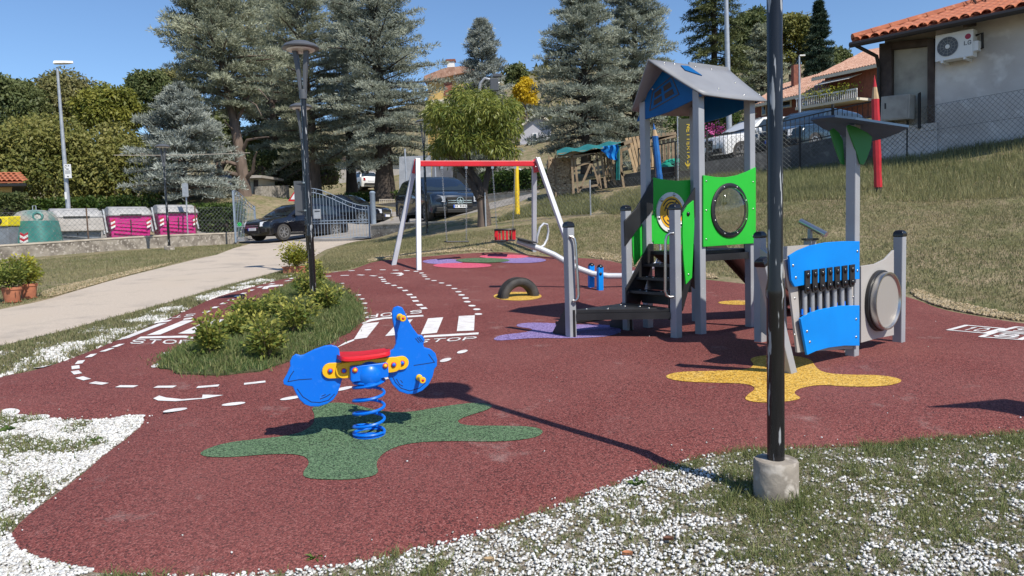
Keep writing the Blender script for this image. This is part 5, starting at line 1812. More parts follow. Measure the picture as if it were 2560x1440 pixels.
t = thing('letter_box', 'grey box mounted on the gate beside the lamp post', 'box', gpos(793, 560, 28.4))
MB().box(gpos(793, 535, 28.4), (.27, .12, .36)).build('case', M['galv'], t, bevel=.01)
MB().box(np.array(gpos(793, 528, 28.33)), (.2, .012, .03)).build('slot', M['trim'], t)

# ---------------------------------------------------------------- waste containers
M['pink'] = mat('magenta_plastic', (.62, .03, .26), .5, c2=(.55, .03, .22), scale=4, c3=(.68, .2, .4), scale3=20, ramp3=(.7, .78))
M['bin_lid'] = mat('grey_lid_plastic', (.3, .3, .3), .55, c2=(.4, .39, .38), scale=5)
M['bin_body'] = mat('grey_bin_steel', (.24, .27, .31), .5, c2=(.19, .21, .24), scale=4)
M['bin_pale'] = mat('pale_bin_plastic', (.42, .39, .36), .6, c2=(.36, .33, .3), scale=4)
M['igloo'] = mat('teal_fibreglass', (.03, .17, .15), .5, c2=(.06, .22, .19), scale=3, c3=(.3, .33, .28), scale3=8, ramp3=(.68, .73))
M['igloo_top'] = mat('faded_fibreglass', (.3, .29, .26), .6, c2=(.12, .22, .2), scale=2.5, ramp=(.45, .6))
M['lid_yellow'] = mat('yellow_lid', (.72, .58, .01), .5)
M['red_sticker'] = mat('red_reflector', (.45, .02, .04), .4)
def dumpster(px, d, wid, label, face=(.1, -1), body='pink', lid='bin_lid', group=None, skirt=None):
    b = np.array(gpos(*px, d))
    t = thing('waste_container', label, 'waste bin', b, group)
    hd = math.atan2(face[0], -face[1])
    X = Matrix.Translation(b.tolist()) @ Matrix.Rotation(hd, 4, 'Z')
    w = wid / 2
    rows = []
    for z, k, dp in ((.1, .9, .42), (.35, .93, .48), (.95, 1, .56), (1.0, 1.03, .58)):
        rows.append([(x * w * k, y * dp, z) for x, y in ((-1, -1), (1, -1), (1, 1), (-1, 1))])
    MB(X).sweep(rows, closed=True, caps=True).build('bin_body', M[body], t, bevel=.03)
    for k in range(5):
        z = .3 + .13 * k
        MB(X).box((0, -.50 - .006 * k - .012, z), (wid * .8, .03, .018), ry=.09).build('body_rib', M[body], t)
    rows = []
    LP = [(-.62, 1.0), (-.6, 1.06), (-.42, 1.26), (-.12, 1.36), (.15, 1.36), (.45, 1.27), (.6, 1.06), (.62, 1.0)]
    for y, z in LP:
        rows.append([(x * w * (1.03 - .13 * max(0, z - 1.06) / .3), y, z) for x in np.linspace(-1, 1, 9)])
    lo_ = MB(X).sweep(rows).build('lid', M[lid], t, True)
    so = lo_.modifiers.new('thickness', 'SOLIDIFY')
    so.thickness = .02
    for s in (-1, 1):
        MB(X).prism([(s * w * (1.02 - .13 * max(0, z - 1.06) / .3), y * .98, z - .008) for y, z in LP], (s * .012, 0, 0)).build('lid_cheek', M[lid], t)
        MB(X).bar((s * (w + .06), -.35, .35), (s * (w + .06), .1, 1.25), .06, .1).build('lift_arm', M['bin_body'], t)
        for q in range(4):
            z = .5 + .08 * q
            MB(X).prism([(s * w * .84 - .075, -.585, z), (s * w * .84 + .075, -.585, z + .07), (s * w * .84 + .075, -.585, z + .15), (s * w * .84 - .075, -.585, z + .08)], (0, .05, 0)).build('chevron', M['red_sticker'] if q % 2 else M['white'], t)
    if skirt:
        MB(X).sweep([[(x * w * k_, y * dp_, z_) for x, y in ((-1, -1), (1, -1), (1, 1), (-1, 1))] for z_, k_, dp_ in ((.5, 1.05, .66), (.55, 1.06, .66), (1.0, 1.0, .61))], closed=True, caps=True).build('upper_skirt', M[skirt], t, bevel=.02)
    MB(X).box((0, -.62, 1.03), (wid * .5, .06, .05)).build('lid_handle', M['trim'], t)
    MB(X).box((0, -.56, .6), (.035, .02, .5)).build('center_seam', M['trim'], t)
    for x in (-.7, .7):
        MB(X).box((x * w, 0, .06), (.1, .7, .14)).build('foot', M['trim'], t)
    return t
g_ = 'pink topped waste containers'
p1 = dumpster((322, 604), 29.2, 1.5, 'magenta waste container with grey lid, nearer the tall lamp', (.64, -.77), group=g_)
p2 = dumpster((439, 596), 30.3, 1.5, 'magenta waste container with grey lid, nearer the gate', (.64, -.77), group=g_)
dumpster((190, 612), 28.0, 1.7, 'pale grey waste container behind the tall street lamp', (.62, -.78), 'bin_body', 'bin_lid', skirt='bin_pale')
# bottle bank
b = np.array(gpos(94, 622, 26.4))
t = thing('bottle_bank', 'teal bell shaped bottle bank with round hole and red white chevrons', 'bottle bank', b)
def supel(w, d, z, n=24, p=.55):
    return [(b[0] + w * math.copysign(abs(math.cos(a)) ** p, math.cos(a)), b[1] + d * math.copysign(abs(math.sin(a)) ** p, math.sin(a)), b[2] + z) for a in [2 * PI * k / n for k in range(n)]]
MB().sweep([supel(.78, .75, .0), supel(.77, .74, .1), supel(.72, .7, .12), supel(.66, .64, .75), supel(.62, .6, .98)], closed=True, caps=True).build('shell', M['igloo'], t, True)
MB().sweep([supel(.62, .6, .981), supel(.58, .56, 1.16), supel(.46, .44, 1.3), supel(.28, .26, 1.36), supel(.05, .05, 1.38)], closed=True, caps=True).build('dome', M['igloo_top'], t, True)
MB().lathe([(.17, -.25), (.17, .05), (.14, .07), (.11, .07), (.1, .02), (0, .02)], (b[0] + .40, b[1] - .46, b[2] + 1.12), (.35, -1, .15), 20).build('hole_collar', M['igloo'], t, True)
MB().lathe([(0, .021), (.1, .021), (0, .024)], (b[0] + .40, b[1] - .46, b[2] + 1.12), (.35, -1, .15), 20).build('drop_hole', M['black'], t)
MB().tube([(b[0] - .06, b[1], b[2] + 1.36), (b[0] - .06, b[1], b[2] + 1.52), (b[0] + .06, b[1], b[2] + 1.52), (b[0] + .06, b[1], b[2] + 1.36)], .015, 6).build('lifting_hook', M['galv'], t)
for q in range(4):
    z = b[2] + .18 + .085 * q
    yy = b[1] - .73 + .012 * q
    MB().prism([(b[0] - .13, yy, z + .07), (b[0], yy, z), (b[0] + .13, yy, z + .07), (b[0] + .13, yy, z + .15), (b[0], yy, z + .08), (b[0] - .13, yy, z + .15)], (0, .06, 0)).build('chevron', M['white'] if q % 2 == 0 else M['red_sticker'], t)
b = np.array(gpos(8, 622, 25.6))
t = thing('wheelie_container', 'grey container with yellow lid at the left edge', 'waste bin', b)
MB().sweep([[(b[0] + x * w_, b[1] + y * w_ * .8, b[2] + z) for x, y in ((-1, -1), (1, -1), (1, 1), (-1, 1))] for z, w_ in ((.05, .42), (.75, .5))], closed=True, caps=True).build('bin_body', M['bin_body'], t, bevel=.03)
MB().prism([(b[0] - .53, b[1] - .45, b[2] + .76), (b[0] - .53, b[1] - .42, b[2] + 1.08), (b[0] - .53, b[1] + .3, b[2] + 1.12), (b[0] - .53, b[1] + .45, b[2] + .76)], (1.06, 0, 0)).build('lid', M['lid_yellow'], t, bevel=.03)
MB().lathe([(0, 0), (.12, 0), (.12, .02), (0, .02)], (b[0] + .22, b[1] - .44, b[2] + .93), (0, -1, .1), 18).build('lid_hole', M['black'], t)

# ---------------------------------------------------------------- poles and signs
b = np.array(gpos(178, 610, 28.3))
tp = np.array(gpos(143, 168, 28.3))
t = thing('street_lamp', 'tall galvanised street lamp with white head and notice signs', 'street lamp', b)
MB().tube([b - np.array([0, 0, .2]), b + (tp - b) * .4, tp], [.095, .075, .045], 14).build('mast', M['galv'], t, True)
hd_ = np.array(gpos(140, 162, 28.3))
MB().sweep([[hd_ + np.array([x, y * wy, z * (1 - .4 * q) + .06]) for y, z in ((-1, -.03), (-.7, .05), (0, .1), (.7, .05), (1, -.03), (0, -.045))] for q, x, wy in ((0, -.06, .09), (.2, .1, .15), (.5, .38, .15), (.9, .58, .08), (1, .64, .03))], closed=True, caps=True).build('lamp_head', M['white'], t, True)
for (x0, y0, x1, y1) in ((161, 411, 178, 445), (162, 480, 167, 498)):
    c = np.array(gpos((x0 + x1) / 2, (y0 + y1) / 2, 28.15))
    s_ = 28.15 / FPX
    sg = MB().box(c, ((x1 - x0) * s_, .02, (y1 - y0) * s_)).build('notice', M['white'], t)
    if x1 - x0 > 10:
        MB().tube([c + np.array([-.05 + .04 * math.cos(a), -.014, .17 + .05 * math.sin(a)]) for a in [2 * PI * q / 10 for q in range(9)]], .008, 4).build('notice_pictogram', M['black'], sg)
        MB().box(c + np.array([.05, -.012, .2]), (.05, .006, .03)).build('notice_pictogram', M['black'], sg)
        MB().box(c + np.array([0, -.012, .08]), (.09, .006, .03)).build('notice_pictogram', M['black'], sg)
        for q in range(4):
            MB().box(c + np.array([0, -.012, .02 - .035 * q]), (.2, .005, .01)).build('notice_text_line', M['lamp_grey'], sg)
        MB().box(c + np.array([0, -.012, -.2]), (.06, .006, .035), ry=.4).build('notice_pictogram', M['black'], sg)
b = np.array(gpos(470, 590, 29.6))
t = thing('road_sign', 'grey back of a rectangular road sign above the pink bins', 'sign', b)
MB().tube([b, np.array(gpos(464, 457, 29.6))], .03, 8).build('pole', M['galv'], t, True)
MB().box(np.array(gpos(463, 475, 29.5)), (.24, .02, .52)).build('sign_plate', M['galv'], t)
b = np.array(gpos(737, 560, 34))
t = thing('warning_sign', 'red rimmed white triangle sign peeking out beside the lamp', 'sign', b)
MB().tube([b - np.array([0, 0, .6]), np.array(gpos(737, 480, 34))], .03, 8).build('pole', M['galv'], t, True)
tri = lambda k: [np.array(gpos(737 + x * k, 491 + y * k, 33.9)) for x, y in ((-17, 12), (17, 12), (0, -15))]
MB().prism(tri(1), (0, .02, 0)).build('sign_rim', M['red'], t)
MB().prism([p - np.array([0, .006, 0]) for p in tri(.62)], (0, .004, 0)).build('sign_face', M['white'], t)
def mast(px0, px1, d, r, label, head=0.0):
    b, tp = np.array(gpos(*px0, d)), np.array(gpos(*px1, d))
    t = thing('street_lamp', label, 'street lamp', b)
    MB().tube([b - np.array([0, 0, 1.0]), tp], [r * 1.4, r * .8], 12).build('mast', M['galv'], t, True)
    if head:
        MB().box(tp + np.array([head / 2, 0, .02]), (abs(head), .16, .07)).build('lamp_head', M['white'], t, bevel=.02)
    return t
mast((1824, 330), (1812, -140), 30, .09, 'tall galvanised mast rising above the white car', .5)
mast((2000, 300), (1998, 140), 46, .06, 'slim white street lamp in front of the brick house', .35)
b = np.array(gpos(1240, 420, 45))
t = thing('floodlight_mast', 'curved grey lamp arm showing over the trimmed tree', 'floodlight', b)
arm = [np.array(gpos(x, y, 45)) for x, y in ((1198, 340), (1198, 230), (1201, 208), (1212, 196), (1228, 200), (1248, 209))]
MB().tube(arm, .09, 8).build('arm', M['galv'], t, True)
MB().box(np.array(gpos(1236, 212, 44.9)), (.5, .3, .75)).build('lamp_case', M['lamp_grey'], t, bevel=.04)
MB().box(np.array(gpos(1243, 189, 44.9)), (.55, .3, .2)).build('camera_case', M['lamp_grey'], t, bevel=.04)
# plastic screen beside the SUV
b = np.array(gpos(1065, 575, 31.5))
t = thing('plastic_screen', 'tall grey plastic screen on poles behind the dark blue SUV', 'screen', b)
M['film'] = mat('grey_plastic_film', (.34, .35, .37), .35, c2=(.24, .25, .27), scale=3, c3=(.5, .5, .52), scale3=2, ramp3=(.6, .7))
MB().prism([np.array(gpos(x, y, 32)) for x, y in ((998, 392), (1078, 388), (1078, 502), (998, 500))], (0, .05, 0)).build('film_panel', M['film'], t)
MB().prism([np.array(gpos(x, y, 32)) for x, y in ((1080, 385), (1132, 392), (1132, 500), (1080, 502))], (0, .05, 0)).build('film_panel', mat('dark_film', (.1, .1, .11), .4, c2=(.16, .16, .17), scale=3), t)
for x in (1012, 1085):
    MB().tube([np.array(gpos(x + 12, 585, 30.8)), np.array(gpos(x, 372, 30.8))], .035, 8).build('pole', M['galv'], t, True)

# ---------------------------------------------------------------- houses
M['plaster'] = mat('stained_plaster', (.6, .575, .555), .95, c2=(.46, .43, .41), scale=.9, ramp=(.4, .7), c3=(.68, .66, .64), scale3=2.4, ramp3=(.55, .7), bump=.5, bscale=20)
M['timber_dark'] = mat('dark_timber', (.055, .04, .035), .85, c2=(.09, .07, .06), scale=4, bump=.4, bscale=20)
M['tile'] = mat('terracotta_tile', (.42, .13, .06), .85, c2=(.3, .09, .045), scale=3, c3=(.5, .2, .11), scale3=9, ramp3=(.55, .7))
M['tile_far'] = mat('faded_roof_tile', (.42, .24, .17), .9, c2=(.3, .16, .11), scale=2, c3=(.5, .33, .25), scale3=5, ramp3=(.52, .66))
M['brick'] = mat('brick_wall', (.28, .1, .065), .95, c2=(.2, .075, .05), scale=6)
M['gutter'] = mat('dark_gutter', (.022, .02, .02), .5)
M['infill'] = mat('grey_infill_board', (.42, .4, .34), .85, c2=(.27, .255, .22), scale=1.6, ramp=(.45, .65))
M['cabinet'] = mat('grey_cabinet', (.36, .345, .31), .7, c2=(.27, .255, .23), scale=3)
M['cream'] = mat('cream_render', (.62, .57, .46), .9)
M['ochre'] = mat('ochre_render', (.5, .34, .12), .9, c2=(.42, .28, .1), scale=1)
M['lilac'] = mat('grey_lilac_render', (.42, .42, .46), .9)
M['glass_dark'] = mat('window_glass', (.03, .035, .04), .08, spec=.8)
M['stonewall'] = mat('stone_cladding', (.36, .33, .29), .95, c2=(.22, .2, .17), scale=9, ramp=(.42, .58), bump=.8, bscale=14)
H0, H1 = np.array(gpos(2200, 388, 20.2)), np.array(gpos(2620, 340, 17.4))
fh = Frame(H0, H1 - H0)
toC = 1 if np.dot(fh.n, -H0[:2]) > 0 else -1
hz = H0[2]
house = thing('plastered_house', 'grey plastered house with red tile roof and dark timber corner at the right', 'house', H0)
EV = fh.trace([(2200, 119)])[0][1]
S_END = 8.5
def hb(px_or_pts, t0, t1, name, m, trace=True, parent=None, **k):
    pts = fh.trace(px_or_pts) if trace else px_or_pts
    return plate(MB(), fh, pts, toC * t0, toC * t1).build(name, m, parent or house, **k)
s336 = fh.trace([(2336, 300)])[0][0]
hb([(s336, hz - .9), (S_END, hz - .9), (S_END, EV + .25), (s336, EV + .25)], -.3, 0, 'wall', M['plaster'], False)
hb([(.05, hz - .6), (s336 - .0, hz - .6), (s336, EV + .2), (.05, EV + .2)], -.3, -.12, 'infill_panel', M['infill'], False)
hb([(2200, 330), (2231, 327), (2231, 106), (2200, 110)], -.12, .06, 'timber_post', M['timber_dark'], bevel=.01)
hb([(2320, 308), (2337, 306), (2337, 96), (2320, 98)], -.12, .05, 'timber_post', M['timber_dark'], bevel=.01)
hb([(2231, 124), (2320, 115), (2320, 96), (2231, 106)], -.12, .045, 'timber_beam', M['timber_dark'])
hb([(2200, 415), (2345, 400), (2345, 306), (2200, 326)], -.1, .09, 'plinth', M['plaster'])
cab = hb([(2218, 306), (2290, 300), (2292, 238), (2220, 246)], .07, .45, 'meter_cabinet', M['cabinet'], bevel=.01)
hb([(2224, 302), (2285, 297), (2287, 243), (2226, 250)], .45, .462, 'cabinet_door', M['cabinet'], parent=cab)
hb([(2229, 276), (2233, 276), (2233, 262), (2229, 262)], .462, .468, 'cabinet_vent', M['gutter'], parent=cab)
hb([(2300, 322), (2306, 322), (2306, 232), (2300, 236)], .1, .16, 'duct', M['trim'])
# eave, gutter, hipped tile roof
OV = .75
def hp(s, out, z):
    p = fh.o + fh.d * s + fh.n * toC * out
    return np.array([p[0], p[1], z])
ez = EV + .02
s_l = -.42
MB().prism([hp(s_l, OV, ez), hp(S_END, OV, ez), hp(S_END, -.1, ez + .22), hp(s_l, -.1, ez + .22)], (0, 0, .06)).build('soffit', M['timber_dark'], house)
MB().tube([hp(s_l - .05, OV + .06, ez + .02), hp(S_END, OV + .06, ez + .02)], .075, 8).build('gutter', M['gutter'], house, True)
MB().tube([hp(s_l + .1, OV + .02, ez - .02), hp(s_l + .45, .35, ez - .3), hp(.0, .12, ez - .55), hp(.0, .12, hz)], .05, 8).build('downpipe', M['gutter'], house, True)
for s in (2.2, 3.6, 5.0):
    MB().bar(hp(s, OV - .1, ez - .02), hp(s, -.05, ez + .12), .1, .12).build('rafter_end', M['timber_dark'], house)
PITCHR = math.tan(R(19))
def tile_mesh():
    rows = []
    for y, r, z in ((0, .105, .0), (.2, .1, .02), (.42, .092, .035)):
        rows.append([(r * math.cos(a), y, z + r * .75 * math.sin(a)) for a in [PI * k / 6 for k in range(7)]])
    m_ = MB().sweep(rows)
    me = bpy.data.meshes.new('roof_tile')
    me.from_pydata([tuple(v) for v in m_.v], [], m_.f)
    me.polygons.foreach_set('use_smooth', [True] * len(me.polygons))
    me.materials.append(M['tile'])
    return me
tme = tile_mesh()
rootl = Vector(ROOT[house.name])
bd_ = -fh.n * toC
Rm = Matrix(((fh.d[0], bd_[0], 0), (fh.d[1], bd_[1], 0), (0, 0, 1))).to_4x4()
roofdeck = MB().prism([hp(s_l, OV, ez + .07), hp(S_END, OV, ez + .07), hp(S_END, OV - 4.2, ez + .07 + 4.2 * PITCHR), hp(s_l + 4.2, OV - 4.2, ez + .07 + 4.2 * PITCHR)], (0, 0, .04)).build('roof', M['tile'], house)
ncol = int((S_END - s_l) / .23)
for rrow in range(11):
    dy = rrow * .36
    for cidx in range(ncol):
        s = s_l + .12 + cidx * .23
        if s < s_l + dy - .05 or s > 7.6:
            continue
        p = hp(s + RNG.normal() * .006, OV + .05 - dy, ez + .125 + dy * PITCHR + RNG.normal() * .004)
        o = bpy.data.objects.new('roof_tile', tme)
        col.objects.link(o)
        o.parent = roofdeck
        o.matrix_local = Matrix.Translation(Vector(p) - rootl) @ Rm @ Matrix.Rotation(math.atan(PITCHR) * .9, 4, 'X') @ Matrix.Rotation(RNG.normal() * .02, 4, 'Z')
for k in range(13):
    q = k * .33
    a, b = hp(s_l + q, OV - q, ez + .2 + q * PITCHR), hp(s_l + q + .4, OV - q - .4, ez + .215 + (q + .4) * PITCHR)
    MB().tube([a, b], [.12, .1], 8).build('hip_tile', M['tile'], roofdeck, True)
tz0 = ez + .07 + 1.6 * PITCHR
for k in range(16):
    s = s_l + 2.35 + .075 * k
    pts = []
    for q in range(9):
        bow = .16 * math.sin(PI * min(1, q / 5)) if q < 6 else 0
        pts.append(hp(s + (-bow if k == 0 else 0), OV - 2.1 + bow, tz0 + .2 + .11 * q))
    MB().tube(pts, .012, 5).build('balcony_bar', M['gutter'], house)
for zz in (.25, .78, 1.05):
    MB().bar(hp(s_l + 2.3, OV - 2.1, tz0 + zz), hp(s_l + 3.6, OV - 2.1, tz0 + zz), .04).build('balcony_rail', M['gutter'], house)
MB().prism([hp(s_l + 3.5, OV - 2.0, tz0 + .2), hp(S_END, OV - 2.0, tz0 + .2), hp(S_END, OV - 2.0, tz0 + 1.3), hp(s_l + 3.5, OV - 2.0, tz0 + 1.3)], -np.array([*(fh.n * toC), 0]) * .3).build('upper_wall', M['timber_dark'], house)
# air conditioner
ac0 = fh.trace([(2400, 120)])[0]
ac = thing('air_conditioner', 'white outdoor air conditioner unit on the plastered wall', 'air conditioner', fh.at(ac0))
acp = fh.trace([(2357, 158), (2444, 149), (2446, 77), (2357, 97)])
c0_, c1_ = acp[0], acp[2]
x0, x1, z0, z1 = acp[0][0] - .03, acp[2][0] + .02, min(acp[0][1], acp[1][1]), (acp[2][1] + acp[3][1]) / 2
z0 = (acp[0][1] + acp[1][1]) / 2
plate(MB(), fh, [(x0, z0), (x1, z0), (x1, z1), (x0, z1)], toC * .12, toC * .46).build('case', M['white'], ac, bevel=.015)
nn_ = nvec(fh, toC)
fc = ((x0 + x1) / 2 - (x1 - x0) * .16, (z0 + z1) / 2)
fr_r = (z1 - z0) * .36
MB().lathe([(0, 0), (fr_r, 0), (fr_r, .006), (0, .006)], fh.at(fc, toC * .46), nn_, 30).build('fan_opening', M['lamp_grey'], ac)
for k in range(12):
    a = 2 * PI * k / 12
    MB().bar(fh.at(fc, toC * .472), fh.at((fc[0] + fr_r * math.cos(a), fc[1] + fr_r * math.sin(a)), toC * .472), .006).build('grille_spoke', M['bin_lid'], ac)
for rr in (.4, .7, 1.0):
    MB().tube([fh.at((fc[0] + fr_r * rr * math.cos(a), fc[1] + fr_r * rr * math.sin(a)), toC * .474) for a in [2 * PI * k / 28 for k in range(28)]], .004, 4, closed=True).build('grille_ring', M['bin_lid'], ac)
MB().lathe([(0, 0), (.055, 0), (.05, .012), (0, .014)], fh.at(fc, toC * .47), nn_, 18).build('fan_hub', M['white'], ac, True)
ec = (x1 - (x1 - x0) * .13, z1 - (z1 - z0) * .26)
em = MB().lathe([(0, 0), (.065, 0), (.065, .004), (0, .004)], fh.at(ec, toC * .46), nn_, 22).build('emblem', mat('emblem_red', (.35, .02, .06), .5), ac)
LET['L'] = [[(0, 1), (0, 0), (.9, 0)]]
LET['G'] = [[(1, .8), (.75, 1), (.25, 1), (0, .75), (0, .25), (.25, 0), (.75, 0), (1, .2), (1, .48), (.55, .48)]]
sgx = 1 if toC * 1 > 0 else 1
for i, ch in enumerate('LG'):
    mb = MB()
    for pl_ in LET[ch]:
        for s_ in stroke([(ec[0] - .075 + i * .08 + x * .06, ec[1] - .19 + y * .085) for x, y in pl_], .016):
            plate(mb, fh, [tuple(k) for k in s_], toC * .4602, toC * .4635)
    mb.build('brand_letter', M['lamp_grey'], ac)
for q in (.2, .8):
    xx = x0 + (x1 - x0) * q
    MB().bar(fh.at((xx, z0 - .03), 0), fh.at((xx, z0 - .03), toC * .5), .05).build('wall_bracket', M['white'], ac)
MB().tube([fh.at((x1 + .02, z1 - .15), toC * .3), fh.at((x1 + .12, z1 - .1), toC * .2), fh.at((x1 + .12, z0 + .2), toC * .15), fh.at((x1 + .03, z0 + .15), toC * .3)], .03, 6).build('pipe', M['trim'], ac, True)
plate(MB(), fh, [(x1, z0 + .12), (x1 + .1, z0 + .12), (x1 + .1, z1 - .3), (x1, z1 - .3)], toC * .2, toC * .42).build('valve_cover', M['white'], ac)

# far brick house
B0, B1 = np.array(gpos(1895, 320, 58)), np.array(gpos(2230, 285, 48))
fb = Frame(B0, B1 - B0)
tb = 1 if np.dot(fb.n, -B0[:2]) > 0 else -1
bh_ = thing('brick_house', 'brick house with pinkish tile roofs, cream awning and white balcony', 'house', B0)
def bb(px, t0, t1, name, m, parent=None):
    return plate(MB(), fb, fb.trace(px), tb * t0, tb * t1).build(name, m, parent or bh_)
bb([(1880, 330), (2240, 300), (2240, 160), (2062, 190), (2062, 225), (1880, 262)], -.4, 0, 'wall', M['brick'])
def far_roof(e0, e1_, r0, r1, name, n):
    ev0, ev1 = fb.trace([e0, e1_])
    A, B = np.array(fb.at(ev0, tb * .9)), np.array(fb.at(ev1, tb * .9))
    C_, D_ = np.array(sight(*r0)), np.array(sight(*r1))
    rows = []
    for j in range(9):
        t_ = j / 8
        row = []
        for k in range(n + 1):
            q = k / n
            p = (A * (1 - q) + B * q) * (1 - t_) + (C_ * (1 - q) + D_ * q) * t_
            p[2] += .07 * (k % 2) + .03 * (j % 2)
            row.append(p)
        rows.append(row)
    o = MB().sweep(rows).build(name, M['tile_far'], bh_)
    o.modifiers.new('thickness', 'SOLIDIFY').thickness = .08
    o['kind'] = 'stuff'
    MB().bar(A - np.array([0, 0, .12]), B - np.array([0, 0, .12]), .12, .2).build('fascia', M['cream'], bh_)
far_roof((1893, 266), (2098, 222), (1945, 214, 63), (2100, 170, 56), 'roof_tiling', 60)
far_roof((2052, 197), (2235, 158), (2165, 127, 56), (2260, 110, 54), 'roof_tiling', 52)
ch = np.array(gpos(1990, 200, 58))
MB().box(ch + np.array([0, 0, .3]), (.55, .55, 1.6)).build('chimney', M['brick'], bh_)
for px in ([(1953, 272), (1980, 268), (1980, 250), (1953, 254)], [(2006, 288), (2022, 286), (2022, 246), (2006, 249)], [(1905, 290), (1916, 288), (1916, 262), (1905, 264)]):
    wdw = bb(px, .0, .06, 'window', M['cream'])
    cpx = np.mean(np.array(px), 0)
    bb([tuple(cpx + (np.array(p) - cpx) * .72) for p in px], .06, .075, 'pane', M['glass_dark'], wdw)
sl = bb([(2025, 278), (2180, 252), (2180, 246), (2025, 271)], .02, 1.5, 'balcony_slab', M['cream'])
for k in range(34):
    x = 2027 + 4.6 * k
    bb([(x, 271 - .164 * (x - 2025)), (x + 1.2, 271 - .164 * (x - 2025)), (x + 1.2, 250 - .164 * (x - 2025)), (x, 250 - .164 * (x - 2025))], 1.44, 1.48, 'balustrade_bar', M['white'], sl)
bb([(2025, 252), (2180, 226.5), (2180, 223.5), (2025, 249)], 1.42, 1.5, 'handrail', M['white'], sl)
aw0, aw1 = fb.trace([(2078, 200), (2158, 184)])
bw0, bw1 = fb.trace([(2066, 217), (2150, 200)])
for k in range(12):
    q0, q1 = k / 12, (k + 1) / 12
    L_ = lambda a, b, q: (a[0] + (b[0] - a[0]) * q, a[1] + (b[1] - a[1]) * q)
    MB().prism([fb.at(L_(aw0, aw1, q0), tb * .1), fb.at(L_(aw0, aw1, q1), tb * .1), fb.at(L_(bw0, bw1, q1), tb * 1.2), fb.at(L_(bw0, bw1, q0), tb * 1.2)], (0, 0, .02)).build('awning_strip', M['cream'] if k % 2 else M['white'], bh_)
M['leaf_balcony'] = leaf_mat('balcony_leaf', (.1, .14, .02), (.4, .38, .05), .3)
P_ = []
for cx, cy in ((2060, 242), (2090, 238), (2120, 232), (2150, 226)):
    c = np.array(fb.at(fb.trace([(cx, cy)])[0], tb * 1.2))
    P_.append(c + RNG.normal(size=(160, 3)) * np.array([.35, .2, .22]))
P_ = np.concatenate(P_)
leaves('balcony_plants', P_, RNG.normal(size=P_.shape), .16, .1, M['leaf_balcony'], bh_)['kind'] = 'stuff'

def simple_house(name, label, d, wall_px, m, roof_px=None, mroof=None, extras=(), depth=5.0, cat='house'):
    base = np.array(gpos(*wall_px[0], d))
    t = thing(name, label, cat, base)
    MB().prism([gpos(*p, d) for p in wall_px], (.3, depth, 0)).build('wall', m, t)
    for (nm, px, mm, t0, t1) in extras:
        MB().prism([np.array(gpos(*p, d + t0)) for p in px], (0, t1, 0)).build(nm, mm, t)
    if roof_px:
        for rp_ in roof_px:
            MB().prism([gpos(*p, d - .6) for p in rp_], (.3, depth + 1.2, .0)).build('roof', mroof, t)
    return t
simple_house('grey_house', 'small lilac grey gabled house between the spruce and the cedar', 75, [(1300, 362), (1378, 356), (1378, 308), (1347, 284), (1300, 318)], M['lilac'],
             [[(1296, 316), (1346, 279), (1346, 284), (1296, 322)], [(1346, 279), (1384, 308), (1384, 314), (1346, 285)]], M['cream'],
             (('window_frame', [(1331, 352), (1343, 352), (1343, 332), (1331, 333)], M['white'], -.05, .04), ('pane', [(1334, 350), (1341, 350), (1341, 334), (1334, 335)], M['glass_dark'], -.08, .03),
              ('window_frame', [(1363, 349), (1376, 348), (1376, 336), (1363, 337)], M['white'], -.05, .04), ('canopy_roof', [(1318, 358), (1372, 352), (1372, 349), (1318, 354)], M['timber_dark'], -2.0, 2)))
simple_house('ochre_house', 'ochre rendered house with white chimney behind the cedars', 72, [(1070, 470), (1178, 466), (1178, 186), (1070, 196)], M['ochre'],
             [[(1060, 204), (1165, 180), (1165, 164), (1110, 170), (1060, 190)], [(1165, 180), (1190, 186), (1190, 174), (1165, 164)]], M['tile_far'],
             (('chimney', [(1118, 168), (1136, 167), (1136, 152), (1118, 153)], M['white'], -.3, .6), ('chimney_cap', [(1114, 153), (1139, 152), (1138, 147), (1115, 148)], M['brick'], -.4, .8),
              ('balcony', [(1075, 262), (1178, 258), (1178, 246), (1075, 250)], M['cream'], -1.2, 1.2), ('window', [(1110, 240), (1130, 240), (1130, 205), (1110, 205)], M['brick'], -.06, .05), ('window', [(1110, 320), (1135, 320), (1135, 280), (1110, 280)], M['brick'], -.06, .05)), depth=8)
simple_house('garage_row', 'pale garage building with grey doors behind the white hatchback', 72, [(700, 478), (1012, 474), (1012, 396), (700, 400)], M['cream'], [[(695, 402), (1018, 398), (1018, 390), (695, 394)]], M['timber_dark'],
             tuple(('garage_door', [(x, 474), (x + 52, 474), (x + 52, 422), (x, 422)], M['bin_pale'], -.06, .05) for x in (848, 908, 955)) + (('dark_opening', [(755, 476), (800, 475), (800, 420), (755, 420)], M['glass_dark'], -.05, .04), ('door_frame', [(808, 475), (838, 475), (838, 420), (808, 420)], M['wood_new'], -.06, .05)))
simple_house('stone_house', 'stone clad building with grey double door behind the swing', 52, [(1085, 482), (1225, 478), (1225, 378), (1085, 382)], M['stonewall'], [[(1080, 384), (1232, 380), (1232, 372), (1080, 376)]], M['timber_dark'],
             (('door', [(1142, 480), (1172, 480), (1172, 428), (1142, 428)], M['lilac'], -.06, .05), ('door', [(1175, 480), (1205, 480), (1205, 428), (1175, 428)], M['lilac'], -.06, .05), ('window', [(1100, 440), (1120, 440), (1120, 412), (1100, 412)], M['glass_dark'], -.05, .04)))
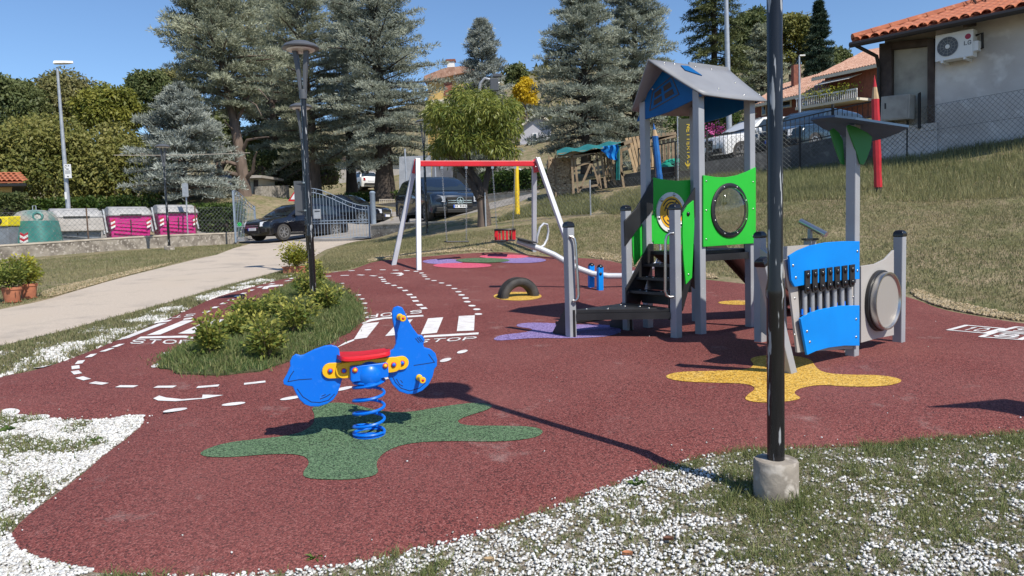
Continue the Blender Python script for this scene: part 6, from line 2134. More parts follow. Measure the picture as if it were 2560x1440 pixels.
simple_house('garden_shed', 'small pale shed beside the bare cedar trunk', 44, [(616, 490), (647, 488), (647, 444), (616, 444)], M['cream'], [[(608, 446), (654, 444), (654, 438), (612, 438)]], M['bin_pale'], (('door', [(634, 488), (645, 488), (645, 450), (634, 450)], M['timber_dark'], -.05, .04),), depth=2)
simple_house('white_outbuilding', 'white low outbuilding half hidden behind the taupe car', 52, [(470, 500), (606, 492), (606, 455), (470, 462)], M['cream'], None, None, (('door', [(478, 498), (500, 497), (500, 468), (478, 469)], M['wood'], -.05, .04),), depth=3)
run_wall('stone_bank_wall', 'low dry stone wall right of the bare cedar trunk', along(np.array(gpos(645, 488, 43)), np.array(gpos(716, 484, 46)), 3), .5, .4, M['stonewall'])
# tiled roof corner at the left edge
kd = 33
t = thing('kiosk', 'ochre kiosk with terracotta tiled roof at the far left edge', 'building', gpos(-60, 560, kd))
MB().prism([gpos(-200, 560, kd), gpos(30, 560, kd), gpos(30, 464, kd), gpos(-200, 464, kd)], (-1.75, 2.5, 0)).build('wall', M['ochre'], t)
MB().prism([gpos(-220, 470, kd - .6), gpos(66, 464, kd - .6), gpos(66, 458, kd - .6), gpos(-220, 462, kd - .6)], (-3.0, 4.3, 0)).build('eave_board', M['gutter'], t)
kr = MB().prism([gpos(-220, 460, kd - .5), gpos(58, 457, kd - .5), gpos(40, 440, kd + 1.4), gpos(-220, 432, kd + 1.4)], (0, 0, .04)).build('roof', M['tile'], t)
for rrow in range(4):
    for k in range(14):
        p = np.array(gpos(50 - 12.9 * k - rrow * 5, 456 - rrow * 5.4, kd - .5 + rrow * .42))
        o = bpy.data.objects.new('roof_tile', tme)
        col.objects.link(o)
        o.parent = kr
        o.matrix_local = Matrix.Translation(Vector(p) - Vector(ROOT[t.name]) + Vector((0, 0, .05))) @ Matrix.Rotation(R(8), 4, 'X')

# ---------------------------------------------------------------- firewood, shed frame, pallets
dwp = 25.6
b = np.array(gpos(1405, 490, dwp))
t = thing('firewood_stack', 'stacked split firewood beside the rough timber shed', 'firewood stack', b)
mb = MB()
for k in range(620):
    px, py = 1372 + RNG.random() * 62, 396 + RNG.random() * 92
    c = np.array(gpos(px, py, dwp + RNG.normal() * .02))
    r = .035 + RNG.random() * .03
    a0 = RNG.random() * 6
    n = 3 + int(RNG.random() * 4)
    mb.prism([c + r * np.array([math.cos(a0 + 2 * PI * q / n), 0, math.sin(a0 + 2 * PI * q / n)]) for q in range(n)], (.02 * RNG.normal(), .35, 0))
o = mb.build('split_logs', mat('split_log_wood', (.46, .34, .22), .9, c2=(.24, .16, .1), scale=14, ramp=(.45, .65), c3=(.58, .46, .32), scale3=22, ramp3=(.55, .62)), t)
o['kind'] = 'stuff'
MB().prism([gpos(x, y, dwp + .15) for x, y in ((1370, 492), (1434, 490), (1434, 396), (1370, 398))], (0, .8, 0)).build('log_core', M['timber_dark'], t)
for x in (1374, 1390, 1432):
    MB().bar(gpos(x, 492, dwp - .08), gpos(x - 2, 388, dwp - .08), .05).build('stake', M['wood'], t)
def planks(t, lst, d, w=.07, th=.03, m='wood'):
    for x0, y0, x1, y1, *r in lst:
        MB().bar(gpos(x0, y0, d + (r[0] if r else 0)), gpos(x1, y1, d + (r[0] if r else 0)), w, th, up=(0, 1, 0)).build('plank', M[m], t)
t = thing('timber_lean_to', 'rough timber lean-to with teal tarpaulin roof and blue sheet', 'shed', gpos(1490, 480, 25.0))
planks(t, [(1434, 484, 1429, 388, .0), (1446, 482, 1436, 386), (1502, 472, 1490, 375), (1515, 470, 1500, 372), (1538, 462, 1515, 375), (1448, 478, 1480, 402), (1480, 402, 1500, 470), (1440, 415, 1495, 400), (1446, 470, 1500, 462), (1524, 405, 1560, 440), (1560, 470, 1548, 390)], 25.0, .075)
planks(t, [(1395, 388, 1500, 376), (1432, 392, 1560, 360), (1500, 380, 1580, 352)], 24.9, .12, .05)
planks(t, [(1515 + 7 * k, 455 - 2 * k, 1510 + 7 * k, 385 - 2 * k) for k in range(7)], 25.6, .06)
M['tarp_teal'] = mat('teal_tarpaulin', (.01, .14, .14), .55, c2=(.02, .2, .2), scale=6)
M['tarp_blue'] = mat('blue_tarpaulin', (.01, .2, .55), .5, c2=(.01, .15, .45), scale=5)
M['tarp_green'] = mat('green_tarpaulin', (.01, .28, .18), .5, c2=(.01, .2, .14), scale=5)
rows = []
for j, (yo, dd) in enumerate(((0, -.3), (-8, .6), (-12, 1.6))):
    rows.append([np.array(gpos(1392 + 160 * q, 386 - 22 * q + yo + 3 * math.sin(q * 19 + j), 25 + dd)) for q in np.linspace(0, 1, 22)])
o = MB().sweep(rows).build('tarpaulin', M['tarp_teal'], t, True)
rows = []
for q in np.linspace(0, 1, 10):
    rows.append([np.array(gpos(1506 + 38 * q + 3 * math.sin(u * 7), 366 - 5 * q + (40 + 6 * math.sin(q * 5)) * u * (.35 + .9 * q), 24.7 + .08 * math.sin(q * 16))) for u in np.linspace(0, 1, 7)])
MB().sweep(rows).build('blue_sheet', M['tarp_blue'], t, True)
rows = []
for q in np.linspace(0, 1, 8):
    rows.append([np.array(gpos(1538 + 12 * q, 366 + 84 * u, 24.8 + .07 * math.sin(q * 14))) for u in np.linspace(0, 1, 7)])
MB().sweep(rows).build('green_sheet', M['tarp_teal'], t, True)
t = thing('pallet_stack', 'leaning wooden pallets left of the blue pencil post', 'pallets', gpos(1600, 465, 25.2))
planks(t, [(1566 + 9 * k, 345 - 1.5 * k, 1596 + 7 * k, 460 - 3 * k) for k in range(7)], 25.0, .09, .025, 'wood_new')
planks(t, [(1565, 362, 1625, 350), (1580, 405, 1628, 395), (1592, 448, 1632, 440)], 25.1, .09, .06, 'wood_new')
planks(t, [(1604, 420 + 12 * k, 1640, 417 + 12 * k) for k in range(4)], 24.9, .1, .03, 'wood_new')
t = thing('pallet_fence', 'upright pallet boards standing behind the blue pencil post', 'pallets', gpos(1660, 400, 26))
planks(t, [(1640 + 11 * k, 410 - k, 1636 + 11 * k, 334 - k) for k in range(5)], 26, .1, .03, 'wood')
planks(t, [(1555, 375, 1690, 333), (1630, 350, 1690, 340)], 25.9, .1, .04, 'wood')
# covered heap and banner seen through the tower
c = np.array(gpos(1688, 408, 24.3))
t = thing('covered_heap', 'heap under a green tarpaulin behind the railing', 'tarpaulin', c - np.array([0, 0, .4]))
mb = MB()
rows = []
for q in range(8):
    u = PI / 2 * q / 7
    rows.append([c + np.array([.62 * math.cos(u) * math.cos(a) * (1 + .12 * math.sin(3 * a + q)), .4 * math.cos(u) * math.sin(a), .42 * math.sin(u) * (1 + .1 * math.sin(5 * a)) - .3]) for a in [2 * PI * k / 18 for k in range(18)]])
mb.sweep(rows, closed=True, caps=True).build('cover', M['tarp_green'], t, True)
MB().box(c + np.array([-.3, -.45, -.3]), (.9, .1, .3)).build('heap_base', M['timber_dark'], t)
b = np.array(gpos(1714, 425, 23.3))
t = thing('banner', 'dark vertical banner with yellow lettering behind the tower posts', 'banner', b)
bw_ = .40
cb_ = np.array(gpos(1714, 362, 23.3))
MB().box(cb_, (bw_, .02, 1.6)).build('cloth', mat('banner_cloth', (.05, .055, .04), .8), t)
MB().tube([b + np.array([-.24, 0, -.4]), cb_ + np.array([-.24, 0, .9])], .02, 6).build('pole', M['galv'], t)
LET.update({'N': [[(0, 0), (0, 1), (1, 0), (1, 1)]], 'E': [[(1, 1), (0, 1), (0, 0), (1, 0)], [(0, .5), (.8, .5)]], 'R': [[(0, 0), (0, 1), (.8, 1), (1, .75), (.8, .5), (0, .5)], [(.5, .5), (1, 0)]], 'I': [[(.5, 0), (.5, 1)]], 'A': [[(0, 0), (.5, 1), (1, 0)], [(.2, .4), (.8, .4)]]})
mby = mat('banner_yellow', (.7, .5, .03), .6)
for i, ch_ in enumerate('NETTERIA'):
    mb = MB()
    for pl_ in LET[ch_]:
        for s_ in stroke([(.04 + y * .11, .62 - i * .135 - x * .095) for x, y in pl_], .02):
            mb.prism([cb_ + np.array([k[0], -.0125, k[1]]) for k in s_], (0, -.004, 0))
    mb.build('banner_letter', mby, t)
mb = MB()
for s_ in stroke([(0.06, -.5), (.06, -.72)], .03) + stroke([(-.02, -.56), (.06, -.7), (.14, -.56)], .03):
    mb.prism([cb_ + np.array([k[0], -.0125, k[1]]) for k in s_], (0, -.004, 0))
mb.build('banner_emblem', mby, t)

# ---------------------------------------------------------------- trees
M['cedar'] = leaf_mat('blue_cedar_needles', (.18, .205, .165), (.44, .47, .38), .3, .6)
M['cedar_blue'] = leaf_mat('pale_blue_cedar_needles', (.19, .215, .19), (.44, .47, .42), .25, .6)
M['cedar_green'] = leaf_mat('green_cedar_needles', (.17, .19, .13), (.45, .47, .34), .3, .6)
M['spruce_dark'] = leaf_mat('dark_spruce_needles', (.04, .06, .02), (.15, .165, .06), .12, .6)
M['fir'] = leaf_mat('dark_fir_needles', (.02, .045, .03), (.07, .1, .06), .1, .6)
M['leaf_walnut'] = leaf_mat('walnut_leaf', (.11, .135, .03), (.33, .3, .09), .35)
M['leaf_dark'] = leaf_mat('dark_broad_leaf', (.06, .09, .03), (.2, .22, .08), .35)
M['leaf_olive'] = leaf_mat('olive_broad_leaf', (.12, .13, .04), (.27, .24, .1), .3)
M['leaf_lime'] = leaf_mat('lime_broad_leaf', (.1, .13, .02), (.3, .28, .05), .3)
M['leaf_peach'] = leaf_mat('glossy_long_leaf', (.09, .14, .03), (.38, .38, .09), .35, .4)
M['leaf_gold'] = leaf_mat('golden_leaf', (.45, .3, .01), (.75, .55, .03), .3)
M['leaf_hedge'] = leaf_mat('hedge_leaf', (.035, .075, .015), (.12, .17, .035), .3)
M['leaf_hill'] = leaf_mat('hillside_leaf', (.09, .1, .025), (.22, .19, .06), .2)

def conifer(name, label, base, H, prof, m, nb=120, lean=(0, 0), tw=15, tf_=9, t0=.12, up=(40, 2), droop=.25, nl=.21, nw=.042, trunk=.28, bark='bark', bare=(), group='conifers behind the playground', flat=.5, seedlen=.45):
    base = np.array(base, float)
    t = thing(name, label, 'tree', base, group)
    ts = np.array([p[0] for p in prof])
    rs = np.array([p[1] for p in prof])
    axis = lambda q: base + np.array([lean[0] * q + .12 * math.sin(q * 5) * (lean[0] != 0), lean[1] * q, H * q])
    MB().tube([axis(q) - (np.array([0, 0, .6]) if q == 0 else 0) for q in np.linspace(0, .97, 12)], [max(.03, trunk * (1 - .88 * q) * (1.25 if q == 0 else 1)) for q in np.linspace(0, .97, 12)], 10).build('trunk', M[bark], t, True)
    PP, DD, TT = [], [], []
    limb = MB()
    for i in range(nb):
        q = t0 + (1 - t0) * ((i + RNG.random()) / nb) ** .92
        q = min(q, .985)
        rad = np.interp(q, ts, rs)
        Lb = rad * (.55 + seedlen + .0 - seedlen * RNG.random() * 1.0)
        az = i * 2.39996 + RNG.normal() * .3
        if lean[0] and False:
            az += 0
        el = R(up[1] + (up[0] - up[1]) * (q - t0) / (1 - t0) + RNG.normal() * 8)
        o = axis(q)
        dh = np.array([math.cos(az), math.sin(az), 0])
        s = np.linspace(0, 1, 7)
        path = o + np.outer(s * Lb, dh) * math.cos(el)
        path[:, 2] += s * Lb * math.sin(el) - droop * Lb * s ** 2 + .08 * Lb * s ** 4
        limb.tube(path[:6], [max(.012, .022 * Lb * (1 - .8 * k / 6)) for k in range(6)], 4, cap=False)
        # twigs
        k = np.repeat(.18 + .82 * (np.arange(tw) + RNG.random(tw)) / tw, 2)
        side = np.tile([1, -1], tw)
        ang = az + side * (R(35) + R(40) * RNG.random(2 * tw))
        tl = (Lb * .34 * (1.15 - k) + .16) * (.6 + .7 * RNG.random(2 * tw))
        tdir = np.stack([np.cos(ang), np.sin(ang), .10 + .25 * RNG.normal(size=2 * tw) * .4], 1)
        to = np.stack([np.interp(k, s, path[:, c]) for c in range(3)], 1)
        u = (np.arange(tf_) + .5) / tf_
        pos = to[:, None, :] + tdir[:, None, :] * (tl[:, None] * u[None, :])[..., None]
        pos[..., 2] -= (.2 * tl[:, None] * u[None, :] ** 2)
        pos = pos.reshape(-1, 3) + RNG.normal(size=(2 * tw * tf_, 3)) * .035
        d = np.repeat(tdir, tf_, 0) * .8 + np.array([0, 0, flat]) + RNG.normal(size=pos.shape) * .55
        PP.append(pos)
        DD.append(d)
        TT.append(np.clip(.35 + .25 * RNG.normal() + .3 * RNG.normal(size=len(pos)) * .6 + .25 * np.repeat(np.tile(u, 1)[None, :], 2 * tw, 0).ravel() * .6, 0, 1))
    limb.build('limb_framework', M[bark], t)['kind'] = 'stuff'
    P, D, T = np.concatenate(PP), np.concatenate(DD), np.concatenate(TT)
    leaves('crown', P, D, nl * (.6 + .8 * RNG.random(len(P))), nw * (.7 + .6 * RNG.random(len(P))), M[m], t, T, N=RNG.normal(size=P.shape) * .6 + np.array(SUN_DIR) * .9)
    for pts, r0 in bare:
        pts = [np.array(p) for p in pts]
        MB().tube(pts, [r0 * (1 - .75 * k / (len(pts) - 1)) for k in range(len(pts))], 7).build('bare_limb', M[bark], t, True)
    return t

def S(px, py, d):
    return np.array(gpos(px, py, d))
d1 = 39
bl_ = [([S(604, 440, d1), S(570, 432, d1 - .5), S(540, 436, d1 - 1), S(510, 452, d1 - 1.3), S(488, 470, d1 - 1.6)], .13), ([S(602, 415, d1), S(570, 405, d1 - .4), S(545, 408, d1 - .8), S(520, 430, d1 - 1)], .12),
       ([S(612, 450, d1), S(632, 428, d1 - .4), S(636, 395, d1 - .6), S(642, 380, d1 - .8)], .13), ([S(598, 400, d1), S(580, 385, d1), S(558, 368, d1 - .5), S(540, 362, d1 - .7)], .11),
       ([S(606, 380, d1), S(618, 350, d1 - .3), S(645, 345, d1 - .5), S(672, 342, d1 - .8)], .1), ([S(590, 330, d1), S(575, 318, d1 - .4), S(560, 300, d1 - .7)], .09), ([S(592, 300, d1), S(610, 270, d1 - .3), S(622, 240, d1 - .6), S(640, 215, d1 - .9)], .1),
       ([S(588, 260, d1), S(612, 245, d1 - .5), S(640, 262, d1 - 1), S(655, 290, d1 - 1.3)], .06), ([S(584, 220, d1), S(560, 200, d1 - .5), S(545, 180, d1 - 1)], .07), ([S(586, 235, d1), S(618, 215, d1 - .6), S(650, 225, d1 - 1.2), S(672, 250, d1 - 1.6)], .06)]
b_ = S(612, 482, d1)
conifer('cedar_tree', 'tall cedar with long bare grey trunk behind the gate', b_, 10.6, [(0, .5), (.3, 1.2), (.36, 1.8), (.45, 2.6), (.6, 3.7), (.75, 3.6), (.88, 2.6), (1, .6)], 'cedar_green', 150, lean=(-1.3, 0), tw=18, tf_=13, t0=.40, up=(45, 5), trunk=.33, bare=bl_)
b_ = S(468, 520, 36.5)
conifer('cedar_tree', 'pale blue cedar with low sweeping boughs above the pink bins', b_, 5.6, [(0, 2.3), (.2, 2.9), (.45, 2.9), (.7, 2.1), (1, .5)], 'cedar_blue', 110, tw=16, tf_=12, t0=.08, up=(40, 5), trunk=.14)
b_ = S(790, 470, 46)
conifer('cedar_tree', 'dense cedar behind the tall island lamp post', b_, 12.8, [(0, 2.6), (.1, 3.2), (.3, 3.9), (.55, 3.9), (.8, 3.2), (1, .8)], 'cedar_green', 155, lean=(-.6, 0), tw=17, tf_=12, t0=.1, up=(40, 2), trunk=.32)
b_ = S(692, 476, 52)
conifer('cedar_tree', 'grey cedar right behind the bare trunked cedar', b_, 13.4, [(0, 2.4), (.2, 3.2), (.5, 3.9), (.75, 3.4), (.9, 2.2), (1, .6)], 'cedar_green', 120, tw=15, tf_=10, t0=.15, up=(42, 2), nl=.25, nw=.05, trunk=.3)
b_ = S(962, 478, 43)
conifer('cedar_tree', 'broad blue green cedar with thick dark trunk behind the swing', b_, 13.0, [(0, 2), (.12, 2.8), (.25, 4.2), (.5, 4.4), (.7, 3.7), (.88, 2.4), (1, .5)], 'cedar', 200, lean=(-.3, 0), tw=18, tf_=13, t0=.12, up=(42, 0), trunk=.55, bark='bark_dark')
b_ = S(880, 476, 49)
conifer('cedar_tree', 'grey green cedar filling the gap between the two largest cedars', b_, 12.5, [(0, 2), (.2, 3.0), (.5, 3.2), (.8, 2.0), (1, .5)], 'cedar', 130, tw=14, tf_=9, t0=.22, up=(42, 2), trunk=.35, bark='bark_dark')
b_ = S(1216, 470, 50)
conifer('spruce_tree', 'narrow blue spruce above the trimmed round tree', b_, 11.0, [(0, 2.6), (.3, 2.7), (.6, 2.2), (.85, 1.3), (1, .2)], 'cedar_blue', 170, tw=15, tf_=10, t0=.1, up=(35, -5), droop=.15, trunk=.2)
b_ = S(1465, 405, 38)
conifer('cedar_tree', 'wide blue cedar reaching the ground behind the firewood', b_, 8.6, [(0, 2.8), (.2, 3.4), (.45, 3.1), (.7, 2.4), (.9, 1.4), (1, .4)], 'cedar', 150, tw=17, tf_=12, t0=.04, up=(40, -4), trunk=.25, bark='bark_dark')
b_ = S(1592, 400, 40)
conifer('cedar_tree', 'tall blue cedar behind the tower roof', b_, 10.6, [(0, 2.6), (.2, 3.0), (.5, 2.7), (.75, 2.1), (.92, 1.4), (1, .5)], 'cedar', 165, tw=17, tf_=12, t0=.04, up=(40, -4), trunk=.28, bark='bark_dark')
b_ = S(1788, 400, 42)
conifer('spruce_tree', 'dark green drooping spruce right of the tower roof', b_, 13.5, [(0, 2.6), (.3, 2.4), (.6, 1.9), (.85, 1.2), (1, .1)], 'spruce_dark', 190, tw=15, tf_=10, t0=.05, up=(20, -8), droop=.35, flat=-.35, trunk=.26, bark='bark_dark')
b_ = S(2046, 262, 72)
conifer('fir_tree', 'pointed dark fir against the sky above the brick house', b_, 9.6, [(0, 3.0), (.3, 2.5), (.6, 1.4), (.85, .6), (1, .05)], 'fir', 110, tw=12, tf_=8, t0=.03, up=(20, -8), droop=.2, nl=.32, nw=.08, trunk=.2, bark='bark_dark')
b_ = S(1905, 275, 74)
conifer('cedar_tree', 'spreading green cedar left of the brick house roof', b_, 8.0, [(0, 3.4), (.4, 3.4), (.8, 1.9), (1, .4)], 'cedar_green', 90, tw=12, tf_=8, t0=.08, up=(30, 0), nl=.34, nw=.09, trunk=.25, bark='bark_dark')

def broadleaf(name, label, c, rx, rz, base, m, n=16000, L=.2, W=None, K=46, ry=None, bark='bark', trunk=.2, group='broadleaf trees', droop=.3, limbs=7, cl=.25, fill=.6, cat='tree'):
    """crown of many clumps round an uneven ellipsoid"""
    c, base = np.array(c, float), np.array(base, float)
    ry = ry or rx
    K = int(K * 1.9)
    t = thing(name, label, cat, base, group)
    v = unit(RNG.normal(size=(K, 3)))
    v[:, 2] = np.where(v[:, 2] < -.55, -v[:, 2], v[:, 2])
    rad = fill + (1 - fill) * RNG.random(K) ** .7
    cen = c + v * rad[:, None] * np.array([rx, ry, rz]) * (1 - cl * .6)
    rc = cl * min(rx, rz * 1.3) * (.7 + .6 * RNG.random(K))
    w = rc ** 2
    idx = RNG.choice(K, n, p=w / w.sum())
    d = RNG.normal(size=(n, 3))
    d[:, 2] += .35
    d = unit(d)
    P = cen[idx] + d * (rc[idx] * (.55 + .5 * RNG.random(n) ** .6))[:, None] * np.array([1, 1, .8])
    D = d * .5 + RNG.normal(size=(n, 3)) * .7
    D[:, 2] -= droop
    tint = np.clip(RNG.random(K)[idx] * .5 + .5 * RNG.random(n) ** 1.5, 0, 1)
    MB().tube([base - np.array([0, 0, .4]), base + (c - base) * .5, c], [trunk * 1.2, trunk * .8, trunk * .3], 8).build('trunk', M[bark], t, True)
    lm = MB()
    for k in range(min(limbs, K)):
        s0 = base + (c - base) * (.45 + .4 * RNG.random())
        lm.tube([s0, (s0 + cen[k]) / 2 + np.array([0, 0, .1 * rz]), cen[k]], [trunk * .5, trunk * .3, trunk * .1], 6)
    lm.build('limb_framework', M[bark], t)['kind'] = 'stuff'
    leaves('crown', P, D, L * (.5 + RNG.random(n)), (W or L * .55) * (.7 + .6 * RNG.random(n)), M[m], t, tint, N=d * .6 + RNG.normal(size=P.shape) * .6 + np.array(SUN_DIR) * .8, droop=.1)
    return t

def bpx(name, label, cx, cy, rx, ry, d, m, n=14000, L=.24, **k):
    c = S(cx, cy, d)
    s = d / FPX
    gx_, gy_ = c[0], c[1]
    base = np.array([gx_, gy_, min(tz(gx_, gy_), c[2] - ry * s * .8)])
    return broadleaf(name, label, c, rx * s, ry * s, base, m, n, L, **k)
bpx('walnut_tree', 'large bushy walnut tree behind the bottle bank', 120, 435, 150, 145, 40, 'leaf_walnut', 21000, .21, K=80, trunk=.2)
bpx('walnut_tree', 'bushy walnut tree behind the pink bins', 300, 440, 135, 125, 41, 'leaf_walnut', 21000, .21, K=75, trunk=.2)
bpx('walnut_tree', 'shaded walnut tree at the left edge above the kiosk', -60, 450, 130, 130, 39, 'leaf_walnut', 18000, .2, K=60)
bpx('broadleaf_tree', 'dark leafy tree against the sky at the left edge', 30, 290, 95, 105, 58, 'leaf_dark', 16000, .27, K=60)
bpx('broadleaf_tree', 'airy olive coloured tree behind the tall street lamp', 160, 280, 100, 100, 62, 'leaf_olive', 13000, .28, K=60, fill=.5)
bpx('broadleaf_tree', 'lime green domed tree right of the tall street lamp', 268, 285, 78, 72, 52, 'leaf_lime', 14000, .24, K=55)
bpx('broadleaf_tree', 'dark upright tree left of the bare cedar', 378, 270, 68, 95, 56, 'leaf_dark', 14000, .26, K=50)
bpx('broadleaf_tree', 'yellowing tree peeping out beside the bare cedar', 440, 250, 60, 80, 60, 'leaf_olive', 10000, .27, K=44)
bpx('broadleaf_tree', 'dark tree filling the gap right of the bare cedar trunk', 700, 300, 85, 115, 56, 'leaf_dark', 12000, .26, K=44)
bpx('broadleaf_tree', 'low dark tree left of the bare cedar trunk', 545, 350, 62, 85, 52, 'leaf_dark', 8000, .24, K=36)
bpx('broadleaf_tree', 'shaded tree seen low behind the bare cedar trunk', 670, 390, 90, 75, 58, 'leaf_walnut', 11000, .27, K=44)
bpx('broadleaf_tree', 'golden yellow tree on the slope behind the yellow pencil', 1314, 238, 32, 44, 78, 'leaf_gold', 6000, .26, K=34)
bpx('broadleaf_tree', 'dark round tree on the skyline right of the blue spruce', 1292, 195, 34, 34, 95, 'leaf_dark', 5000, .36, K=30)
bpx('broadleaf_tree', 'tall green tree between the dark spruce and the near lamp post', 1885, 115, 62, 95, 80, 'leaf_dark', 11000, .36, K=48)
bpx('broadleaf_tree', 'rounded green tree right of the near lamp post', 1975, 125, 72, 92, 82, 'leaf_walnut', 13000, .36, K=52)
bpx('broadleaf_tree', 'green tree filling the gap below the fir', 2075, 175, 60, 55, 84, 'leaf_dark', 8000, .36, K=36)
# trimmed round tree
ct = S(1180, 312, 22.5)
rb_ = S(1211, 566, 22.5)
fk_ = S(1205, 492, 22.5)
tt = thing('trimmed_tree', 'round trimmed tree with long glossy leaves behind the swing', 'tree', rb_)
MB().tube([rb_ - np.array([0, 0, .3]), S(1210, 530, 22.5), fk_], [.24, .19, .17], 12).build('trunk', M['bark'], tt, True)
for pts, r0 in (([(1200, 498), (1185, 470), (1165, 440), (1130, 395), (1105, 365)], .12), ([(1205, 495), (1200, 460), (1180, 430), (1170, 390), (1150, 340)], .11), ([(1208, 495), (1215, 455), (1222, 420), (1235, 385), (1255, 345)], .11), ([(1195, 480), (1176, 430), (1150, 402), (1110, 385)], .08), ([(1214, 460), (1240, 410), (1270, 370)], .07)):
    MB().tube([S(x, y, 22.5 + .12 * (i - 1) * (1 if r0 > .1 else -1)) for i, (x, y) in enumerate(pts)], [r0 * (1 - .6 * i / (len(pts) - 1)) for i in range(len(pts))], 8).build('limb', M['bark_dark'], tt, True)
K = 85
v = unit(RNG.normal(size=(K, 3)))
v[:, 2] = np.where(v[:, 2] < -.85, -v[:, 2], v[:, 2])
cen = ct + v * np.array([1.52, 1.5, 1.05]) * (.72 + .26 * RNG.random(K))[:, None]
cen2 = ct + unit(RNG.normal(size=(40, 3))) * np.array([1.5, 1.5, 1.0]) * (.35 + .4 * RNG.random(40))[:, None]
a_ = RNG.random(30) * 2 * PI
cen3 = ct + np.stack([np.cos(a_) * 1.25, np.sin(a_) * 1.25, -.55 - .4 * RNG.random(30)], 1) * (.6 + .4 * RNG.random(30))[:, None]
cen = np.concatenate([cen, cen2, cen3])
cen[:, 2] = np.maximum(cen[:, 2], ct[2] - 1.0)
n = 17000
idx = RNG.integers(0, len(cen), n)
d = unit(RNG.normal(size=(n, 3)) + np.array([0, 0, .3]))
P = cen[idx] + d * ((.16 + .22 * RNG.random(len(cen)))[idx] * RNG.random(n) ** .4)[:, None]
D = d * .9 + RNG.normal(size=(n, 3)) * .25
D[:, 2] -= .75
leaves('crown', P, D, .15 * (.7 + .6 * RNG.random(n)), .038, M['leaf_peach'], tt, np.clip(.25 * RNG.random(len(cen))[idx] + .75 * RNG.random(n) ** 1.6, 0, 1), droop=.15)
# hedges
def hedge(label, pts, h, w, n, m='leaf_hedge', L=.12):
    pts = [np.array(p) for p in pts]
    t = thing('hedge', label, 'hedge', pts[0])
    k = RNG.random(n) * (len(pts) - 1)
    i = k.astype(int)
    f_ = (k - i)[:, None]
    A = np.array(pts)
    c = A[i] * (1 - f_) + A[i + 1] * f_
    a = RNG.random(n) * 2 * PI
    bump = .8 + .35 * vnoise(c[:, 0], c[:, 1], 2.0, 5)
    rr = .75 + .3 * RNG.random(n)
    P = c + np.stack([np.cos(a) * w * rr, np.sin(a) * w * rr * .8, np.zeros(n)], 1)
    P[:, 2] += h * bump * RNG.random(n) ** .6
    leaves('foliage', P, RNG.normal(size=(n, 3)) + np.array([0, -.4, .3]), L * (.6 + .8 * RNG.random(n)), L * .6, M[m], t, RNG.random(n) ** 1.5)
    MB().tube([p + np.array([0, 0, h * .4]) for p in pts], h * .3, 6).build('stem', M['bark_dark'], t)
    return t
hedge('clipped green hedge between the pink bins and the gate', [S(492, 598, 33), S(540, 598, 32.5), S(588, 598, 32)], 1.5, .55, 9000)
hedge('hedge on the bank behind the black cars', [S(640, 548, 42), S(760, 540, 43), S(880, 530, 44), S(1000, 520, 43)], 1.0, .7, 9000, L=.16)
hedge('dark overgrown hedge between the cedar trunks', [S(648, 478, 47), S(700, 476, 49), S(770, 474, 52), S(830, 474, 55)], 2.4, .9, 9000, 'leaf_dark', .2)
hedge('low hedge behind the trimmed tree', [S(1225, 495, 40), S(1290, 490, 38), S(1350, 482, 37)], 1.3, .6, 5000, L=.15)
hedge('dark hedge in front of the ochre kiosk', [S(-60, 560, 30.5), S(0, 558, 30.5), S(42, 556, 30.5)], 1.15, .5, 5000, 'leaf_dark', .13)
hedge('loose hedge behind the bins', [S(60, 583, 36), S(120, 580, 36), S(250, 575, 36), S(380, 572, 36)], 1.6, .8, 9000, L=.16)
hp_ = hedge('pink flowering hedge above the white car', [S(1690, 350, 31), S(1760, 342, 31), S(1830, 336, 31)], 1.0, .5, 3500)
P = np.concatenate([np.array(S(x, y, 30.4)) + RNG.normal(size=(40, 3)) * np.array([.18, .1, .12]) for x, y in ((1782, 322), (1795, 330), (1810, 324), (1775, 331))])
leaves('blossom', P, RNG.normal(size=P.shape), .09, .08, leaf_mat('pink_blossom', (.55, .08, .3), (.75, .2, .5), .3), hp_)
# wooded hill in the distance
n = 20000
px_ = 1150 + RNG.random(n) * 420
base_y = 330
top_y = np.interp(px_, [1150, 1280, 1330, 1400, 1480, 1570], [230, 205, 186, 176, 190, 230]) + 9 * np.sin(px_ * .11) + 6 * np.sin(px_ * .31)
u = RNG.random(n)
dd = 190 - 70 * u
py_ = top_y + (base_y - top_y) * u
vv = np.array([ray(a, b) for a, b in zip(px_, py_)])
P = vv * (dd / vv[:, 1])[:, None]
P[:, 2] += EYE
P += RNG.normal(size=P.shape) * .5
o = mesh_obj('distant_wood', leaf_mesh('distant_wood', P, RNG.normal(size=(n, 3)) + np.array([0, -.3, .6]), 1.6 * (.6 + .8 * RNG.random(n)), 1.1, np.clip(RNG.random(n) * .6 + .4 * vnoise(P[:, 0], P[:, 2], .5, 3), 0, 1)), M['leaf_hill'])
tag(o, 'wooded hillside on the skyline', kind='stuff')

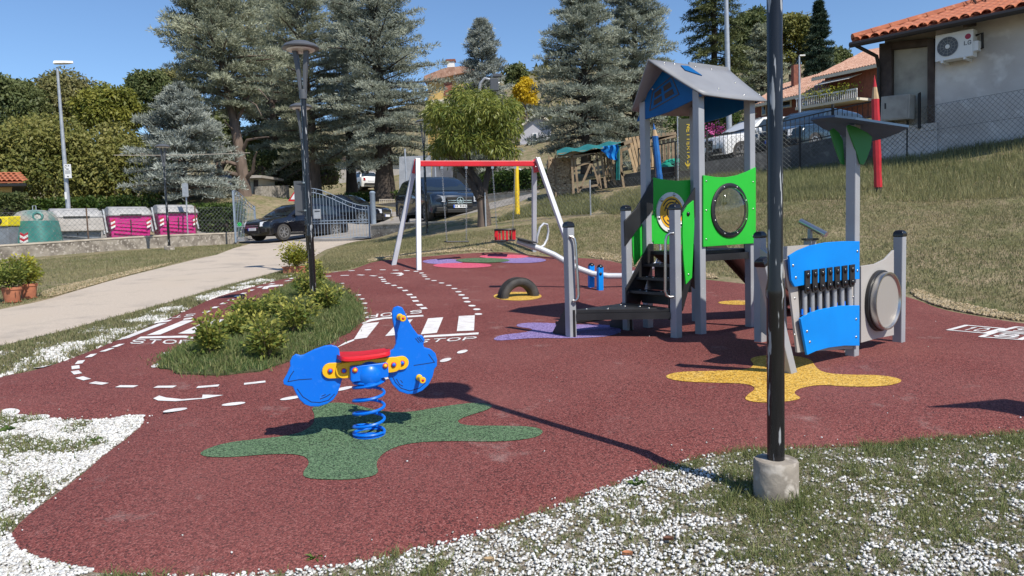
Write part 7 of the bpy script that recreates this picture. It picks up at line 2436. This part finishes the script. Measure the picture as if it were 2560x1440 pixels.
# ---------------------------------------------------------------- second canopy post, just outside the picture on the right
sp = on_rub(2560, 1012)
off_ = np.array([SUN_DIR.x, SUN_DIR.y]) / math.tan(SUN_EL)
cpz = 2.25
cp_ = sp[:2] + off_ * cpz + on_rub(2325, 966)[:2] - on_rub(2105, 912)[:2]
cz0 = tz(*cp_)
t = thing('canopy_post', 'grey post with leaf shaped canopy just beyond the right edge, casting its shadow', 'play panel', (*cp_, cz0))
MB().post((*cp_, cz0 - .1), (*cp_, cz0 + cpz - .05), PW, e1).build('post', M['grey_post'], t, bevel=.007)
lv = [np.array([cp_[0], cp_[1], cz0 + cpz]) + np.array(v) for v in ((-.62, .3, -.04), (-.3, .22, .0), (.3, -.25, .03), (.5, -.55, .0), (.35, .1, .02), (.0, .42, -.02))]
mb = MB().prism(lv, (0, 0, .02))
mb.build('canopy', M['roof_grey'], t)
for s in (-1, 1):
    MB().prism([(cp_[0] + s * .06, cp_[1] - .25, cz0 + cpz - .02), (cp_[0] + s * .06, cp_[1] + .25, cz0 + cpz - .02), (cp_[0] + s * .06, cp_[1], cz0 + cpz - .5)], (s * .018, 0, 0)).build('bracket', M['green_dark'], t)

# ---------------------------------------------------------------- marble chippings
def chips(name, P, size, label):
    n = len(P)
    base = np.array([(x, y, z) for z in (-1, 1) for y in (-1, 1) for x in (-1, 1)], float) * .5
    V = base[None] * (.75 + .5 * RNG.random((n, 8, 3)))
    V *= size[:, None, None] * np.stack([np.ones(n), .65 + .35 * RNG.random(n), .45 + .35 * RNG.random(n)], 1)[:, None, :]
    a, b = RNG.random(n) * 2 * PI, RNG.normal(size=n) * .5
    ca, sa, cb, sb = np.cos(a), np.sin(a), np.cos(b), np.sin(b)
    x, y, z = V[..., 0], V[..., 1], V[..., 2]
    x, z = x * cb[:, None] + z * sb[:, None], -x * sb[:, None] + z * cb[:, None]
    x, y = x * ca[:, None] - y * sa[:, None], x * sa[:, None] + y * ca[:, None]
    V = np.stack([x, y, z], -1) + P[:, None, :]
    F = np.array([(0, 2, 3, 1), (4, 5, 7, 6), (0, 1, 5, 4), (2, 6, 7, 3), (0, 4, 6, 2), (1, 3, 7, 5)])
    F = (np.arange(n) * 8)[:, None, None] + F[None]
    o = mesh_obj(name, np_mesh(name, V.reshape(-1, 3), F.reshape(-1, 4), 4, False, np.repeat(RNG.random(n) ** 1.5, 8)), M['pebble'])
    return tag(o, label, kind='stuff')

def outside_rubber(p, margin=0.0):
    ins = in_poly(p[:, 0], p[:, 1], RUB)
    d = edge_dist(p[:, 0], p[:, 1], RUB)
    return (~ins) | (d < margin)

def put(p, lift=0.0):
    return np.concatenate([p, (terrain(p[:, 0], p[:, 1]) + lift)[:, None]], 1)

VIS_R = G2([(380, 1440), (700, 1425), (960, 1375), (1300, 1280), (1650, 1150), (1960, 1105), (2420, 1078), (2620, 1060), (2700, 1200), (2700, 1480), (1300, 1500), (200, 1500), (250, 1440)])
VIS_L = G2([(-60, 1010), (0, 1016), (100, 1028), (210, 1036), (290, 1028), (345, 1016), (385, 1046), (342, 1090), (205, 1200), (70, 1300), (35, 1335), (80, 1385), (270, 1420), (120, 1470), (-80, 1480), (-120, 1200)])
def patch_r(p):
    v = vnoise(p[:, 0], p[:, 1], 5.0, 1) * .4 + vnoise(p[:, 0], p[:, 1], 16.0, 2) * .4 + vnoise(p[:, 0], p[:, 1], 38.0, 3) * .2
    edge = edge_dist(p[:, 0], p[:, 1], RUB)
    v += .16 * np.exp(-((p[:, 0] - .2) / .55) ** 2) + .10 * (p[:, 1] < 3.1)
    v += .5 * np.exp(-(((p[:, 0] - .95) / .2) ** 2 + ((p[:, 1] - 3.86) / .13) ** 2))
    v -= .25 * np.exp(-(edge / .12) ** 2) * (p[:, 0] > 1.3)
    v -= .35 * np.exp(-(((p[:, 0] - LB[0]) / .25) ** 2 + ((p[:, 1] - LB[1]) / .22) ** 2))
    return v
p = scatter(VIS_R, 25000)
p = p[outside_rubber(p, .015)]
k = np.hypot(p[:, 0] - LB[0], p[:, 1] - LB[1]) > .13
p = p[k]
v = patch_r(p)
q = p[RNG.random(len(p)) < np.clip((v - .55) * 7, .07, .92)]
chips('white_chippings', put(q, .006 + .006), .006 + .010 * RNG.random(len(q)) ** 1.5, 'white marble chippings scattered at the foot of the near lamp post')
g = scatter(VIS_R, 80000)
g = g[outside_rubber(g, .03)]
g = g[np.hypot(g[:, 0] - LB[0], g[:, 1] - LB[1]) > .11]
v = patch_r(g)
g = g[RNG.random(len(g)) < np.clip((.66 - v) * 6, .12, 1)]
near = np.exp(-(np.hypot(g[:, 0] - LB[0], g[:, 1] - LB[1]) / .2) ** 2)
h_ = (.012 + .03 * RNG.random(len(g)) ** 1.8) * (1 + 1.6 * near) * (1 + .8 * (vnoise(g[:, 0], g[:, 1], 9, 7) > .62))
tag(blades('foreground_grass', put(g, .003), h_, .0025 + .0025 * RNG.random(len(g)), M['grass_fresh'], np.clip(RNG.random(len(g)) ** 1.0 * .9 + .25 * vnoise(g[:, 0], g[:, 1], 4, 9), 0, 1), 1.3, .9), 'short creeping grass between the white chippings at the lower right', kind='stuff')
p = scatter(VIS_L, 22000)
p = p[outside_rubber(p, .01)]
v = vnoise(p[:, 0], p[:, 1], 4.5, 11) * .6 + vnoise(p[:, 0], p[:, 1], 14, 12) * .4
q = p[RNG.random(len(p)) < np.clip((v - .36) * 6, .12, .95)]
chips('white_chippings', put(q, .012), .008 + .012 * RNG.random(len(q)) ** 1.5, 'white marble chippings filling the bay at the left of the rubber')
g = scatter(VIS_L, 16000)
g = g[outside_rubber(g, .02)]
v = vnoise(g[:, 0], g[:, 1], 4.5, 11) * .6 + vnoise(g[:, 0], g[:, 1], 14, 12) * .4
g = g[RNG.random(len(g)) < np.clip((.48 - v) * 6, .06, 1)]
tag(blades('bay_grass', put(g, .003), .02 + .045 * RNG.random(len(g)) ** 1.5, .0035 + .003 * RNG.random(len(g)), M['grass_fresh'], RNG.random(len(g)), 1.1, .8), 'sparse grass among the chippings at the lower left', kind='stuff')
STR = G2(STRIP_L)
p = scatter(STR, 30000)
p = p[outside_rubber(p, .02)]
v = vnoise(p[:, 0], p[:, 1], 3.5, 21) * .5 + vnoise(p[:, 0], p[:, 1], 9, 22) * .5
e_d = edge_dist(p[:, 0], p[:, 1], RUB)
q = p[RNG.random(len(p)) < np.clip((v - .46) * 4, .0, .8) * np.exp(-(e_d / .6) ** 2)]
chips('white_chippings', put(q, .01), .016 + .016 * RNG.random(len(q)), 'white marble chippings in the strip beside the path')
STR2 = G2([(-250, 1005), (0, 948), (200, 897), (400, 814), (540, 750), (660, 718), (735, 692), (800, 680), (860, 676), (905, 664), (935, 652), (820, 662), (735, 672), (660, 692), (560, 718), (430, 757), (300, 792), (150, 834), (0, 870), (-300, 908)])
g = scatter(STR2, 34000)
g = g[outside_rubber(g, .02)]
v = vnoise(g[:, 0], g[:, 1], 3.5, 21) * .5 + vnoise(g[:, 0], g[:, 1], 9, 22) * .5
e_d = edge_dist(g[:, 0], g[:, 1], RUB)
g = g[RNG.random(len(g)) < np.clip((.66 - v) * 5 + (e_d > .5) * .5, .12, 1)]
tag(blades('verge_grass', put(g, .003), .03 + .05 * RNG.random(len(g)), .006 + .005 * RNG.random(len(g)), M['grass_dry'], RNG.random(len(g)) ** 1.2 * .8, 1.0, .7), 'grass verge between the rubber and the path', kind='stuff')
# island grass
g = scatter(isl, 28000)
g = g + RNG.normal(size=g.shape) * (.035 + .05 * (vnoise(g[:, 0], g[:, 1], 6, 33) > .55))[:, None]
z = island_z(g[:, 0], g[:, 1])
v = vnoise(g[:, 0], g[:, 1], 2.2, 31)
right = (g[:, 0] - (-2.3)) / 1.5
k = RNG.random(len(g)) < np.clip(1.15 - .9 * np.clip(v - .45, 0, 1) * 2, .25, 1)
g, z, v = g[k], z[k], v[k]
tag(blades('island_grass', np.concatenate([g, z[:, None]], 1), (.035 + .07 * RNG.random(len(g))) * (.6 + .8 * v), .005 + .005 * RNG.random(len(g)), M['grass_fresh'], RNG.random(len(g)) ** 1.6, .9, .8), 'long green grass covering the planting island', kind='stuff')

# lawns: short single blades further off
def lawn(name, px, n, h, w, m, label, tint=(0, 1), seed=0, lo=.0, lean=.8):
    poly = smooth_poly(G2(px), 1)
    g = scatter(poly, n)
    g = g[outside_rubber(g, .03)]
    g = g[RNG.random(len(g)) < np.clip(1.5 - 1.9 * np.clip(vnoise(g[:, 0], g[:, 1], 1.6, seed + 5) - .35, 0, 1), .25, 1)]
    a = RNG.random(len(g)) * 2 * PI
    hh_ = h * (.5 + RNG.random(len(g)))
    l = RNG.random(len(g)) * lean
    D = unit(np.stack([np.cos(a) * l, np.sin(a) * l, np.ones(len(g))], 1))
    P = put(g, .0)
    b_ = RNG.random(len(g)) * 2 * PI
    S_ = np.stack([np.cos(b_), np.sin(b_), np.zeros(len(g))], 1) * w * (.6 + .8 * RNG.random(len(g)))[:, None] / 2
    V = np.stack([P - S_, P + S_, P + D * hh_[:, None]], 1).reshape(-1, 3)
    pv = vnoise(g[:, 0], g[:, 1], .9, seed) * .6 + vnoise(g[:, 0], g[:, 1], 3.5, seed + 1) * .4
    tt_ = np.clip(tint[0] + (tint[1] - tint[0]) * (RNG.random(len(g)) * .5 + pv * .7 - .1), 0, 1)
    o = mesh_obj(name, np_mesh(name, V, np.arange(len(g) * 3).reshape(-1, 3), 3, False, np.repeat(tt_, 3)), M[m])
    return tag(o, label, kind='stuff')
lawn('bank_lawn', [(2290, 740), (2450, 790), (2600, 815), (2800, 800), (2800, 480), (2560, 490), (2200, 500), (1900, 508), (1640, 525), (1500, 540), (1400, 552), (1340, 630), (1480, 640), (1640, 672), (1800, 700), (2200, 722)], 98000, .05, .011, 'grass_dry', 'mown yellowing lawn on the bank right of the playground', (.1, 1), 41)
lawn('bank_meadow', [(2800, 480), (2560, 492), (2200, 502), (1900, 510), (1640, 527), (1500, 540), (1500, 495), (1690, 455), (2000, 420), (2240, 392), (2400, 370), (2560, 352), (2800, 320)], 60000, .15, .014, 'grass_tall', 'long unmown grass at the top of the bank below the wall', (.0, .9), 51, lean=.7)
lawn('swing_lawn', [(930, 655), (905, 664), (860, 676), (800, 680), (780, 665), (825, 625), (880, 606), (935, 602), (1050, 594), (1200, 580), (1300, 565), (1420, 555), (1480, 640), (1330, 632), (1190, 632), (1050, 642)], 45000, .05, .012, 'grass_dry', 'dry lawn behind the swing', (.1, 1), 61)
lawn('wall_lawn', [(-200, 815), (0, 772), (110, 750), (180, 729), (300, 694), (400, 669), (480, 649), (560, 632), (612, 612), (590, 611), (300, 632), (0, 658), (-260, 680)], 40000, .055, .014, 'grass_dry', 'patchy lawn between the path and the low wall', (.0, .95), 71)
lawn('back_bank_grass', [(1225, 560), (1300, 545), (1400, 540), (1500, 535), (1500, 490), (1400, 490), (1290, 530)], 12000, .16, .018, 'grass_tall', 'rough grass by the firewood stack', (.0, .7), 81)
# pale straw and stones at the rubber's back edge
M['straw'] = soil_mat('pale_straw_soil', [((.42, .33, .2), 1, 0, 1), ((.55, .46, .32), 12, .45, .6), ((.24, .2, .1), 5, .55, .68)], bump=1, bscale=70)
for px, lab in (([(908, 660), (960, 647), (1050, 638), (1190, 627), (1250, 629), (1190, 622), (1040, 633), (930, 645)], 'pale straw edging behind the swing end of the rubber'), ([(1455, 640), (1560, 657), (1640, 674), (1720, 692), (1800, 700), (1790, 690), (1700, 672), (1600, 648), (1480, 625)], 'pale straw patch behind the seesaw'),
                ([(100, 728), (230, 700), (330, 676), (440, 655), (400, 668), (300, 694), (180, 729), (110, 748)], 'bare sandy strip on the lawn along the path'),
                ([(2270, 735), (2350, 770), (2450, 789), (2580, 808), (2580, 796), (2450, 772), (2360, 752), (2290, 722)], 'bare stony soil edge at the right of the rubber')):
    pl_ = smooth_poly(G2(px), 1)
    tag(sheet('straw_edge', pl_, .3, terrain, M['straw'], .01), lab, kind='structure')
    g = scatter(pl_, 2500)
    g = g[outside_rubber(g, .01)]
    o = chips('straw_crumbs', put(g, .015), .012 + .03 * RNG.random(len(g)) ** 2, lab + ', loose crumbs')
    o.data.materials.clear()
    o.data.materials.append(M['straw'])
# weeds along the near rubber edge and fallen leaves
M['weed'] = leaf_mat('weed_leaf', (.05, .11, .02), (.14, .2, .05), .3)
for (px, py), r, lab in (((1590, 1215), .06, 'broad leaved weed at the rubber edge near the lamp shadow'), ((240, 1105), .05, 'small weed in the white chippings on the left'), ((870, 760), .16, 'leafy weed clump at the right end of the island'), ((790, 1400), .05, 'thin weed on the near edge of the rubber'), ((20, 1080), .07, 'tall weed tuft in the chippings at the left edge')):
    b = on_ground(px, py)
    n = 60
    a = RNG.random(n) * 2 * PI
    D = np.stack([np.cos(a), np.sin(a), .3 + RNG.random(n)], 1)
    tt_ = thing('weed', lab, 'weed', b)
    leaves('leaf_rosette', b + D * .01 * RNG.random((n, 1)), D, r * (.5 + .7 * RNG.random(n)), r * .28, M['weed'], tt_, RNG.random(n), droop=.3)
for (px, py), lab in (((1570, 1399), 'curled orange brown fallen leaf on the chippings'), ((1672, 1362), 'dark brown fallen leaf beside the chippings'), ((1225, 1415), 'small tan fallen leaf at the bottom edge')):
    b = on_ground(px, py) + np.array([0, 0, .02])
    mb = MB()
    rows = [[b + np.array([x, y * wy, .008 * abs(y) * 2 + .006 * x * 30 * x]) for y in (-1, -.5, 0, .5, 1)] for x, wy in ((-.025, .001), (-.012, .012), (.005, .014), (.02, .001))]
    o = mb.sweep(rows).build('fallen_leaf', M['wood'], None, True)
    tag(o, lab, 'leaf', 'fallen leaves on the chippings')
    o.data.materials[0] = mat('dry_leaf', {'curled': (.42, .17, .08), 'dark': (.14, .06, .035), 'small': (.42, .3, .17)}[lab.split()[0]], .8)
# concrete blocks of grass-free ground at the lamp foot
# thin overhead cable above the bins
t = thing('overhead_cable', 'thin pale cable stretched before the trees above the bins', 'cable', gpos(285, 388, 33))
MB().tube([np.array(gpos(285 + 340 * q, 388 - 6 * q + 10 * q * (1 - q), 33)) for q in np.linspace(0, 1, 12)], .014, 5).build('strand', M['coping'], t)

# stray chippings and grit kicked onto the rubber
g = scatter(RUB, 60000)
e_d = edge_dist(g[:, 0], g[:, 1], RUB)
g = g[(RNG.random(len(g)) < .12 * np.exp(-e_d / .08) + .0007) & (g[:, 1] < 9)]
o = chips('stray_chippings', np.concatenate([g, (rubber_z(g[:, 0], g[:, 1]) + .004)[:, None]], 1), .004 + .006 * RNG.random(len(g)), 'stray white grit lying on the red rubber')
